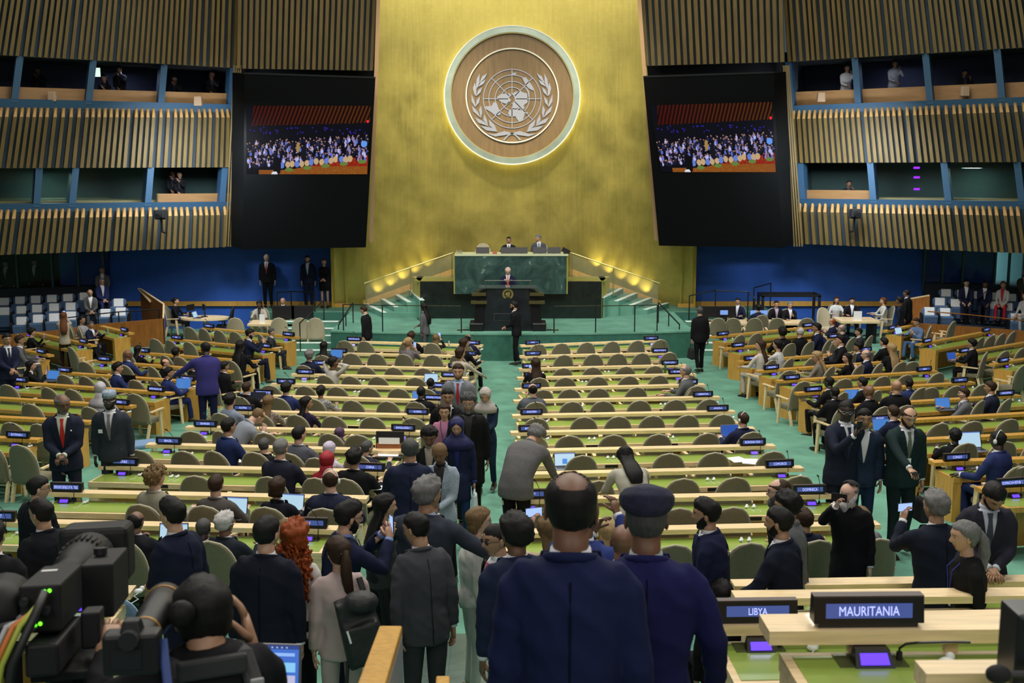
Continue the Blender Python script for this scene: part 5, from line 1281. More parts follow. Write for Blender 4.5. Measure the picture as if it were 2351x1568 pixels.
    for e in extras:
        eb = MB()
        if e == 'kufi':
            eb.tube([hl(0, -.005, .045), hl(0, -.008, .085), hl(0, -.010, .128), hl(0, -.010, .132)], [(.088 * k, .105 * k), (.089 * k, .107 * k), (.084 * k, .100 * k), (.05 * k, .06 * k)], 20, mat('embroidered_cap', (.30, .38, .48), .8, noise=.9, nscale=70), side=HB @ Vector((1, 0, 0))); eb.build('embroidered_cap', root, smooth=True)
        elif e == 'flatcap':
            m_ = mat('navy_cap_cloth', (.016, .016, .045), .9, noise=.3, nscale=30, bump=.3); bbx = MB()
            bbx.tube([hl(0, -.01, .040), hl(0, -.012, .066), hl(0, -.012, .098), hl(0, .0, .125), hl(0, .0, .142)], [(.088 * k, .106 * k), (.108 * k, .126 * k), (.112 * k, .130 * k), (.088 * k, .10 * k), (.03 * k, .03 * k)], 24, side=HB @ Vector((1, 0, 0))); link('flat_cap', remesh(bbx, .009, 4), root, m_)
            eb.prism([hl(-.07, .085, .055), hl(-.04, .135, .048), hl(.04, .135, .048), hl(.07, .085, .055)], HB @ Vector((0, 0, .008)), m_); eb.build('cap_peak', root)
        elif e == 'kippah':
            V, fs = shell(np.where((Z > .078) & (Y < .03), 1.0, np.where((Z > .055) & (Y < -.03), 1.0, -1)), .022, .02); W_ = (V * k * big) @ R3.T + np.array(HC); eb.add([tuple(q) for q in W_], fs, M_blackmat); eb.build('skullcap', root, smooth=True)
        elif e == 'headset':
            eb.tube([hl(.084 * math.sin(a), -.03 * abs(math.cos(a)) - .01, .13 * math.cos(a) - .0) for a in [math.radians(-90 + 18 * i) for i in range(11)]], .006 * k, 5, M_white)
            for sd in (-1, 1): eb.ball(hl(sd * .088, -.01, -.005), (.016 * k, .026 * k, .032 * k), M_white, 9, 6)
            eb.build('headphones', root, smooth=True)
        elif e == 'lanyard' or e == 'lanyard_blue':
            m_ = mat('lanyard_' + e, (.02, .03, .25) if e != 'lanyard' else (.03, .035, .05), .6)
            for sd in (-1, 1): eb.tube([T(1.47, sd * .06, .03), T(1.38, sd * .055, .135), T(1.20, sd * .012, .150)], .005, 4, m_)
            eb.build('lanyard', root); eb = MB(); c, B = CZ(1.13); eb.box(c + B @ Vector((0, .152 * k, 0)), (.055, .006, .085), M_paper, rot=B); eb.build('badge', root)
        elif e == 'badge':
            c, B = CZ(1.24); eb.box(c + B @ Vector((.10, .135, 0)) * k, (.085, .006, .055), M_paper, rot=B); eb.build('badge', root)
        elif e == 'pin':
            c, B = CZ(1.32); eb.ball(c + B @ Vector((-.10, .128, 0)) * k, .012, M_paper, 8, 5); eb.build('lapel_pin', root)
        elif e == 'bigpin':
            c, B = CZ(1.35); eb.tube([c + B @ Vector((.075, .128, .0)) * k, c + B @ Vector((.075, .138, .0)) * k], .035, 14, M_paper); eb.build('round_badge', root)
            eb = MB(); eb.ball(c + B @ Vector((-.10, .125, 0)) * k, .010, M_paper, 8, 5); eb.build('lapel_pin', root)
        elif e == 'scrunchie': eb.tube([hl(0, -.105, .03) + HB @ Vector((.03 * math.cos(a), 0, .03 * math.sin(a))) for a in [i * math.pi / 5 for i in range(11)]], .008, 5, mat('pink_tie', (.55, .2, .22), .8)); eb.build('hair_tie', root)
        elif e == 'backpack': build_backpack(root, T, CZ, k)
        elif e == 'harness': build_harness(root, T, CZ, k)
    # ---- things held
    if hold:
        for side, what in hold:
            sd, sh, el, ws = arms[0 if side == 'L' else 1]; d = (ws - el).normalized()
            up_ = (L if side == 'L' else R) in ('phone', 'phone_high', 'chin', 'head')
            hp_ = ws + ((d + Vector((0, 0, .5))).normalized() if up_ else d) * .09 * k
            held(what, root, loc, rz, hp_, sd, label)
    if sit and chair is not False:
        cr = math.radians(chairrot if chairrot is not None else face); cl = loc + Matrix.Rotation(cr, 3, 'Z') @ Vector((0, .03, 0)); cl.z = loc.z
        proto = {'A': CH_A, 'B': CH_B, 'C': CH_C}[chair or 'A']
        nm_ = {'A': 'olive grey arch-backed chair', 'B': 'light blue chair', 'C': 'tall beige chair'}[chair or 'A']
        put_chair(proto, cl, cr, ' '.join((nm_ + ' under the ' + seat_words(label)).split()[:16]), 'occupied chairs')
    return root, arms, T, CZ
def seat_words(l): return l
HIJ = {'hw': (.42, .40, .44), 'hn': (.014, .016, .085), 'hr': (.30, .012, .022), 'hp': (.07, .035, .085), 'hg': (.40, .36, .33), 'hl': (.50, .44, .56)}
M_phone = mat('phone_black', (.008, .008, .01), .25); M_glow = mat('phone_screen', (.02, .03, .08), .2, emit=(.35, .5, 1), estr=1.2)
def held(what, root, loc, rz, p, sd, plabel):
    RZ = Matrix.Rotation(rz, 3, 'Z'); wp = Vector(loc) + RZ @ p; who = ' held by ' + plabel
    def lab(s): return ' '.join((s + (' in left hand,' if sd < 0 else ' in right hand,') + who).split()[:16])
    if what in ('phone', 'phone_up', 'phone_wide'):
        t = empty('phone', wp, rz); tag(t, lab('dark phone'), 'phone'); B = MB()
        dims = (.075, .010, .15) if what == 'phone_up' else (.15, .010, .075) if what == 'phone_wide' else (.075, .15, .010)
        B.box((0, .01, .02) if what != 'phone' else (0, .02, .015), dims, M_phone).build('case', t, bevel=.004); sc = MB()
        if what == 'phone': sc.box((0, .02, .0205), (.066, .138, .001), M_phone if sd else M_glow)
        else: sc.box((0, .0045, .02), (dims[0] * .9, .001, dims[2] * .9), M_glow)
        sc.build('display', t)
        if what == 'phone_wide': MB().box((.055, .017, .035), (.028, .006, .03), M_black).build('camera_bump', t)
    elif what == 'papers':
        t = empty('paper_sheets', wp, rz); tag(t, lab('white paper sheets'), 'paper'); MB().hexa([(-.10, -.02, .0), (.10, -.02, .02), (.10, .22, -.12), (-.10, .22, -.10)], [(-.10, -.02, .006), (.10, -.02, .026), (.10, .22, -.114), (-.10, .22, -.094)], M_paper).build('sheet', t)
    elif what == 'bag':
        t = empty('handbag', wp, rz); tag(t, lab('black bag'), 'bag'); MB().box((0, 0, -.28), (.16, .34, .30), M_blackmat, taper=(.7, .8)).build('bag_body', t, bevel=.04); MB().tube([(0, -.1, -.14), (0, -.06, -.02), (0, .06, -.02), (0, .1, -.14)], .01, 6, M_blackmat).build('bag_handle', t)
    elif what == 'whitebag':
        t = empty('plastic_bag', wp, rz); tag(t, lab('white plastic bag'), 'bag'); m_ = mat('white_plastic_bag', (.55, .66, .72), .4)
        MB().box((0, 0, -.26), (.10, .30, .42), m_, taper=(.6, .6)).build('bag_body', t, bevel=.03); MB().tube([(0, -.08, -.05), (0, 0, .03), (0, .08, -.05)], .012, 5, m_).build('bag_handle', t)
def build_backpack(root, T, CZ, k):
    c, B = CZ(1.12); m_ = mat('backpack_nylon', (.010, .010, .012), .6, noise=.3, nscale=12, bump=.6); o = c + B @ Vector((.10, -.24, -.02)); b = MB()
    b.box(o, (.30, .20, .46), None, rot=B @ Matrix.Rotation(-.25, 3, 'Y'), taper=(.8, .8)); b.box(o + B @ Vector((.01, -.11, -.06)), (.24, .08, .26), None, rot=B @ Matrix.Rotation(-.25, 3, 'Y')); b.ball(o + Vector((0, -.02, .2)), (.13, .11, .08))
    link('backpack', remesh(b, .014, 5), root, m_)
    MB().tube([T(1.44, .13, -.11), T(1.36, .15, -.14), T(1.25, .14, -.16)], .022, 6, m_, flat=.4).build('backpack_strap', root)
    MB().tube([o + Vector((-.10, -.05, -.20)), o + Vector((-.12, -.08, -.42)), o + Vector((-.04, -.08, -.58))], .014, 5, m_).build('hanging_strap', root)
    MB().box(o + B @ Vector((-.10, -.152, .0)), (.014, .004, .09), M_white, rot=B @ Matrix.Rotation(-.25, 3, 'Y')).build('white_emblem', root)
def build_harness(root, T, CZ, k):
    m_ = mat('harness_webbing', (.018, .018, .02), .7)
    for sd in (-1, 1):
        MB().tube([T(1.46, sd * .09, .05), T(1.46, sd * .105, -.06), T(1.38, sd * .12, -.135), T(1.26, sd * .12, -.145), T(1.1, sd * .10, -.135)], [(.026, .008)] * 5, 8, m_, side=(1, 0, 0)).build('shoulder_strap', root)
        c, B = CZ(1.36); MB().box(c + B @ Vector((sd * .12, -.158, -.02)), (.045, .02, .06), M_grey, rot=B, taper=(.6, 1)).box(c + B @ Vector((sd * .12, -.158, .035)), (.04, .014, .018), M_grey, rot=B).build('buckle', root, bevel=.004)
    c, B = CZ(1.45); MB().box(c + B @ Vector((0, -.128, -.0)), (.20, .03, .06), m_, rot=B).build('neck_strap', root, bevel=.01)
# ================================================================= the people in the hall
P = person
BK, NV, BL, VB, GR, LG, CH = (.008, .008, .010), (.012, .016, .042), (.022, .032, .115), (.040, .036, .17), (.10, .10, .108), (.30, .31, .34), (.03, .033, .042)
RED, NVT, PK, GRT, LBS = (.5, .018, .015), (.012, .018, .07), (.5, .12, .18), (.22, .20, .22), (.30, .42, .62)
def S(px, py, label, face=0, **k):       # seated, facing the desk unless told otherwise
    k.setdefault('H', 1.72); k.setdefault('L', 'desk'); k.setdefault('R', 'desk'); k.setdefault('lean', 4)
    return P(px, py, label, face=face, pose='sit', **k)
# ---- stage
P(1166, 613, 'white-haired speaker in navy suit and bright red tie behind the podium', H=1.78, face=180, hair='white', style='thin', suit=NV, tie=(.75, .05, .02), hp=22, L=(-.02, .30, -.36), R=(-.02, .30, -.36), extras=('bigpin',), z=SZ, skin='pale')
P(1168, 541, 'balding person in black suit seated in the middle of the high rostrum', H=1.74, face=180, pose='sit', suit=BK, tie=BK, style='buzz', skin='tan', chair=False, L='desk', R='desk', pos=(atY(1168, 560, 38.0).x, 38.0, 2.03))
P(1237, 535, 'grey-haired person in grey suit looking aside on the high rostrum', H=1.80, face=180, pose='sit', suit=(.07, .08, .10), tie=NVT, hair='grey', style='neat', hy=-45, hp=10, skin='light', chair=False, pos=(atY(1237, 560, 38.0).x, 38.0, 2.06))
put_chair(CH_C, (atY(1108, 575, 38.1).x, 38.3, 2.0), math.pi, 'empty tall beige chair at the left of the high rostrum', 'rostrum chairs')
put_chair(CH_C, (atY(1243, 575, 38.25).x, 38.35, 2.0), math.pi, 'tall beige chair behind the grey-suited person on the rostrum', 'rostrum chairs')
P(1180, 691, 'bearded person in black suit standing sideways in the centre aisle before the podium', H=1.86, face=80, suit=BK, style='neat', beard=('black', .012), skin='tan', L='clasp', R='clasp', glasses='sun', stride=.05)
P(835, 702, 'person in black suit walking left past the front desks below the stage', H=1.76, face=70, hair='brown', suit=BK, hp=15, stride=.15)
P(972, 696, 'person with long dark hair and grey blazer walking below the stage', H=1.72, face=60, female=True, style='long', suit=GR, top='blazer', skin='brown', stride=.15, R='clasp')
P(1607, 704, 'grey-haired person in black suit walking away with a black bag in right aisle', H=1.83, face=12, hair='saltpepper', style='short', suit=BK, skin='tan', stride=.12, L='down', hold=[('L', 'bag')])
P(613, 573, 'white-haired person in black suit and red tie against the left blue wall', H=1.84, face=180, hair='white', style='thin', suit=BK, tie=(.35, .02, .04), skin='pale', pos=(atY(613, 600, 39.7).x, 39.7, SZ), w=1.1)
P(707, 576, 'person in navy suit and pale blue tie against the left blue wall', H=1.80, face=180, suit=NV, tie=(.4, .5, .7), style='neat', pos=(atY(707, 600, 39.7).x, 39.7, SZ), skin='light', beard=('black', .006))
P(744, 580, 'person in black knee-length dress beside the gold wall edge', H=1.70, face=180, suit=BK, top='dress', female=True, style='bun', hair='brown', pos=(atY(744, 600, 39.6).x, 39.6, SZ), L='clasp', R='clasp', skin='light')
# ---- left gallery and far left
P(235, 636, 'glasses-wearing person seated in the back row of the left gallery', face=200, pose='sit', suit=GR, hair='sandy', style='neat', glasses='thick', chair=False, pos=(atY(235, 640, 39.0).x, 39.0, .96), L='lap', R='lap')
P(233, 655, 'clapping person in blue suit in the middle row of the left gallery', face=215, pose='sit', suit=BL, hair='grey', style='neat', glasses='thick', chair=False, pos=(atY(233, 660, 38.2).x, 38.2, .66), L='clasp', R='clasp')
P(206, 677, 'clapping balding person in grey suit in the front row of the left gallery', face=205, pose='sit', suit=(.08, .08, .08), hair='grey', style='fringe', chair=False, pos=(atY(206, 680, 37.4).x, 37.4, .40), L='clasp', R='clasp', lean=14, skin='tan')
P(17, 624, 'person in dark suit standing inside the left booth near the frame edge', face=180, suit=BK, pos=(atY(17, 640, 39.6).x, 39.6, .70), tie=GRT)
P(83, 620, 'person in dark suit standing inside the left booth', face=180, suit=BK, pos=(atY(83, 640, 40.0).x, 40.0, .72))
P(145, 717, 'person with long auburn hair and beige jacket filming the left gallery', H=1.68, face=18, female=True, hair='auburn', style='long', suit=(.40, .36, .29), trouser=(.03, .012, .012), top='blazer', L='phone_high', R='phone_high', hold=[('L', 'phone_up')], skin='light')
S(184, 725, 'person in pale grey top seated sideways near the left gallery wall', face=-60, female=True, style='bun', suit=LG, top='shirt', skin='tan')
S(206, 738, 'grey-templed person in navy suit leaning back beside the Lebanon desk', face=-70, hair='saltpepper', suit=NV, hy=-30, skin='tan', R='chin', L='desk')
P(15, 765, 'person in navy suit with joined hands standing at the left frame edge', H=1.94, face=-140, suit=NV, tie=NVT, style='neat', skin='tan', L='clasp', R='clasp')
S(40, 768, 'person in grey jacket seated behind the standing navy suit at far left', face=-30, suit=GR, skin='tan', hair='brown')
S(68, 754, 'person in black clothes seated below the Liechtenstein sign', face=-20, suit=BK, top='shirt', style='full', L='phone', hold=[('L', 'phone_up')])
S(65, 827, 'person in black holding up a phone at the Vietnam desk on the left', face=-50, female=True, style='long', suit=BK, top='blazer', R='phone', hold=[('R', 'phone_up')])
S(289, 802, 'bald person in blue jacket at the left block beside long black hair', face=-15, style='none', suit=BL, skin='brown', hy=-30)
S(313, 796, 'person with long black hair in black below the Niger sign', face=-10, female=True, style='long', suit=BK, top='blouse')
S(374, 823, 'bald person in black suit turned right behind the Netherlands desk', face=-20, style='fringe', hair='brown', suit=BK, skin='light', hy=-40)
S(400, 809, 'person with black hair and dark olive top in the left side block', face=-10, style='full', suit=(.04, .038, .025), top='shirt', skin='brown')
S(264, 831, 'person in navy suit typing on a black laptop in the left block', face=-35, suit=BL, style='quiff', hy=-20, skin='light')
S(381, 843, 'person in blue suit at a lit laptop before the standing violet suit', face=-30, suit=(.02, .032, .13), style='quiff', hy=-20, skin='tan')
S(439, 827, 'person with dark face seated behind the reaching arm in the left block', face=-20, style='buzz', suit=BK, skin='brown', hy=-30)
S(515, 829, 'person in black reading a phone behind the standing violet suit', face=-50, suit=BK, R='clasp', hold=[('R', 'phone')], skin='tan')
P(471, 784, 'person in violet blue suit standing with one arm stretched out to the left', H=2.00, face=15, suit=VB, trouser=(.012, .014, .05), skin='dark', style='buzz', L=(.38, .26, -.30), R='clasp', w=1.12, hy=30, lean=10)
S(567, 751, 'bearded person in navy suit photographing with a phone beneath the Mexico sign', face=-50, suit=NV, style='neat', beard=('black', .006), L='phone', R='phone', hold=[('R', 'phone_up')], hp=10)
S(619, 757, 'person in dark suit turned right beside the left aisle', face=-60, suit=CH, style='neat', hair='saltpepper', R='lap', L='lap', skin='light')
S(549, 780, 'person with shoulder-length black hair below the Kuwait and Mexico desk', face=0, female=True, style='long', suit=BK, top='blouse')
S(403, 683, 'person in black working at the round table before the left blue wall', face=-95, female=True, style='bun', suit=BK, top='shirt', chair='A')
S(595, 690, 'person in beige jacket at the desk with a white card', face=180, female=True, style='long', suit=(.40, .35, .30), top='blazer', shirt=(.02, .02, .02), skin='brown', hp=15)
S(649, 683, 'bald person behind two monitors left of the stage steps', face=180, style='fringe', hair='grey', suit=BK, chair='A')
S(228, 876, 'person in pale mauve headscarf facing left at the Vietnam desk row', face=10, female=True, style='hijab', hair='hw', suit=(.38, .36, .40), top='coat', lapel=False, hy=35, L='desk')
P(142, 904, 'tall grey-haired person in dark suit and red tie holding a phone in left aisle', H=2.00, face=-168, suit=(.014, .018, .035), tie=RED, shirt=(.62, .64, .52), hair='grey', style='thin', skin='brown', glasses='thick', beard=('grey', .006), L='clasp', R='clasp', hold=[('R', 'phone')], w=1.05, hy=28, hp=5, extras=('pin',))
P(250, 898, 'person in embroidered cap and charcoal suit with a name badge', H=1.94, face=-178, suit=(.030, .036, .050), tie=(.2, .18, .2), skin='dark', style='buzz', glasses='thin', beard=('black', .006), extras=('kufi', 'badge'), w=1.08)
# ---- left centre block
S(935, 774, 'blonde person filming with a phone in the first left centre desk row', face=-10, female=True, hair='blonde', style='bun', suit=(.25, .22, .24), kind='spots', top='blouse', R='phone', hold=[('R', 'phone_up')], hy=-25)
S(943, 762, 'person in dark jacket half hidden by the blonde person filming', face=0, style='full', hair='brown', suit=BK)
S(1000, 767, 'person with long light brown hair and black top below the stage edge', face=0, female=True, hair='sandy', style='long', suit=BK, top='blouse', R='phone_high', hold=[('R', 'phone_up')])
S(1062, 776, 'person with dark brown hair seated near the right end of first desk row', face=-35, female=True, hair='brown', style='bob', suit=BK, top='blouse', hy=-20)
S(1073, 767, 'balding person in dark suit at the Panama sign', face=0, style='fringe', suit=NV, skin='tan')
S(1054, 795, 'brown-haired person in cream top with one arm along the desk', face=-20, female=True, hair='brown', style='bob', suit=(.5, .44, .36), top='shirt', R=(.15, .45, -.30), L='chin', hy=-25)
S(708, 804, 'grey-haired person in dark suit behind the Poland sign', face=-10, hair='grey', style='full', suit=NV, skin='tan')
S(743, 784, 'person with straight black hair at the open laptop by the Poland sign', face=0, female=True, style='long', suit=CH, top='blouse', skin='brown')
S(761, 818, 'person in cream sweater with hands behind the head', face=-30, female=True, style='bun', suit=(.48, .46, .42), top='shirt', L='head', R='head', skin='brown', hy=-30)
S(987, 867, 'bald person in blue jacket before a lit laptop in the left centre block', face=0, style='buzz', suit=(.014, .03, .09), skin='dark')
S(965, 886, 'bald person in black suit at the laptop behind the Algeria sign', face=0, style='buzz', suit=BK, skin='dark', w=1.1)
S(654, 878, 'dark-haired person in navy suit right of the United Kingdom sign', face=-8, suit=BL, style='full')
S(734, 884, 'person with black bun and patterned grey jacket', face=-5, female=True, style='bun', suit=(.45, .45, .44), kind='spots', top='blazer', lapel=False, skin='tan')
S(698, 910, 'person with long dark hair looking right in the left centre block', face=-25, female=True, style='long', suit=(.02, .015, .04), top='blouse', hy=-40, skin='tan')
S(613, 907, 'person with long ash brown hair and spotted beige blouse', face=-10, female=True, hair='sandy', style='long', suit=(.42, .33, .26), kind='spots', top='blouse')
S(563, 877, 'short-haired person in black suit left of the United Kingdom sign', face=0, hair='brown', style='neat', suit=BK)
S(524, 904, 'black-haired person partly hidden behind the leaning bald person', face=-20, style='full', suit=(.2, .24, .32), top='shirt')
S(534, 922, 'bald person in pale grey jacket leaning over the desk', face=-50, style='thin', hair='sandy', suit=(.24, .26, .31), lean=38, L='desk', R='chin', skin='pale', hp=20)
S(518, 958, 'person in blue suit at a dark laptop right of the Bahrain sign', face=-35, suit=(.016, .028, .10), style='neat', skin='tan')
S(682, 978, 'black-haired person in grey suit facing right in the left centre block', face=-15, suit=(.09, .095, .12), style='neat', hy=-20)
S(640, 1000, 'grey-haired person in dark suit two seats left of the purple headscarf', face=-12, suit=(.014, .016, .03), hair='grey', style='short', w=1.1)
S(602, 1019, 'dark-haired person in black suit in the Brazil desk row', face=-8, suit=BK, hair='saltpepper', style='short', w=1.05)
S(775, 985, row='CL7', label='person in dark purple headscarf behind the lilac white headscarf', face=-20, female=True, style='hijab', hair='hp', suit=BK, top='coat', lapel=False)
S(747, 1014, row='CL8', vv=.95, lean=8, label='person in lilac white headscarf seated beside the red headscarf', face=-20, female=True, style='hijab', hair='hl', suit=(.5, .48, .54), top='coat', lapel=False)
S(746, 1036, row='CL9', vv=.72, label='person in bright red headscarf in front of the China desk row', face=-10, female=True, style='hijab', hair='hr', suit=(.30, .012, .022), top='coat', lapel=False)
S(810, 1031, 'black-haired person in black jacket with pale earphone by the China sign', face=-8, style='full', suit=BK, skin='tan', w=1.1)
S(838, 1018, 'grey-haired person beside the open brown briefcase', face=-20, hair='saltpepper', style='neat', suit=(.03, .03, .05), hy=-20)
P(941, 1003, 'balding person in navy suit standing with back turned beside the open briefcase', H=1.94, face=4, suit=(.014, .018, .045), hair='saltpepper', style='thin', L='desk', R='clasp', w=1.06, skin='tan')
S(757, 1077, 'balding person in navy suit with white headphones seen from behind', face=0, suit=(.016, .020, .045), hair='brown', style='fringe', w=1.15, skin='pale', extras=('headset',))
S(632, 1096, 'brown-haired person in black jacket before a bright laptop', face=-10, suit=(.010, .011, .018), hair='brown', style='bob', female=True)
S(491, 1090, 'brown-haired person in grey brown jacket before a bright laptop', face=-8, suit=(.085, .075, .07), hair='brown', style='neat')
S(351, 1072, 'person with curly light brown hair and tan jacket', face=-15, suit=(.27, .25, .19), hair='sandy', style='curly', hy=-15)
# ---- centre aisle, walking towards the camera
P(1052, 834, 'bearded person in grey suit and red striped tie walking in the centre aisle', H=2.00, face=176, suit=(.16, .17, .19), tie=(.4, .02, .04), shirt=(.35, .45, .62), hair='brown', style='neat', beard=('sandy', .006), w=1.1, stride=.1)
P(1027, 891, 'dark-haired person in dark suit without tie among the aisle walkers', H=1.89, face=185, suit=BK, style='neat', skin='tan', stride=.1)
P(1075, 904, 'grey-bearded person with glasses in a long black coat', H=1.94, face=180, suit=(.008, .008, .009), top='coat', hair='saltpepper', style='full', beard=('grey', .018), glasses='thin', skin='tan', shirt=(.02, .02, .02), stride=.1, w=1.1)
P(1114, 889, 'person in white headscarf and navy blazer reading papers', H=1.78, face=172, female=True, style='hijab', hair='hg', suit=(.014, .028, .06), top='blazer', shirt=(.5, .5, .5), L='clasp', hold=[('L', 'papers')], hp=20, stride=.08, trouser=(.012, .03, .06))
P(1020, 927, 'person in pink top with red lanyard among the aisle walkers', H=1.69, face=180, female=True, style='long', hair='brown', suit=(.55, .22, .34), top='shirt', extras=('lanyard_blue',), trouser=NV, stride=.1)
P(1049, 957, 'person in navy headscarf and long navy coat carrying a white bag', H=1.78, face=178, female=True, style='hijab', hair='hn', suit=(.016, .022, .06), top='coat', shirt=(.02, .03, .2), hem=.62, R='down', hold=[('R', 'phone'), ('L', 'whitebag')], stride=.12, hp=12, trouser=(.02, .05, .14))
P(985, 980, 'person with short black curls and black jacket in the centre aisle', H=1.76, face=182, female=True, style='afro', suit=(.012, .014, .014), top='blazer', shirt=(.3, .25, .2), skin='brown', hp=15, stride=.1)
P(1009, 1015, 'person with shaved head and pale blue jacket over black dress', H=1.81, face=172, female=True, style='buzz', hair='sandy', suit=(.33, .40, .48), kind='check', top='blazer', shirt=(.012, .012, .014), trouser=BK, L='clasp', R='down', hold=[('L', 'papers')], skin='brown', hp=12, stride=.1, w=1.05)
P(1229, 977, 'grey-haired person in checked grey jacket bending over the laptop', H=1.94, face=-28, suit=(.12, .115, .12), kind='check', trouser=BK, hair='grey', style='full', lean=52, L=(.0, .28, -.46), R=(-.02, .36, -.40), hp=10, w=1.15)
P(1436, 1026, 'person with long black wavy hair and cream jacket leaning over a desk', H=1.78, face=12, female=True, style='wavy', suit=(.42, .40, .34), top='blazer', lapel=False, trouser=(.35, .33, .28), lean=48, L='desk', R='desk', w=1.2)
# ---- right centre block
S(1231, 822, 'brown-haired person photographing with a phone by the Saudi Arabia sign', face=0, female=True, hair='brown', style='long', suit=BK, top='blouse', L='phone', R='phone', hold=[('L', 'phone_wide')])
S(1224, 880, 'balding person in grey suit above the Andorra sign', face=0, style='fringe', suit=(.10, .11, .13), L='phone', R='chin', w=1.1)
S(1580, 837, 'grey-haired person in grey suit by the Trinidad and Tobago sign', face=60, hair='grey', style='thin', suit=(.10, .105, .11), skin='light', w=1.1)
S(1710, 946, 'person in navy jacket with white headphones at a blue laptop', face=15, suit=(.014, .018, .05), hair='brown', style='neat', extras=('headset',), hy=15)
# ---- right side block
RLIST = [(1909, 863, 'bald person in black suit in front of the Vanuatu sign', 'buzz', 'dark', BK, 30, {}), (1917, 887, 'bald person in dark suit sitting sideways beside the right aisle', 'buzz', 'dark', BK, 25, {'w': 1.1, 'hem': .86}),
      (1986, 865, 'dark-haired person in profile left of the bald brown head', 'neat', 'tan', BK, 35, {}), (2000, 883, 'bald brown-skinned person in black suit in the right side block', 'none', 'brown', BK, 15, {}),
      (2060, 871, 'person with shiny bald head in black suit, right side block', 'none', 'tan', BK, -20, {}), (2092, 881, 'black-haired person in blue suit beside the shiny bald head', 'buzz', 'dark', BL, 5, {}),
      (2220, 889, 'glasses-wearing person in grey suit at a lit laptop on the right', 'neat', 'light', (.13, .135, .15), 60, {'hair': 'brown', 'glasses': 'thin', 'L': (.05, .45, -.35)}), (2281, 874, 'dark-haired person in navy suit beside the grey-suited laptop user', 'neat', 'tan', (.015, .018, .04), 40, {'hair': 'brown', 'w': 1.15}),
      (2057, 930, 'brown-haired person in navy suit between two standing people', 'neat', 'light', NV, 15, {'hair': 'brown'}), (2196, 987, 'black-haired person in black with white headphones at large laptop', 'full', 'dark', BK, -20, {'extras': ('headset',)}),
      (2299, 987, 'person in blue suit with white headphones right of the large laptop', 'buzz', 'dark', (.02, .03, .11), 30, {'extras': ('headset',), 'w': 1.1}),
      (1798, 752, 'dark-haired person in black behind the long-haired person', 'full', 'brown', BK, -20, {}), (1840, 751, 'white-capped elderly person in dark suit in the right side block', 'thin', 'tan', BK, 0, {'hair': 'white'}),
      (1880, 740, 'person in navy suit turned left below the Guatemala sign', 'neat', 'tan', NV, 50, {}), (1896, 748, 'bald person in blue jacket leaning forward, right side block', 'none', 'brown', BL, 30, {'lean': 20}),
      (1915, 731, 'sunburnt person in dark suit raising one hand to the face', 'thin', 'light', NV, 40, {'L': 'chin', 'hair': 'red'}), (1937, 744, 'bald pink-headed person in blue suit behind the Hungary desk', 'fringe', 'pale', NV, 10, {'hair': 'grey'}),
      (1935, 757, 'young black-haired person in black suit by the Hungary sign', 'quiff', 'light', BK, 55, {}), (1976, 752, 'black-haired person in dark suit facing left near the green carpet gap', 'neat', 'light', CH, 60, {}),
      (1924, 778, 'grey-haired person in dark suit with a hand on the chin', 'neat', 'light', CH, 60, {'hair': 'grey', 'L': 'chin', 'w': 1.15}), (1975, 786, 'black-haired person in navy jacket holding a hand to the chin', 'full', 'tan', NV, 60, {'L': 'chin'}),
      (1994, 801, 'bald person rubbing the face beside the Japan console', 'fringe', 'pale', NV, 50, {'L': 'chin', 'hair': 'grey'}), (2034, 774, 'black-haired person in black suit in front of the long blonde hair', 'neat', 'light', BK, 20, {}),
      (2232, 779, 'dark-haired person at a dark laptop in the far right rows', 'full', 'tan', BK, 60, {})]
for px, py, lab, st, sk, su, fc, kw in RLIST: S(px, py, lab, face=fc, style=st, skin=sk, suit=su, **kw)
for px, py, lab, hr, st, su, tp, fc, kw in [(1750, 780, 'person with long brown hair and white top by the Serbia desk', 'brown', 'long', (.55, .5, .45), 'blouse', 15, {'hy': 40}), (1790, 775, 'dark-haired person in white jacket taking a photo', 'black', 'bun', (.6, .6, .6), 'shirt', 30, {'L': 'phone', 'hold': [('L', 'phone_up')]}),
                                             (1883, 805, 'blonde person with dark glasses in the right side block', 'blonde', 'long', (.2, .18, .15), 'blouse', 40, {'glasses': 'thick', 'hp': 10, 'hy': 25}), (1950, 810, 'person with long black hair smiling left below the grey-haired person', 'black', 'long', BK, 'blouse', 30, {'hy': 40}),
                                             (2050, 788, 'person with straight long blonde hair at the Iraq sign', 'blonde', 'long', BK, 'blouse', -5, {})]:
    S(px, py, lab, face=fc, female=True, hair=hr, style=st, suit=su, top=tp, **kw)
S(2112, 728, 'young person in light blue shirt and jeans facing left at a lit laptop', face=75, suit=(.12, .19, .35), trouser=(.07, .14, .30), top='shirt', hair='brown', style='quiff', L='chin', R='desk', lean=12)
S(2028, 683, 'person in cream suit seated in profile at the corner table', face=95, female=True, hair='auburn', style='bob', suit=(.55, .54, .48), trouser=(.42, .42, .36), top='blouse')
S(1921, 681, 'person with wavy brown hair and white blouse behind the corner table', face=175, female=True, hair='brown', style='wavy', suit=(.6, .6, .6), trouser=(.4, .02, .03), top='blouse')
S(1957, 683, 'dark-haired person behind the pale corner table card', face=170, suit=BK)
P(2065, 682, 'person with black curls and dark coat standing at the gallery wall', H=1.68, face=60, female=True, style='afro', suit=(.012, .016, .03), top='coat', lapel=False, skin='brown')
P(2082, 664, 'tall person in black beside the brown wall near the right booth', H=1.82, face=50, suit=BK, style='buzz', skin='brown')
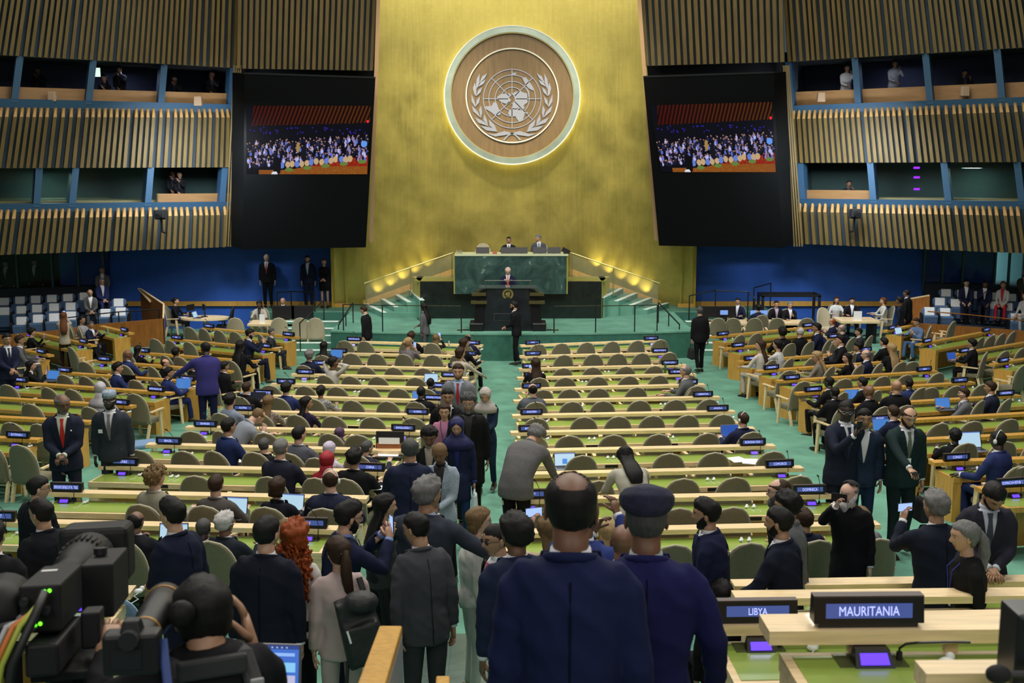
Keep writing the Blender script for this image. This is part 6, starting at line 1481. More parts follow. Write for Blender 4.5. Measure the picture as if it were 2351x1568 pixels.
for px, py, lab, kw in [(1694, 684, 'person in dark suit at the monitors right of the stage', dict(face=160, suit=NV)), (1741, 699, 'person in navy suit seen from behind at a blue laptop, conference desk', dict(face=10, suit=NV, style='full')),
                        (1783, 690, 'young person in black suit behind the right conference desk', dict(face=180, suit=BK, shirt=(.4, .3, .4), skin='light')), (1814, 692, 'grey-haired person in dark suit behind the right conference desk', dict(face=185, suit=BK, hair='grey', style='neat', L='chin'))]:
    S(px, py, lab, **kw)
for px, Y, zf, lab, kw in [(2213, 38.2, .62, 'person in navy suit with folded hands in the right gallery', dict(face=165, suit=NV, style='short', skin='light')), (2256, 38.2, .58, 'person in navy suit holding a cup in the right gallery', dict(face=160, suit=NV, skin='brown', R='chin')),
                           (2298, 38.2, .56, 'person in red dress and white jacket in the right gallery', dict(face=150, female=True, hair='sandy', style='long', suit=(.55, .54, .52), trouser=(.5, .02, .04), shirt=(.5, .01, .03), top='blazer')),
                           (2344, 38.9, .86, 'bald bearded person in olive jacket at the right frame edge gallery', dict(face=170, suit=(.08, .07, .05), style='fringe', beard=('black', .008), glasses='thick')),
                           (2352, 37.4, .30, 'person in white top in the right gallery front row', dict(face=120, suit=(.5, .5, .5), top='shirt', female=True, style='long'))]:
    P(0, 0, lab, pose='sit', chair=False, L='lap', **dict({'R': 'lap'}, **kw), pos=(atY(px, 690, Y).x, Y - .12, zf))
P(2252, 593, 'person in dark suit standing inside the right booth', face=160, suit=BK, hair='grey', pos=(atY(2252, 640, 40.6).x, 40.6, 1.0), tie=BK)
P(2129, 573, 'person in pale shirt standing inside the right booth', face=120, suit=(.3, .35, .35), top='shirt', pos=(atY(2133, 640, 41.0).x, 41.0, 1.3))
# ---- standing people on the right
P(1944, 917, 'very dark tall person in navy suit raising a phone case', H=2.04, face=-165, suit=(.013, .017, .034), tie=(.02, .025, .06), skin='dark', style='buzz', R='phone', L='down', hold=[('R', 'phone_up'), ('L', 'phone')], glasses='thin', hy=-25, w=1.08, f=lambda y: fz(y))
P(1986, 937, 'person in blue suit half hidden behind the very dark tall person', H=1.91, face=175, suit=(.018, .03, .06), style='neat', skin='tan', trouser=(.014, .03, .07), stride=.08)
P(2087, 932, 'bearded person in dark green suit with lanyard holding out a phone', H=1.98, face=-172, suit=(.012, .026, .028), tie=(.14, .15, .11), style='thin', hair='brown', beard=('brown', .010), R='reach', L='down', hold=[('R', 'phone'), ('L', 'bag')], extras=('lanyard',), hp=15, w=1.08, stride=.06)
# ---- front crowd, left
P(87, 1091, 'person in black suit with glasses, back half turned, at the left', H=1.94, face=-35, suit=(.008, .009, .013), glasses='thick', style='neat', hy=-30, w=1.15, L='clasp', R='clasp', Y=11)
P(92, 1142, 'person in black suit facing left below the Congo sign on the left', H=1.74, face=55, suit=(.008, .009, .014), hair='black', style='neat', skin='tan', hy=15, w=1.05, Y=9.4)
P(-18, 1190, 'person in black coat cut by the left frame edge', H=1.78, face=0, suit=BK, style='short', Y=8.2)
S(305, 1174, 'bald brown-skinned person in black suit behind the television camera', face=-10, suit=(.010, .011, .016), style='fringe', skin='brown', w=1.15)
P(393, 1141, 'young black-haired person in navy suit looking left', H=1.80, face=62, suit=(.010, .013, .032), style='quiff', hy=5, skin='light', w=1.0, L='clasp', R='down', Y=8.8)
S(461, 1203, 'person with cropped black hair in dark suit seated at lower left', face=-5, suit=(.012, .015, .024), hair='saltpepper', style='buzz', skin='dark', w=1.1)
S(510, 1179, 'white-haired person with glasses in dark suit seated at lower left', face=-12, suit=(.016, .020, .030), hair='white', style='full', skin='brown', glasses='thin', hy=-20, w=1.05)
P(612, 1181, 'broad person in black suit seen from behind beside long red curls', H=1.80, face=-8, suit=(.009, .010, .020), style='neat', hy=-18, w=1.04, Y=7.7)
P(676, 1192, 'person with long red curly hair and white tee shirt', H=1.66, face=-12, female=True, hair='red', style='redcurls', suit=(.6, .58, .55), top='tee', trouser=BK, skin='pale', Y=8.2)
P(655, 1184, 'bald person hidden behind the red curls', face=0, Y=9.6, style='thin', hair='sandy', suit=NV, skin='pale', glasses='thin')
P(800, 1145, 'bearded person with glasses photographing with a raised phone', H=1.78, face=-62, suit=(.012, .016, .045), shirt=(.2, .28, .55), style='quiff', beard=('black', .014), glasses='thick', L='phone', R='phone', hold=[('R', 'phone_up')], skin='light', lean=10, Y=8.8)
P(884, 1131, 'person with black hair looking right behind the grey-suited back', H=1.64, face=-50, female=True, style='long', suit=(.03, .03, .035), kind='spots', top='blouse', skin='light', hy=-20, Y=10.3)
P(983, 1093, 'grey-haired person in slate suit reaching to the right to shake hands', H=1.84, face=-25, suit=(.032, .038, .055), hair='grey', style='full', R=(.36, .34, -.34), L=(.35, .2, -.30), shirt=LBS, w=1.15, hy=-20, skin='tan', Y=9.3)
P(955, 1170, 'dark-haired person in grey suit looking left with back turned', H=1.82, face=28, suit=(.055, .056, .066), style='neat', hy=30, hp=8, w=.96, skin='tan', lean=10, Y=8.3)
P(775, 1228, 'person with ponytail in pale pink suit carrying a black backpack', H=1.68, face=16, female=True, style='ponytail', hair='brown', suit=(.47, .36, .345), trouser=(.42, .34, .32), top='blazer', lapel=False, extras=('scrunchie', 'backpack'), hy=20, L='down', R='down', stride=.12, skin='light', Y=7.9)
P(1100, 1162, 'person with short blonde hair, glasses and white shirt', H=1.62, face=-75, female=True, hair='sandy', style='bob', suit=(.62, .62, .58), top='shirt', glasses='thin', skin='pale', trouser=(.5, .5, .47), w=1.1, Y=9.6)
P(1138, 1197, 'person in sunglasses with pink tie facing left', H=1.74, face=110, suit=BK, tie=PK, glasses='sun', style='buzz', skin='tan', hy=10, Y=8.0)
P(1182, 1178, 'black-haired person in navy suit seen from behind left of tallest back', H=1.80, face=25, suit=(.013, .018, .048), style='afro', skin='brown', w=1.12, hy=15, Y=6.9)
P(1311, 1080, 'tall balding person in royal navy suit, largest back in the picture', H=1.90, face=-3, suit=(.010, .014, .056), hair='black', style='crown', skin='brown', w=.95, z=2.97, hy=4, L='down', R='down')
P(1485, 1124, 'person in flat navy cap and bright navy suit seen from behind', H=1.80, face=-4, suit=(.012, .013, .075), shirt=(.35, .4, .42), hair='saltpepper', style='buzz', skin='brown', extras=('flatcap',), w=1.04, z=2.80, R=(.12, .10, -.50), L='clasp')
P(1432, 1198, 'bald brown head between the two largest backs', H=1.76, face=-10, style='none', suit=BK, skin='brown', Y=7.0)
P(1345, 1140, 'person in bright blue suit hidden behind the tallest back', H=1.80, face=-30, suit=(.03, .05, .20), style='buzz', skin='brown', R='phone_high', L='phone', w=1.1, Y=7.6)
P(1262, 1180, 'person in beige jacket raising a phone left of the tallest back', H=1.62, face=20, female=True, suit=(.52, .40, .30), top='blazer', lapel=False, hair='sandy', style='long', L='phone_high', hold=[('L', 'phone_wide')], Y=8.6)
P(1400, 1188, 'blonde head behind the bald brown head', H=1.62, face=0, female=True, hair='blonde', style='long', suit=(.3, .25, .2), top='blouse', Y=9.0)
# ---- front crowd, right
P(1622, 1142, 'black-bearded person in navy suit and blue tie facing left', H=1.96, face=78, suit=(.012, .015, .048), tie=(.03, .045, .16), style='quiff', beard=('black', .012), skin='tan', w=1.05, L='clasp', R='clasp', Y=9.2)
P(1789, 1096, 'bearded person with black glasses facing left in the right crowd', H=1.91, face=80, suit=BK, glasses='thick', beard=('saltpepper', .025), style='thin', hair='brown', skin='pale', Y=10.7)
P(1808, 1128, 'black-haired person in grey jacket behind the gesturing navy suit', H=1.89, face=68, suit=(.12, .125, .135), style='full', skin='tan', hair='black', Y=9.8)
P(1790, 1160, 'person in black navy suit gesturing with an open hand', H=1.94, face=62, suit=(.009, .012, .026), style='neat', beard=('black', .008), skin='tan', L=(.02, .33, -.40), R='down', w=1.02, Y=8.7)
S(1852, 1169, 'young brown-haired person in navy suit seated at the France desk', face=8, suit=(.012, .015, .035), hair='brown', style='quiff', hy=20)
P(1951, 1102, 'white-bearded person in black coat and skullcap raising a phone', H=1.87, face=150, suit=(.007, .007, .008), top='coat', lapel=False, hair='grey', style='fringe', beard=('white', .035), skin='pale', R='phone_high', L='down', hold=[('R', 'phone_wide')], extras=('kippah',), hy=-20, Y=11)
S(1985, 1164, 'sandy-haired person in light grey suit at the black laptop', face=14, suit=(.17, .175, .19), hair='sandy', style='neat', w=1.1, H=1.78, skin='light')
P(2149, 1127, 'grey-haired person in dark navy suit filming with a lit phone', H=1.96, face=14, suit=(.011, .014, .028), hair='grey', style='full', L='phone', R='down', hold=[('L', 'phone_wide')], w=1.12, hy=15, skin='tan', Y=9.6)
P(2217, 1192, 'grey-haired person with ponytail and blue lanyard in black top', H=1.76, face=88, female=True, hair='grey', style='ponytail', suit=(.009, .009, .010), top='blouse', extras=('lanyard_blue',), skin='light', w=1.15, Y=8.3)
P(2284, 1093, 'bearded person in dark suit and spotted shirt looking down at hands', H=1.96, face=172, suit=(.022, .022, .034), tie=(.04, .045, .07), shirt=(.5, .54, .62), style='neat', beard=('black', .006), skin='tan', L='clasp', R='clasp', hp=35, w=1.05, hy=15, Y=9.9)
P(1657, 1332, 'person with smooth black hair bowed beside the Libya sign', H=1.66, face=5, pose='sit', female=True, style='bob', suit=BK, top='blouse', chair=False, f=lambda y: fz(y) - .1)
# ---- photographer in the lower left corner
PH_ = P(462, 1325, 'photographer with black hair bun and black harness aiming a long lens', H=1.70, face=22, pose='sit', style='bun', suit=(.010, .010, .012), top='shirt', skin='tan', chair=False, L=(.10, .42, -.06), R=(-.02, .12, .0), poleR=(.30, .1, -1.2), extras=('harness',), z=3.45, w=1.05, hp=8)
# ---- silhouettes in the booths, shirts darkened to stand in for the shade there
for px, py, Y, lab, kw in [(88, 152, 37.6, 'camera operator in black in the upper left booth', {}), (240, 170, 38.2, 'person with long hair leaning on the parapet of the upper left booth', dict(female=True, style='long', skin='light', L='chin')),
                           (275, 150, 38.4, 'person in black operating a camera in the upper left booth', {}), (402, 172, 39.2, 'person with raised camera in the upper left booth nearest the screen', {}), (488, 161, 39.6, 'person in black with binoculars in the upper left booth', {}),
                           (398, 387, 39.4, 'person in black suit in the lower left booth', {}), (413, 391, 39.2, 'long-haired person in black in the lower left booth', dict(female=True, style='long', skin='tan')),
                           (1944, 146, 38.8, 'person in white shirt in the upper right booth', dict(suit=(.3, .3, .32), top='shirt')), (2054, 136, 38.2, 'person in pale blue shirt pointing a camera in the upper right booth', dict(suit=(.25, .27, .35), top='shirt', L='phone')),
                           (2214, 158, 37.5, 'person reading in the upper right booth', {}), (1948, 412, 39.2, 'person in black seated in the lower right booth', {})]:
    a = dict(face=180, suit=BK, shirt=(.02, .02, .03), skin='brown', L='phone', R='clasp'); a.update(kw); p = atY(px, py, Y)
    P(0, 0, lab, pos=(p.x, p.y, p.z - 1.76), **a)
# ================================================================= laptops
def laptop(px, py, rot, kind, label, h=.70, f=fz, Y=None, z=None, W=.32, tilt=18):
    p = atF(px, py, h + .012, f) if Y is None else Vector((atY(px, py, Y).x, Y, z)); t = empty('laptop', p, math.radians(rot)); tag(t, label, 'laptop')
    body = mat('laptop_grey', (.22, .22, .24), .35, .6) if kind != 'dark' else M_black
    MB().box((0, -W * .33, .006), (W, W * .68, .014), body).build('keyboard_base', t, bevel=.004)
    MB().box((0, -W * .26, .0135), (W * .86, W * .34, .002), M_black).build('keys', t)
    R = Matrix.Rotation(math.radians(-tilt), 3, 'X'); hh = W * .64
    MB().box(R @ Vector((0, 0, hh / 2)) + Vector((0, 0, .012)), (W, .008, hh), body if kind != 'doc' else M_black, rot=R).build('lid', t, bevel=.003); lid = t.children[-1]
    em = {'doc': ((.45, .65, .80), 1.0), 'blue': ((.06, .22, .62), .9), 'navy': ((.02, .09, .42), .9), 'dark': ((.01, .012, .02), .5), 'work': ((.05, .15, .55), 1.1)}[kind]
    m = mat('laptop_screen_' + kind, (.02, .02, .03), .2, emit=em[0], estr=em[1])
    def Q(x, zz, d=-.0045): return R @ Vector((x * W * .94, d, .006 + zz * hh * .94)) + Vector((0, 0, .012))
    MB().quad(Q(-.5, .02), Q(.5, .02), Q(.5, 1), Q(-.5, 1), m).build('display', t)
    def patch(x0, z0, x1, z1, c, e, nm): MB().quad(Q(x0, z0, -.0055), Q(x1, z0, -.0055), Q(x1, z1, -.0055), Q(x0, z1, -.0055), mat(nm, (.02, .02, .02), .3, emit=c, estr=e)).build('window_patch', t)
    if kind == 'doc' and label.startswith('silver'): patch(-.12, .15, .12, .55, (.05, .25, .75), 1, 'patch_azure'); patch(-.5, .9, .5, 1, (.3, .4, .55), 1, 'patch_bar')
    if kind == 'doc': patch(-.5, .93, .5, 1, (.12, .2, .5), 1, 'patch_bar2')
    if kind == 'dark' and 'glyph' in label: patch(.12, .60, .20, .72, (.6, .7, .9), 1.2, 'patch_glyph'); patch(.12, .38, .20, .50, (.5, .6, .8), 1.2, 'patch_glyph')
    if kind == 'work':
        patch(-.5, .93, .5, 1, (.03, .06, .25), 1, 'patch_navy')
        for i in range(14): patch(-.44 + i * .06, .95, -.42 + i * .06, .975, (.6, .75, 1), 1, 'patch_dot')
        patch(-.3, .80, .45, .86, (.3, .5, .95), 1, 'patch_line'); patch(.05, .73, .22, .77, (.95, .6, .6), 1, 'patch_pink')
        for j in range(3):
            for i in range(3): patch(-.02 + i * .17, .50 - j * .24, .12 + i * .17, .68 - j * .24, [(.5, .7, .12), (.04, .04, .15), (.25, .6, .9), (.05, .05, .2), (.5, .5, .7), (.2, .5, .15)][(i + 2 * j) % 6], 1, 'patch_photo_%d' % ((i + 2 * j) % 6))
    return t
laptop(538, 1182, -8, 'doc', 'open laptop with a white page before the grey brown jacket')
laptop(668, 1174, -10, 'doc', 'open laptop with a white page before the black jacket, lower left centre')
laptop(398, 1246, 0, 'doc', 'open laptop with icons at lower left behind the young navy suit')
laptop(1297, 1072, 6, 'doc', 'silver laptop with a web page open on the Comoros desk row')
laptop(1948, 1262, 6, 'dark', 'black laptop showing two small white glyphs on the France desk')
laptop(1676, 1004, 8, 'navy', 'blue-screened laptop on the right end of eighth desk row')
laptop(1957, 918, 10, 'blue', 'blue laptop on the desk with the Vanuatu sign row')
laptop(2165, 938, 10, 'blue', 'pale blue laptop in front of the grey-suited person on the right')
laptop(2226, 1030, 8, 'doc', 'large laptop between two people with white headphones', W=.42)
laptop(2024, 990, 8, 'blue', 'laptop partly hidden behind the walking bearded person')
laptop(420, 894, -10, 'blue', 'pale blue laptop beside the standing violet suit', W=.36)
laptop(299, 883, 165, 'dark', 'black laptop seen from behind in the left side block', W=.36)
laptop(121, 872, -12, 'blue', 'blue laptop beside the person in black with raised phone')
laptop(990, 879, 0, 'doc', 'lit laptop before the bald person in blue jacket')
laptop(964, 922, 0, 'blue', 'laptop hidden behind the bald person in black suit')
laptop(772, 822, -5, 'blue', 'small blue laptop beside the Poland sign')
laptop(2064, 768, 35, 'doc', 'white-screened laptop on the Ghana desk')
laptop(550, 1008, -5, 'dark', 'dark laptop behind the blue suit in the Bahrain desk row', W=.40)
laptop(592, 924, -5, 'dark', 'grey laptop below the United Kingdom sign')
laptop(2186, 828, 30, 'navy', 'dark blue laptop in the far right rows below the Lithuania sign')
# ================================================================= small things on desks
def bottle(px, py, label, h=.70, col=(.6, .75, .8), f=fz, size=1.0):
    p = atF(px, py, h + .004, f); t = empty('water_bottle', p); tag(t, label, 'bottle'); g = mat('bottle_%02d' % (col[0] * 99), col, .08, trans=.8, alpha=.7)
    MB().tube([(0, 0, 0), (0, 0, .03 * size), (0, 0, .13 * size), (0, 0, .165 * size), (0, 0, .19 * size)], [.03, .032, .032, .02, .012], 12, g).build('bottle_body', t, smooth=True); MB().tube([(0, 0, .19 * size), (0, 0, .21 * size)], .014, 10, M_white).build('cap', t)
bottle(586, 1012, 'clear water bottle in the Bahrain desk row'); bottle(248, 768, 'clear water bottle on the Lebanon desk'); bottle(569, 838, 'clear water bottle beside the Netherlands sign')
bottle(1527, 858, 'dark green bottle below the Saint Lucia sign', col=(.02, .18, .08), size=1.4); bottle(1031, 800, 'clear water bottle near the Panama sign')
def sheet(px, py, label, rot=.2, n=1, s=1.0, f=fz, h=.706, col=None):
    p = atF(px, py, h, f); t = empty('paper_sheet', p, rot); tag(t, label, 'paper')
    for i in range(n): MB().box((.03 * i, .02 * i, .002 + .003 * i), (.21 * s, .29 * s, .003), col or M_paper, rot=Matrix.Rotation(.2 * i, 3, 'Z')).build('sheet', t)
sheet(565, 1056, 'white paper sheet on the Chile desk row'); sheet(1692, 1056, 'pale booklet beside the Comoros desk console', n=2); sheet(1722, 1060, 'open white booklet near the Burkina Faso console', rot=-.3, n=2)
sheet(1920, 1268, 'crumpled white sheets beside the black laptop', n=3, rot=.6); sheet(548, 968, 'white papers before the leaning bald person', n=2); sheet(79, 834, 'white papers at the left below the Mongolia sign', n=2); sheet(1250, 1036, 'white sheet on the ninth row right centre desk')
sheet(870, 1118, 'printed white sheet below the China sign', n=2)
sheet(522, 1245, 'pale blue sheet on the Fiji desk row', col=mat('pale_blue_paper', (.2, .4, .6), .8)); sheet(690, 1046, 'cyan sheet beside the red headscarf', col=mat('cyan_paper', (.12, .45, .55), .8), rot=.8)
def briefcase():
    p = atF(892, 1052, .70, fz); t = empty('open_briefcase', p, -.05); tag(t, 'open red brown leather briefcase holding papers on the China desk row', 'briefcase')
    m = mat('tan_leather', (.32, .11, .035), .45, noise=.2, nscale=8)
    b = MB(); b.box((0, 0, .03), (.44, .32, .06), M_black); b.build('case_base', t, bevel=.008)
    b = MB(); b.box((0, .18, .22), (.44, .05, .33), M_black, rot=Matrix.Rotation(-.12, 3, 'X')); b.build('case_lid', t, bevel=.008)
    MB().box((0, .150, .13), (.41, .012, .15), m, rot=Matrix.Rotation(-.12, 3, 'X')).build('lid_pocket', t); MB().box((0, .158, .22), (.40, .006, .31), m, rot=Matrix.Rotation(-.12, 3, 'X')).build('lid_lining', t)
    MB().box((-.01, .152, .24), (.33, .005, .10), M_paper, rot=Matrix.Rotation(-.12, 3, 'X')).build('papers_in_pocket', t); MB().box((0, -.01, .065), (.33, .24, .008), M_paper).build('papers_in_base', t)
briefcase()
# ================================================================= conference desks at both sides of the stage
def table_px(x0, x1, py, Y, depth, label, cat='table', name='conference_desk', z0=0., zt=.74, m=None, skirt=True):
    a, c = atY(x0, py, Y), atY(x1, py, Y); t = empty(name, ((a.x + c.x) / 2, Y, z0)); tag(t, label, cat); w = c.x - a.x; m = m or M_maple
    MB().box((0, depth / 2, zt - .04), (w, depth, .08), m).build('table_top', t, bevel=.01)
    for s in (-1, 1): MB().box((s * (w / 2 - .12), depth / 2, (zt - .08) / 2), (.10, depth * .8, zt - .08), m if skirt else M_black).build('leg', t)
    return t, a, c
table_px(567, 690, 738, 36.2, .9, 'honey wooden desk with monitors left of the stage steps'); table_px(1628, 1858, 733, 36.4, .8, 'long wooden conference desk right of the stage'); table_px(1932, 2022, 722, 36.8, 1.0, 'wooden corner table before the right blue wall', skirt=False)
def chair_at(px, ptop, Y, rz, label, proto=None, z0=0.):
    put_chair(proto or CH_C, (atY(px, ptop, Y).x, Y, z0), rz, label, 'tall beige chairs')
for px, l in ((542, 'tall beige chair left of the desk with monitors'), (642, 'tall beige chair with its back to the hall before the monitors'), (691, 'tall beige chair beside the stage steps handrail'), (725, 'tall beige chair half behind the left stage step rail')): chair_at(px, 720, 35.6, .1, l)
for px, l in ((1648, 'leftmost olive chair at the conference desk right of stage'), (1682, 'second olive chair at the conference desk right of stage'), (1731, 'third olive chair at the conference desk right of stage'), (1782, 'fourth olive chair at the conference desk right of stage'), (1850, 'rightmost olive chair at the conference desk right of stage')): chair_at(px, 720, 35.9, -.1, l, CH_A)
chair_at(1903, 705, 37.4, math.pi + .4, 'pale tall chair at the left of the corner table')
def monitor(px, py, Y, z0, label, w=.55, rz=0., front=False):
    a = atY(px, py, Y); t = empty('monitor', (a.x, Y, z0), rz); tag(t, label, 'monitor')
    MB().box((0, 0, .30), (w, .04, w * .6), M_black).build('monitor_panel', t, bevel=.008); MB().box((0, .02, .08), (.06, .04, .16), M_black).build('stand', t); MB().box((0, 0, .008), (.22, .18, .016), M_black).build('foot', t)
    if front: MB().box((0, -.022, .30), (w * .93, .002, w * .54), mat('monitor_glow', (.02, .03, .1), .2, emit=(.25, .45, .9), estr=.8)).build('display', t)
for px, l in ((650, 'black monitor seen from behind on the left desk'), (694, 'second black monitor on the left desk')): monitor(px, 700, 36.7, .74, l, .7)
for px, l in ((1625, 'black monitor at the left end of the right conference desk'), (1668, 'second black monitor on the right conference desk')): monitor(px, 700, 36.8, .74, l, .6)
for px, l in ((1662, 'small lit screen on the right conference desk, left'), (1731, 'small lit screen before the navy back on the conference desk'), (1753, 'small lit screen right of the navy back')): monitor(px, 720, 36.65, .74, l, .26, front=True)
t = empty('card_stand', (atY(601, 729, 36.3).x, 36.35, .74)); tag(t, 'white upright card on the left desk', 'card'); MB().box((0, 0, .14), (.17, .02, .28), M_paper).build('card', t)
t = empty('card_stand', (atY(1971, 708, 36.9).x, 36.95, .74)); tag(t, 'pale upright card on the corner table', 'card'); MB().box((0, 0, .15), (.26, .02, .30), M_paper).build('card', t)
def round_table():
    a = atY(463, 722, 37.2); t = empty('round_table', (a.x, 37.6, 0)); tag(t, 'oval wooden work table with screens before the left blue wall', 'table')
    MB().tube([(0, 0, .70), (0, 0, .76)], [(.78, .5)] * 2, 28, M_maple, side=(1, 0, 0)).build('table_top', t); MB().tube([(0, 0, 0), (0, 0, .70)], .06, 10, M_chrome).build('pedestal', t); MB().tube([(0, 0, 0), (0, 0, .03)], .3, 16, M_chrome).build('foot', t)
    x = a.x
    monitor(437, 700, 37.7, .76, 'tall dark monitor on the oval table, left', .34, 1.1); monitor(468, 700, 37.7, .76, 'tall dark monitor on the oval table, right', .34, -1.1)
    laptop(449, 716, 80, 'doc', 'small lit laptop on the oval table', Y=37.4, z=.765)
    t = empty('office_chair', (atY(512, 700, 37.6).x, 37.6, 0), 1.7); tag(t, 'black mesh office chair right of the oval table', 'chair')
    sb, out = shell_mb(W=.24, z0=.55, z1=1.12); sb.build('mesh_back', t, smooth=True, m=M_blackmat); MB().box((0, 0, .47), (.48, .46, .07), M_blackmat).build('seat', t, bevel=.02); MB().tube([(0, 0, .05), (0, 0, .45)], .025, 8, M_chrome).build('gas_lift', t)
    for i in range(5): a_ = i * 1.2566; MB().tube([(0, 0, .08), (.28 * math.cos(a_), .28 * math.sin(a_), .04)], .02, 6, M_black).build('base_spoke', t)
    for s in (-1, 1): MB().box((s * .28, 0, .68), (.05, .26, .03), M_black).box((s * .28, 0, .57), (.03, .04, .2), M_black).build('armrest', t)
round_table()
# dark frame with glass, and rails on the right
t = empty('display_frame', (atY(1816, 700, 38.2).x, 38.2, 0)); tag(t, 'black open metal frame standing before the right blue wall', 'frame')
z1 = atY(1816, 679, 38.2).z; w = atY(1880, 679, 38.2).x - atY(1750, 679, 38.2).x
for sx in (-1, 1):
    for sy in (0, .7): MB().box((sx * w / 2, sy, z1 / 2), (.08, .08, z1), M_black).build('upright', t)
for sy in (0, .7): MB().box((0, sy, z1), (w + .08, .08, .08), M_black).build('crossbar', t)
for sx in (-1, 1): MB().box((sx * w / 2, .35, z1), (.08, .7, .08), M_black).build('crossbar', t)
rail([(1583, 679, 37.6), (1643, 667, 38.4), (1718, 670, 38.4), (1733, 686, 38.2)], 'thin curved black rail at the right end of stage platform', post=.9)
rail([(1731, 661, 38.6), (1770, 650, 39.4)], 'short sloping black rail before the right blue wall', post=1.0)
rail([(636, 671, 38.6), (668, 669, 39.2), (722, 671, 38.6)], 'thin black rail before the two guards on the left platform', post=.9)
# things on the high rostrum
for px, l in ((1108, 'black monitor on the high rostrum before the empty chair'), (1165, 'black monitor on the high rostrum before the balding person'), (1196, 'black monitor on the high rostrum between the two people'), (1239, 'black monitor on the high rostrum before the grey-suited person'), (1272, 'black monitor at right on the high rostrum')):
    a = atY(px, 575, 36.95); t = empty('monitor', (a.x, 36.95, atY(1170, 584, 36.6).z)); tag(t, l, 'monitor'); MB().box((0, 0, .10), (.42, .03, .19), M_black, rot=Matrix.Rotation(-.25, 3, 'X')).build('monitor_panel', t); MB().box((0, .03, .03), (.1, .08, .06), M_black).build('stand', t)
zr = atY(1170, 584, 36.6).z
t = empty('gavel_block', (atY(1136, 580, 36.8).x, 36.8, zr)); tag(t, 'small red wooden block on the high rostrum', 'block'); MB().box((0, 0, .04), (.15, .1, .08), mat('red_wood', (.35, .07, .03), .5), taper=(.7, .7)).build('block', t, bevel=.01)
for i, px in enumerate((1050, 1055, 1059)):
    t = empty('drinking_glass', (atY(px, 580, 36.75).x, 36.75 + .08 * (i % 2), zr)); tag(t, '%s drinking glass at the left end of the high rostrum' % ('leftmost', 'middle', 'rightmost')[i], 'glass', 'glasses on the rostrum'); MB().tube([(0, 0, 0), (0, 0, .12)], [.028, .034], 10, mat('glassware', (.8, .9, .9), .05, trans=.9, alpha=.6)).build('glass_body', t)
t = empty('desk_phone', (atY(1305, 578, 36.85).x - .08, 36.85, zr)); tag(t, 'black tilted desk telephone at the right end of the high rostrum', 'telephone'); MB().box((0, 0, .09), (.26, .03, .14), M_black, rot=Matrix.Rotation(.5, 3, 'Y')).box((0, .02, .02), (.16, .12, .04), M_black).build('phone_body', t)
# ================================================================= wall speakers, robotic cameras, desk lamp in a booth
for px, py, Y, l in ((1964, 498, 38.2, 'black robotic camera hanging on the lower right slatted wall'), (368, 500, 37.7, 'black robotic camera hanging on the lower left slatted wall')):
    a = atY(px, py, Y - .9); t = empty('wall_camera', a); tag(t, l, 'camera'); b = MB(); b.box((0, .05, .12), (.30, .32, .26), M_blackmat); b.build('camera_body', t, bevel=.03); MB().tube([(0, -.12, .1), (0, -.32, .06)], .09, 12, M_black).build('lens', t)
    MB().tube([(0, .1, 0), (0, .15, -.45), (0, .5, -.5)], .035, 6, M_blackmat).build('mount_arm', t); MB().box((0, .1, -.02), (.36, .12, .08), M_blackmat).build('yoke', t)
for px, py, Y, l in ((455, 232, 37.9, 'pale square speaker on the upper left booth parapet'), (120, 222, 36.0, 'brown round speaker on the far upper left booth parapet'), (1885, 223, 38.0, 'pale square speaker on the upper right booth parapet'), (2215, 210, 36.2, 'brown speaker on the far upper right booth parapet')):
    t = empty('wall_speaker', atY(px, py, Y)); tag(t, l, 'speaker'); MB().box((0, 0, 0), (.26, .2, .30), mat('speaker_beige', (.38, .26, .17), .6), taper=(.9, .9)).build('speaker_body', t, bevel=.03)
t = empty('booth_lamp_panel', atY(224, 166, 37.4)); tag(t, 'small lit white panel in the upper left booth', 'lamp'); MB().box((0, 0, 0), (.16, .03, .27), mat('lit_white_panel', (.5, .6, .5), .4, emit=(.75, 1, .85), estr=1.0)).build('panel', t)
for i, (px, py) in enumerate(((1712 + 393, 385), (2105, 407), (2105, 434))):
    t = empty('indicator_light', atY(px, py, 37.3)); tag(t, 'violet indicator light in the lower right booth, %s of three' % ('top', 'middle', 'bottom')[i], 'light'); MB().box((0, 0, 0), (.18, .03, .06), mat('violet_light', (.1, 0, .3), .3, emit=(.25, .02, 1), estr=2)).build('light_strip', t)
# ================================================================= marble landing, handrails in the foreground
M_lm = bpy.data.materials.new('landing_marble'); M_lm.use_nodes = True; marble_nodes(M_lm, (.10, .16, .13), (.50, .60, .55), (.04, .08, .065))
b = MB(); b.box((-.25, 10.0, (fz(10.0) + .03) / 2), (2.4, 1.9, fz(10.0) + .05), M_lm); structure(b.build('floor_marble_landing'))
t = empty('handrail', (0, 0, 0)); tag(t, 'honey wooden handrail rising at the bottom of the picture', 'handrail')
A, B_ = atY(897, 1436, 5.05), atY(842, 1600, 3.9); w = Vector((.052, 0, 0)); th = Vector((0, 0, -.05))
A2, B2 = A, B_
MB().hexa([B_ - w + th, B_ + w + th, A + w + th, A - w + th], [B_ - w, B_ + w, A + w, A - w], M_oak).build('rail', t, bevel=.008)
b = MB(); b.hexa([B_ + w * .4 + Vector((0, 0, -1.0)), B_ + w + Vector((0, 0, -1.0)), A + w + Vector((0, 0, -1.0)), A + w * .4 + Vector((0, 0, -1.0))], [B_ + w * .4 + th, B_ + w + th, A + w + th, A + w * .4 + th], mat('pale_metal_panel', (.3, .33, .38), .4, .3)); b.build('side_panel', t)
t = empty('handrail', (0, 0, 0)); tag(t, 'short end of a second wooden handrail at the bottom edge', 'handrail')
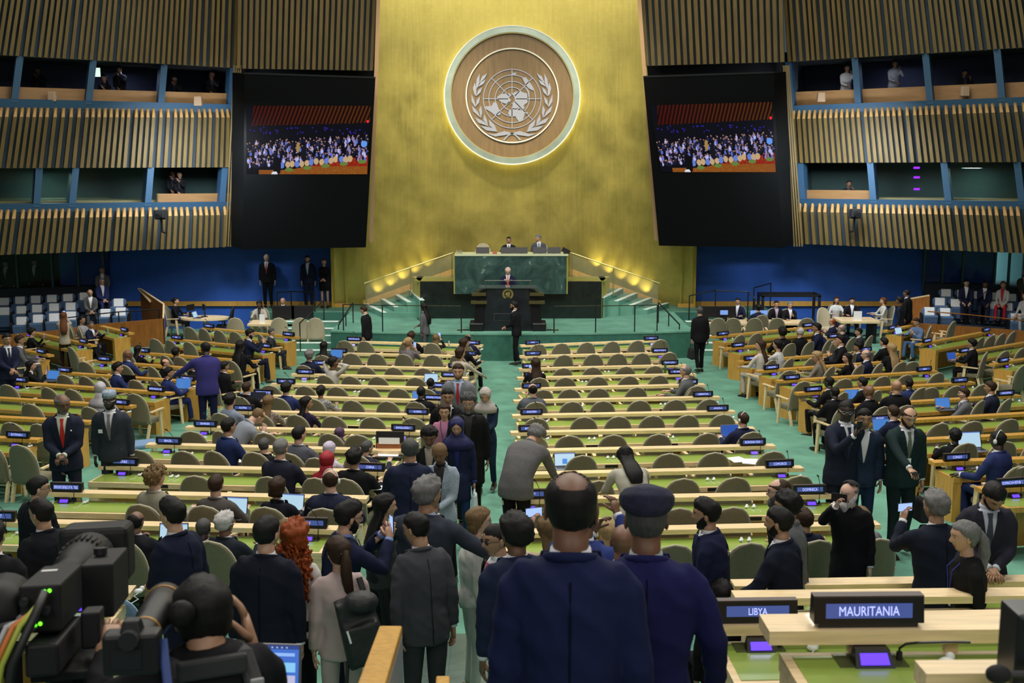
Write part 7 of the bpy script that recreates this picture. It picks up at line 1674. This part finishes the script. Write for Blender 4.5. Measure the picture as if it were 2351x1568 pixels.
A, B_ = atY(1017, 1551, 5.0), atY(1010, 1700, 4.0); MB().hexa([B_ - w * .6 + th, B_ + w * .6 + th, A + w * .6 + th, A - w * .6 + th], [B_ - w * .6, B_ + w * .6, A + w * .6, A - w * .6], M_oak).build('rail', t, bevel=.008)
# ================================================================= television camera
def frame(A, B):
    a = (B - A).normalized(); r = a.cross(Vector((0, 0, 1))).normalized(); u = r.cross(a); return Matrix((r, a, u)).transposed()
def tv_camera():
    A = atY(78, 1398, 3.5); Bp = atY(222, 1262, 4.6); R = frame(A, Bp); L = (Bp - A).length
    t = empty('television_camera', A); tag(t, 'large black television camera with box lens on a pan head, lower left', 'camera'); P_ = lambda r, a, u: R @ Vector((r, a, u))
    k = mat('camera_shell', (.006, .006, .007), .6, spec=.3, bump=.05, nscale=60)
    MB().box(P_(.02, .17, .0), (.125, .36, .15), k, rot=R).build('camera_body', t, bevel=.008)
    MB().tube([P_(-.125, -.02, -.015), P_(-.125, .10, -.01), P_(-.125, .20, 0)], [.075, .088, .088], 20, k).build('viewfinder_drum', t, smooth=True)
    MB().tube([P_(0, .33, 0), P_(0, .42, 0), P_(0, .43, 0), P_(0, .60, .0), P_(0, .62, 0), P_(0, .80, .0), P_(0, .98, 0)], [.070, .070, .062, .062, .075, .085, .095], 24, k).build('lens_barrel', t, smooth=True)
    b = MB()
    for i in range(28): a_ = i * 2 * math.pi / 28; b.box(P_(.092 * math.cos(a_), .86, .092 * math.sin(a_)), (.008, .10, .008), k, rot=R @ Matrix.Rotation(-a_, 3, 'Y'))
    b.build('focus_ring', t)
    MB().box(P_(.115, .62, -.04), (.11, .36, .19), k, rot=R).build('servo_box', t, bevel=.008); MB().tube([P_(.10, .62, .06), P_(.10, .62, .085)], .024, 12, M_black).build('servo_knob', t)
    b = MB(); w_, h_ = .135, .118
    b.box(P_(0, L + .02, -.015), (.27, .22, .235), k, rot=R); b.build('box_lens_hood', t, bevel=.03, seg=3)
    MB().box(P_(.04, .10, -.14), (.10, .40, .10), k, rot=R).build('battery_plate', t, bevel=.01); MB().box(P_(.08, .22, -.22), (.20, .42, .03), k, rot=R).build('mount_plate', t, bevel=.006)
    MB().box(P_(.15, .14, -.10), (.06, .10, .12), k, rot=R).build('control_module', t, bevel=.008)
    MB().box(P_(.0, .24, .077), (.05, .025, .002), M_white, rot=R).build('top_sticker', t)
    g = mat('green_led', (0, .2, 0), .3, emit=(.15, 1, .02), estr=3)
    for r_, u_ in ((.035, .055), (.050, .056), (.02, -.045)): MB().ball(P_(r_, -.012, u_), .006, g, 8, 5).build('status_light', t)
    for r_, u_ in ((-.02, .03), (.045, .0), (.0, -.05), (-.03, -.02)): MB().tube([P_(r_, -.01, u_), P_(r_, -.05, u_)], .013, 10, M_chrome if u_ < 0 else M_black).build('connector', t)
    for i, (c, o) in enumerate((((.35, .40, .05), 0), ((.55, .16, .03), .02), ((.4, .4, .42), .04), ((.01, .01, .01), .06), ((.01, .01, .01), -.03))):
        MB().tube([P_(.03 - o * .4, -.04, .03 - o), P_(-.02 - o, -.10, -.03), P_(-.07 - o, -.12, -.14), P_(-.10 - o, -.10, -.28), P_(-.09 - o, -.05, -.50)], .009 if i < 3 else .014, 8, mat('cable_%d' % i, c, .5)).build('cable', t, smooth=True)
    H_ = Vector((.06, .10, -.42)); b = MB(); b.tube([H_ + Vector((0, 0, -.10)), H_ + Vector((0, 0, .02)), H_ + Vector((0, 0, .06)), H_ + Vector((0, 0, .07))], [.15, .15, .13, .05], 28, k); b.build('pan_head', t, smooth=False)
    MB().tube([H_ + Vector((0, 0, .05)), P_(.06, .16, -.22)], .07, 12, k).build('tilt_neck', t); MB().box(H_ + Vector((.0, -.152, -.03)), (.20, .004, .025), M_grey).build('label_strip', t)
    MB().tube([H_ + Vector((0, 0, -.10)), Vector((H_.x, H_.y, fz(3.6) - A.z + .02))], .09, 14, k).build('pedestal', t)
    for i in range(3): a_ = i * 2.094; MB().tube([Vector((H_.x, H_.y, fz(3.6) - A.z + .12)), Vector((H_.x + .35 * math.cos(a_), H_.y + .35 * math.sin(a_), fz(3.6) - A.z + .04))], .03, 8, k).build('pedestal_foot', t)
tv_camera()
def still_camera():
    A = atY(305, 1495, 3.02); Bp = atY(372, 1392, 3.45); R = frame(A, Bp); L = (Bp - A).length; P_ = lambda r, a, u: R @ Vector((r, a, u))
    t = empty('still_camera', A); tag(t, 'black stills camera with long telephoto lens beside the photographer', 'camera'); k = mat('still_camera_black', (.007, .007, .008), .5, spec=.35)
    MB().box(P_(0, 0, 0), (.15, .075, .115), k, rot=R).build('camera_body', t, bevel=.012); MB().box(P_(-.0, .0, .07), (.06, .06, .04), k, rot=R, taper=(.7, .7)).build('prism_hump', t, bevel=.006)
    MB().tube([P_(0, -.03, .045), P_(0, -.06, .045)], .026, 12, M_blackmat).build('eyepiece', t); MB().box(P_(-.01, -.039, -.01), (.08, .004, .055), M_black, rot=R).build('rear_screen', t)
    MB().tube([P_(0, .03, 0), P_(0, .10, 0), P_(0, .11, 0), P_(0, .26, 0), P_(0, .28, 0), P_(0, L - .04, 0), P_(0, L + .06, 0)], [.040, .040, .045, .047, .052, .054, .060], 24, k).build('telephoto_lens', t, smooth=True)
    MB().tube([P_(0, .155, 0), P_(0, .165, 0)], .0485, 24, mat('gold_ring', (.45, .25, .07), .4, .5)).build('gold_ring', t); MB().tube([P_(0, L + .02, 0), P_(0, L + .028, 0)], .0605, 24, MATS['gold_ring']).build('front_ring', t)
    MB().tube([P_(.08, 0, .03), P_(.10, -.05, -.1), P_(.10, -.05, -.25)], [(.012, .003)] * 3, 6, mat('blue_strap', (.03, .06, .22), .6)).build('strap', t); MB().box(P_(0, .13, -.065), (.04, .08, .03), k, rot=R).build('lens_foot', t)
still_camera()
# laptop on a case in the foreground
p = atY(592, 1612, 4.25); t = empty('equipment_case', (p.x, p.y - .05, fz(4.2))); tag(t, 'black equipment case carrying the laptop in the foreground', 'case'); MB().box((0, 0, (p.z - fz(4.2)) / 2 - .01), (.55, .45, p.z - fz(4.2) - .02), M_blackmat).build('case_body', t, bevel=.02)
laptop(592, 1612, -4, 'work', 'large laptop with photo thumbnails on a blue screen in the foreground', Y=4.25, z=p.z, W=.335, tilt=12)
# things on the lower left desk
r = ROWS['LB0']; s = param(r, 222, .28, .7); t = empty('leather_wallet', r.P(s, .30, .705), .5); tag(t, 'dark blue wallet on the green desk top at lower left', 'wallet'); MB().box((0, 0, .011), (.10, .17, .022), mat('navy_leather', (.01, .013, .04), .4)).build('wallet_body', t, bevel=.004)
earpiece(r.P(param(r, 222, .12, .7), .12, .704), .3, 'beside the dark blue wallet at lower left')
console(r.P(param(r, 190, .05, .7), .04, .704), r.rz, 'on the lower left desk behind the television camera')
earpiece(Vector(atY(318, 1362, 8.0)), .3, 'hanging on the light blue chair at lower left')
# lower right corner: device with foam microphone on the nearest shelf
r = ROWS['B4']; a = atY(2330, 1500, r.a.y - .0); t = empty('recorder', (a.x + .02, r.a.y - .06, r.a.z)); tag(t, 'black camera back cut by the lower right frame edge', 'camera'); MB().box((0, 0, .11), (.14, .12, .2), M_black).build('device_body', t, bevel=.01); MB().box((0, -.062, .185), (.05, .002, .012), M_white).build('white_label', t)
a = atY(2292, 1548, r.a.y - .15); t = empty('foam_microphone', a); tag(t, 'black foam microphone in the lower right corner', 'microphone'); MB().ball((0, 0, 0), (.032, .026, .024), M_blackmat, 12, 8).build('foam_windshield', t, smooth=True); MB().tube([(.02, 0, 0), (.2, .0, .0)], .01, 8, M_black).build('microphone_handle', t)
r = ROWS['B3']
for px, l in ((1900, 'black earphone holder on the Mauritania desk'),): pass
bpy.data.scenes.remove(WS)
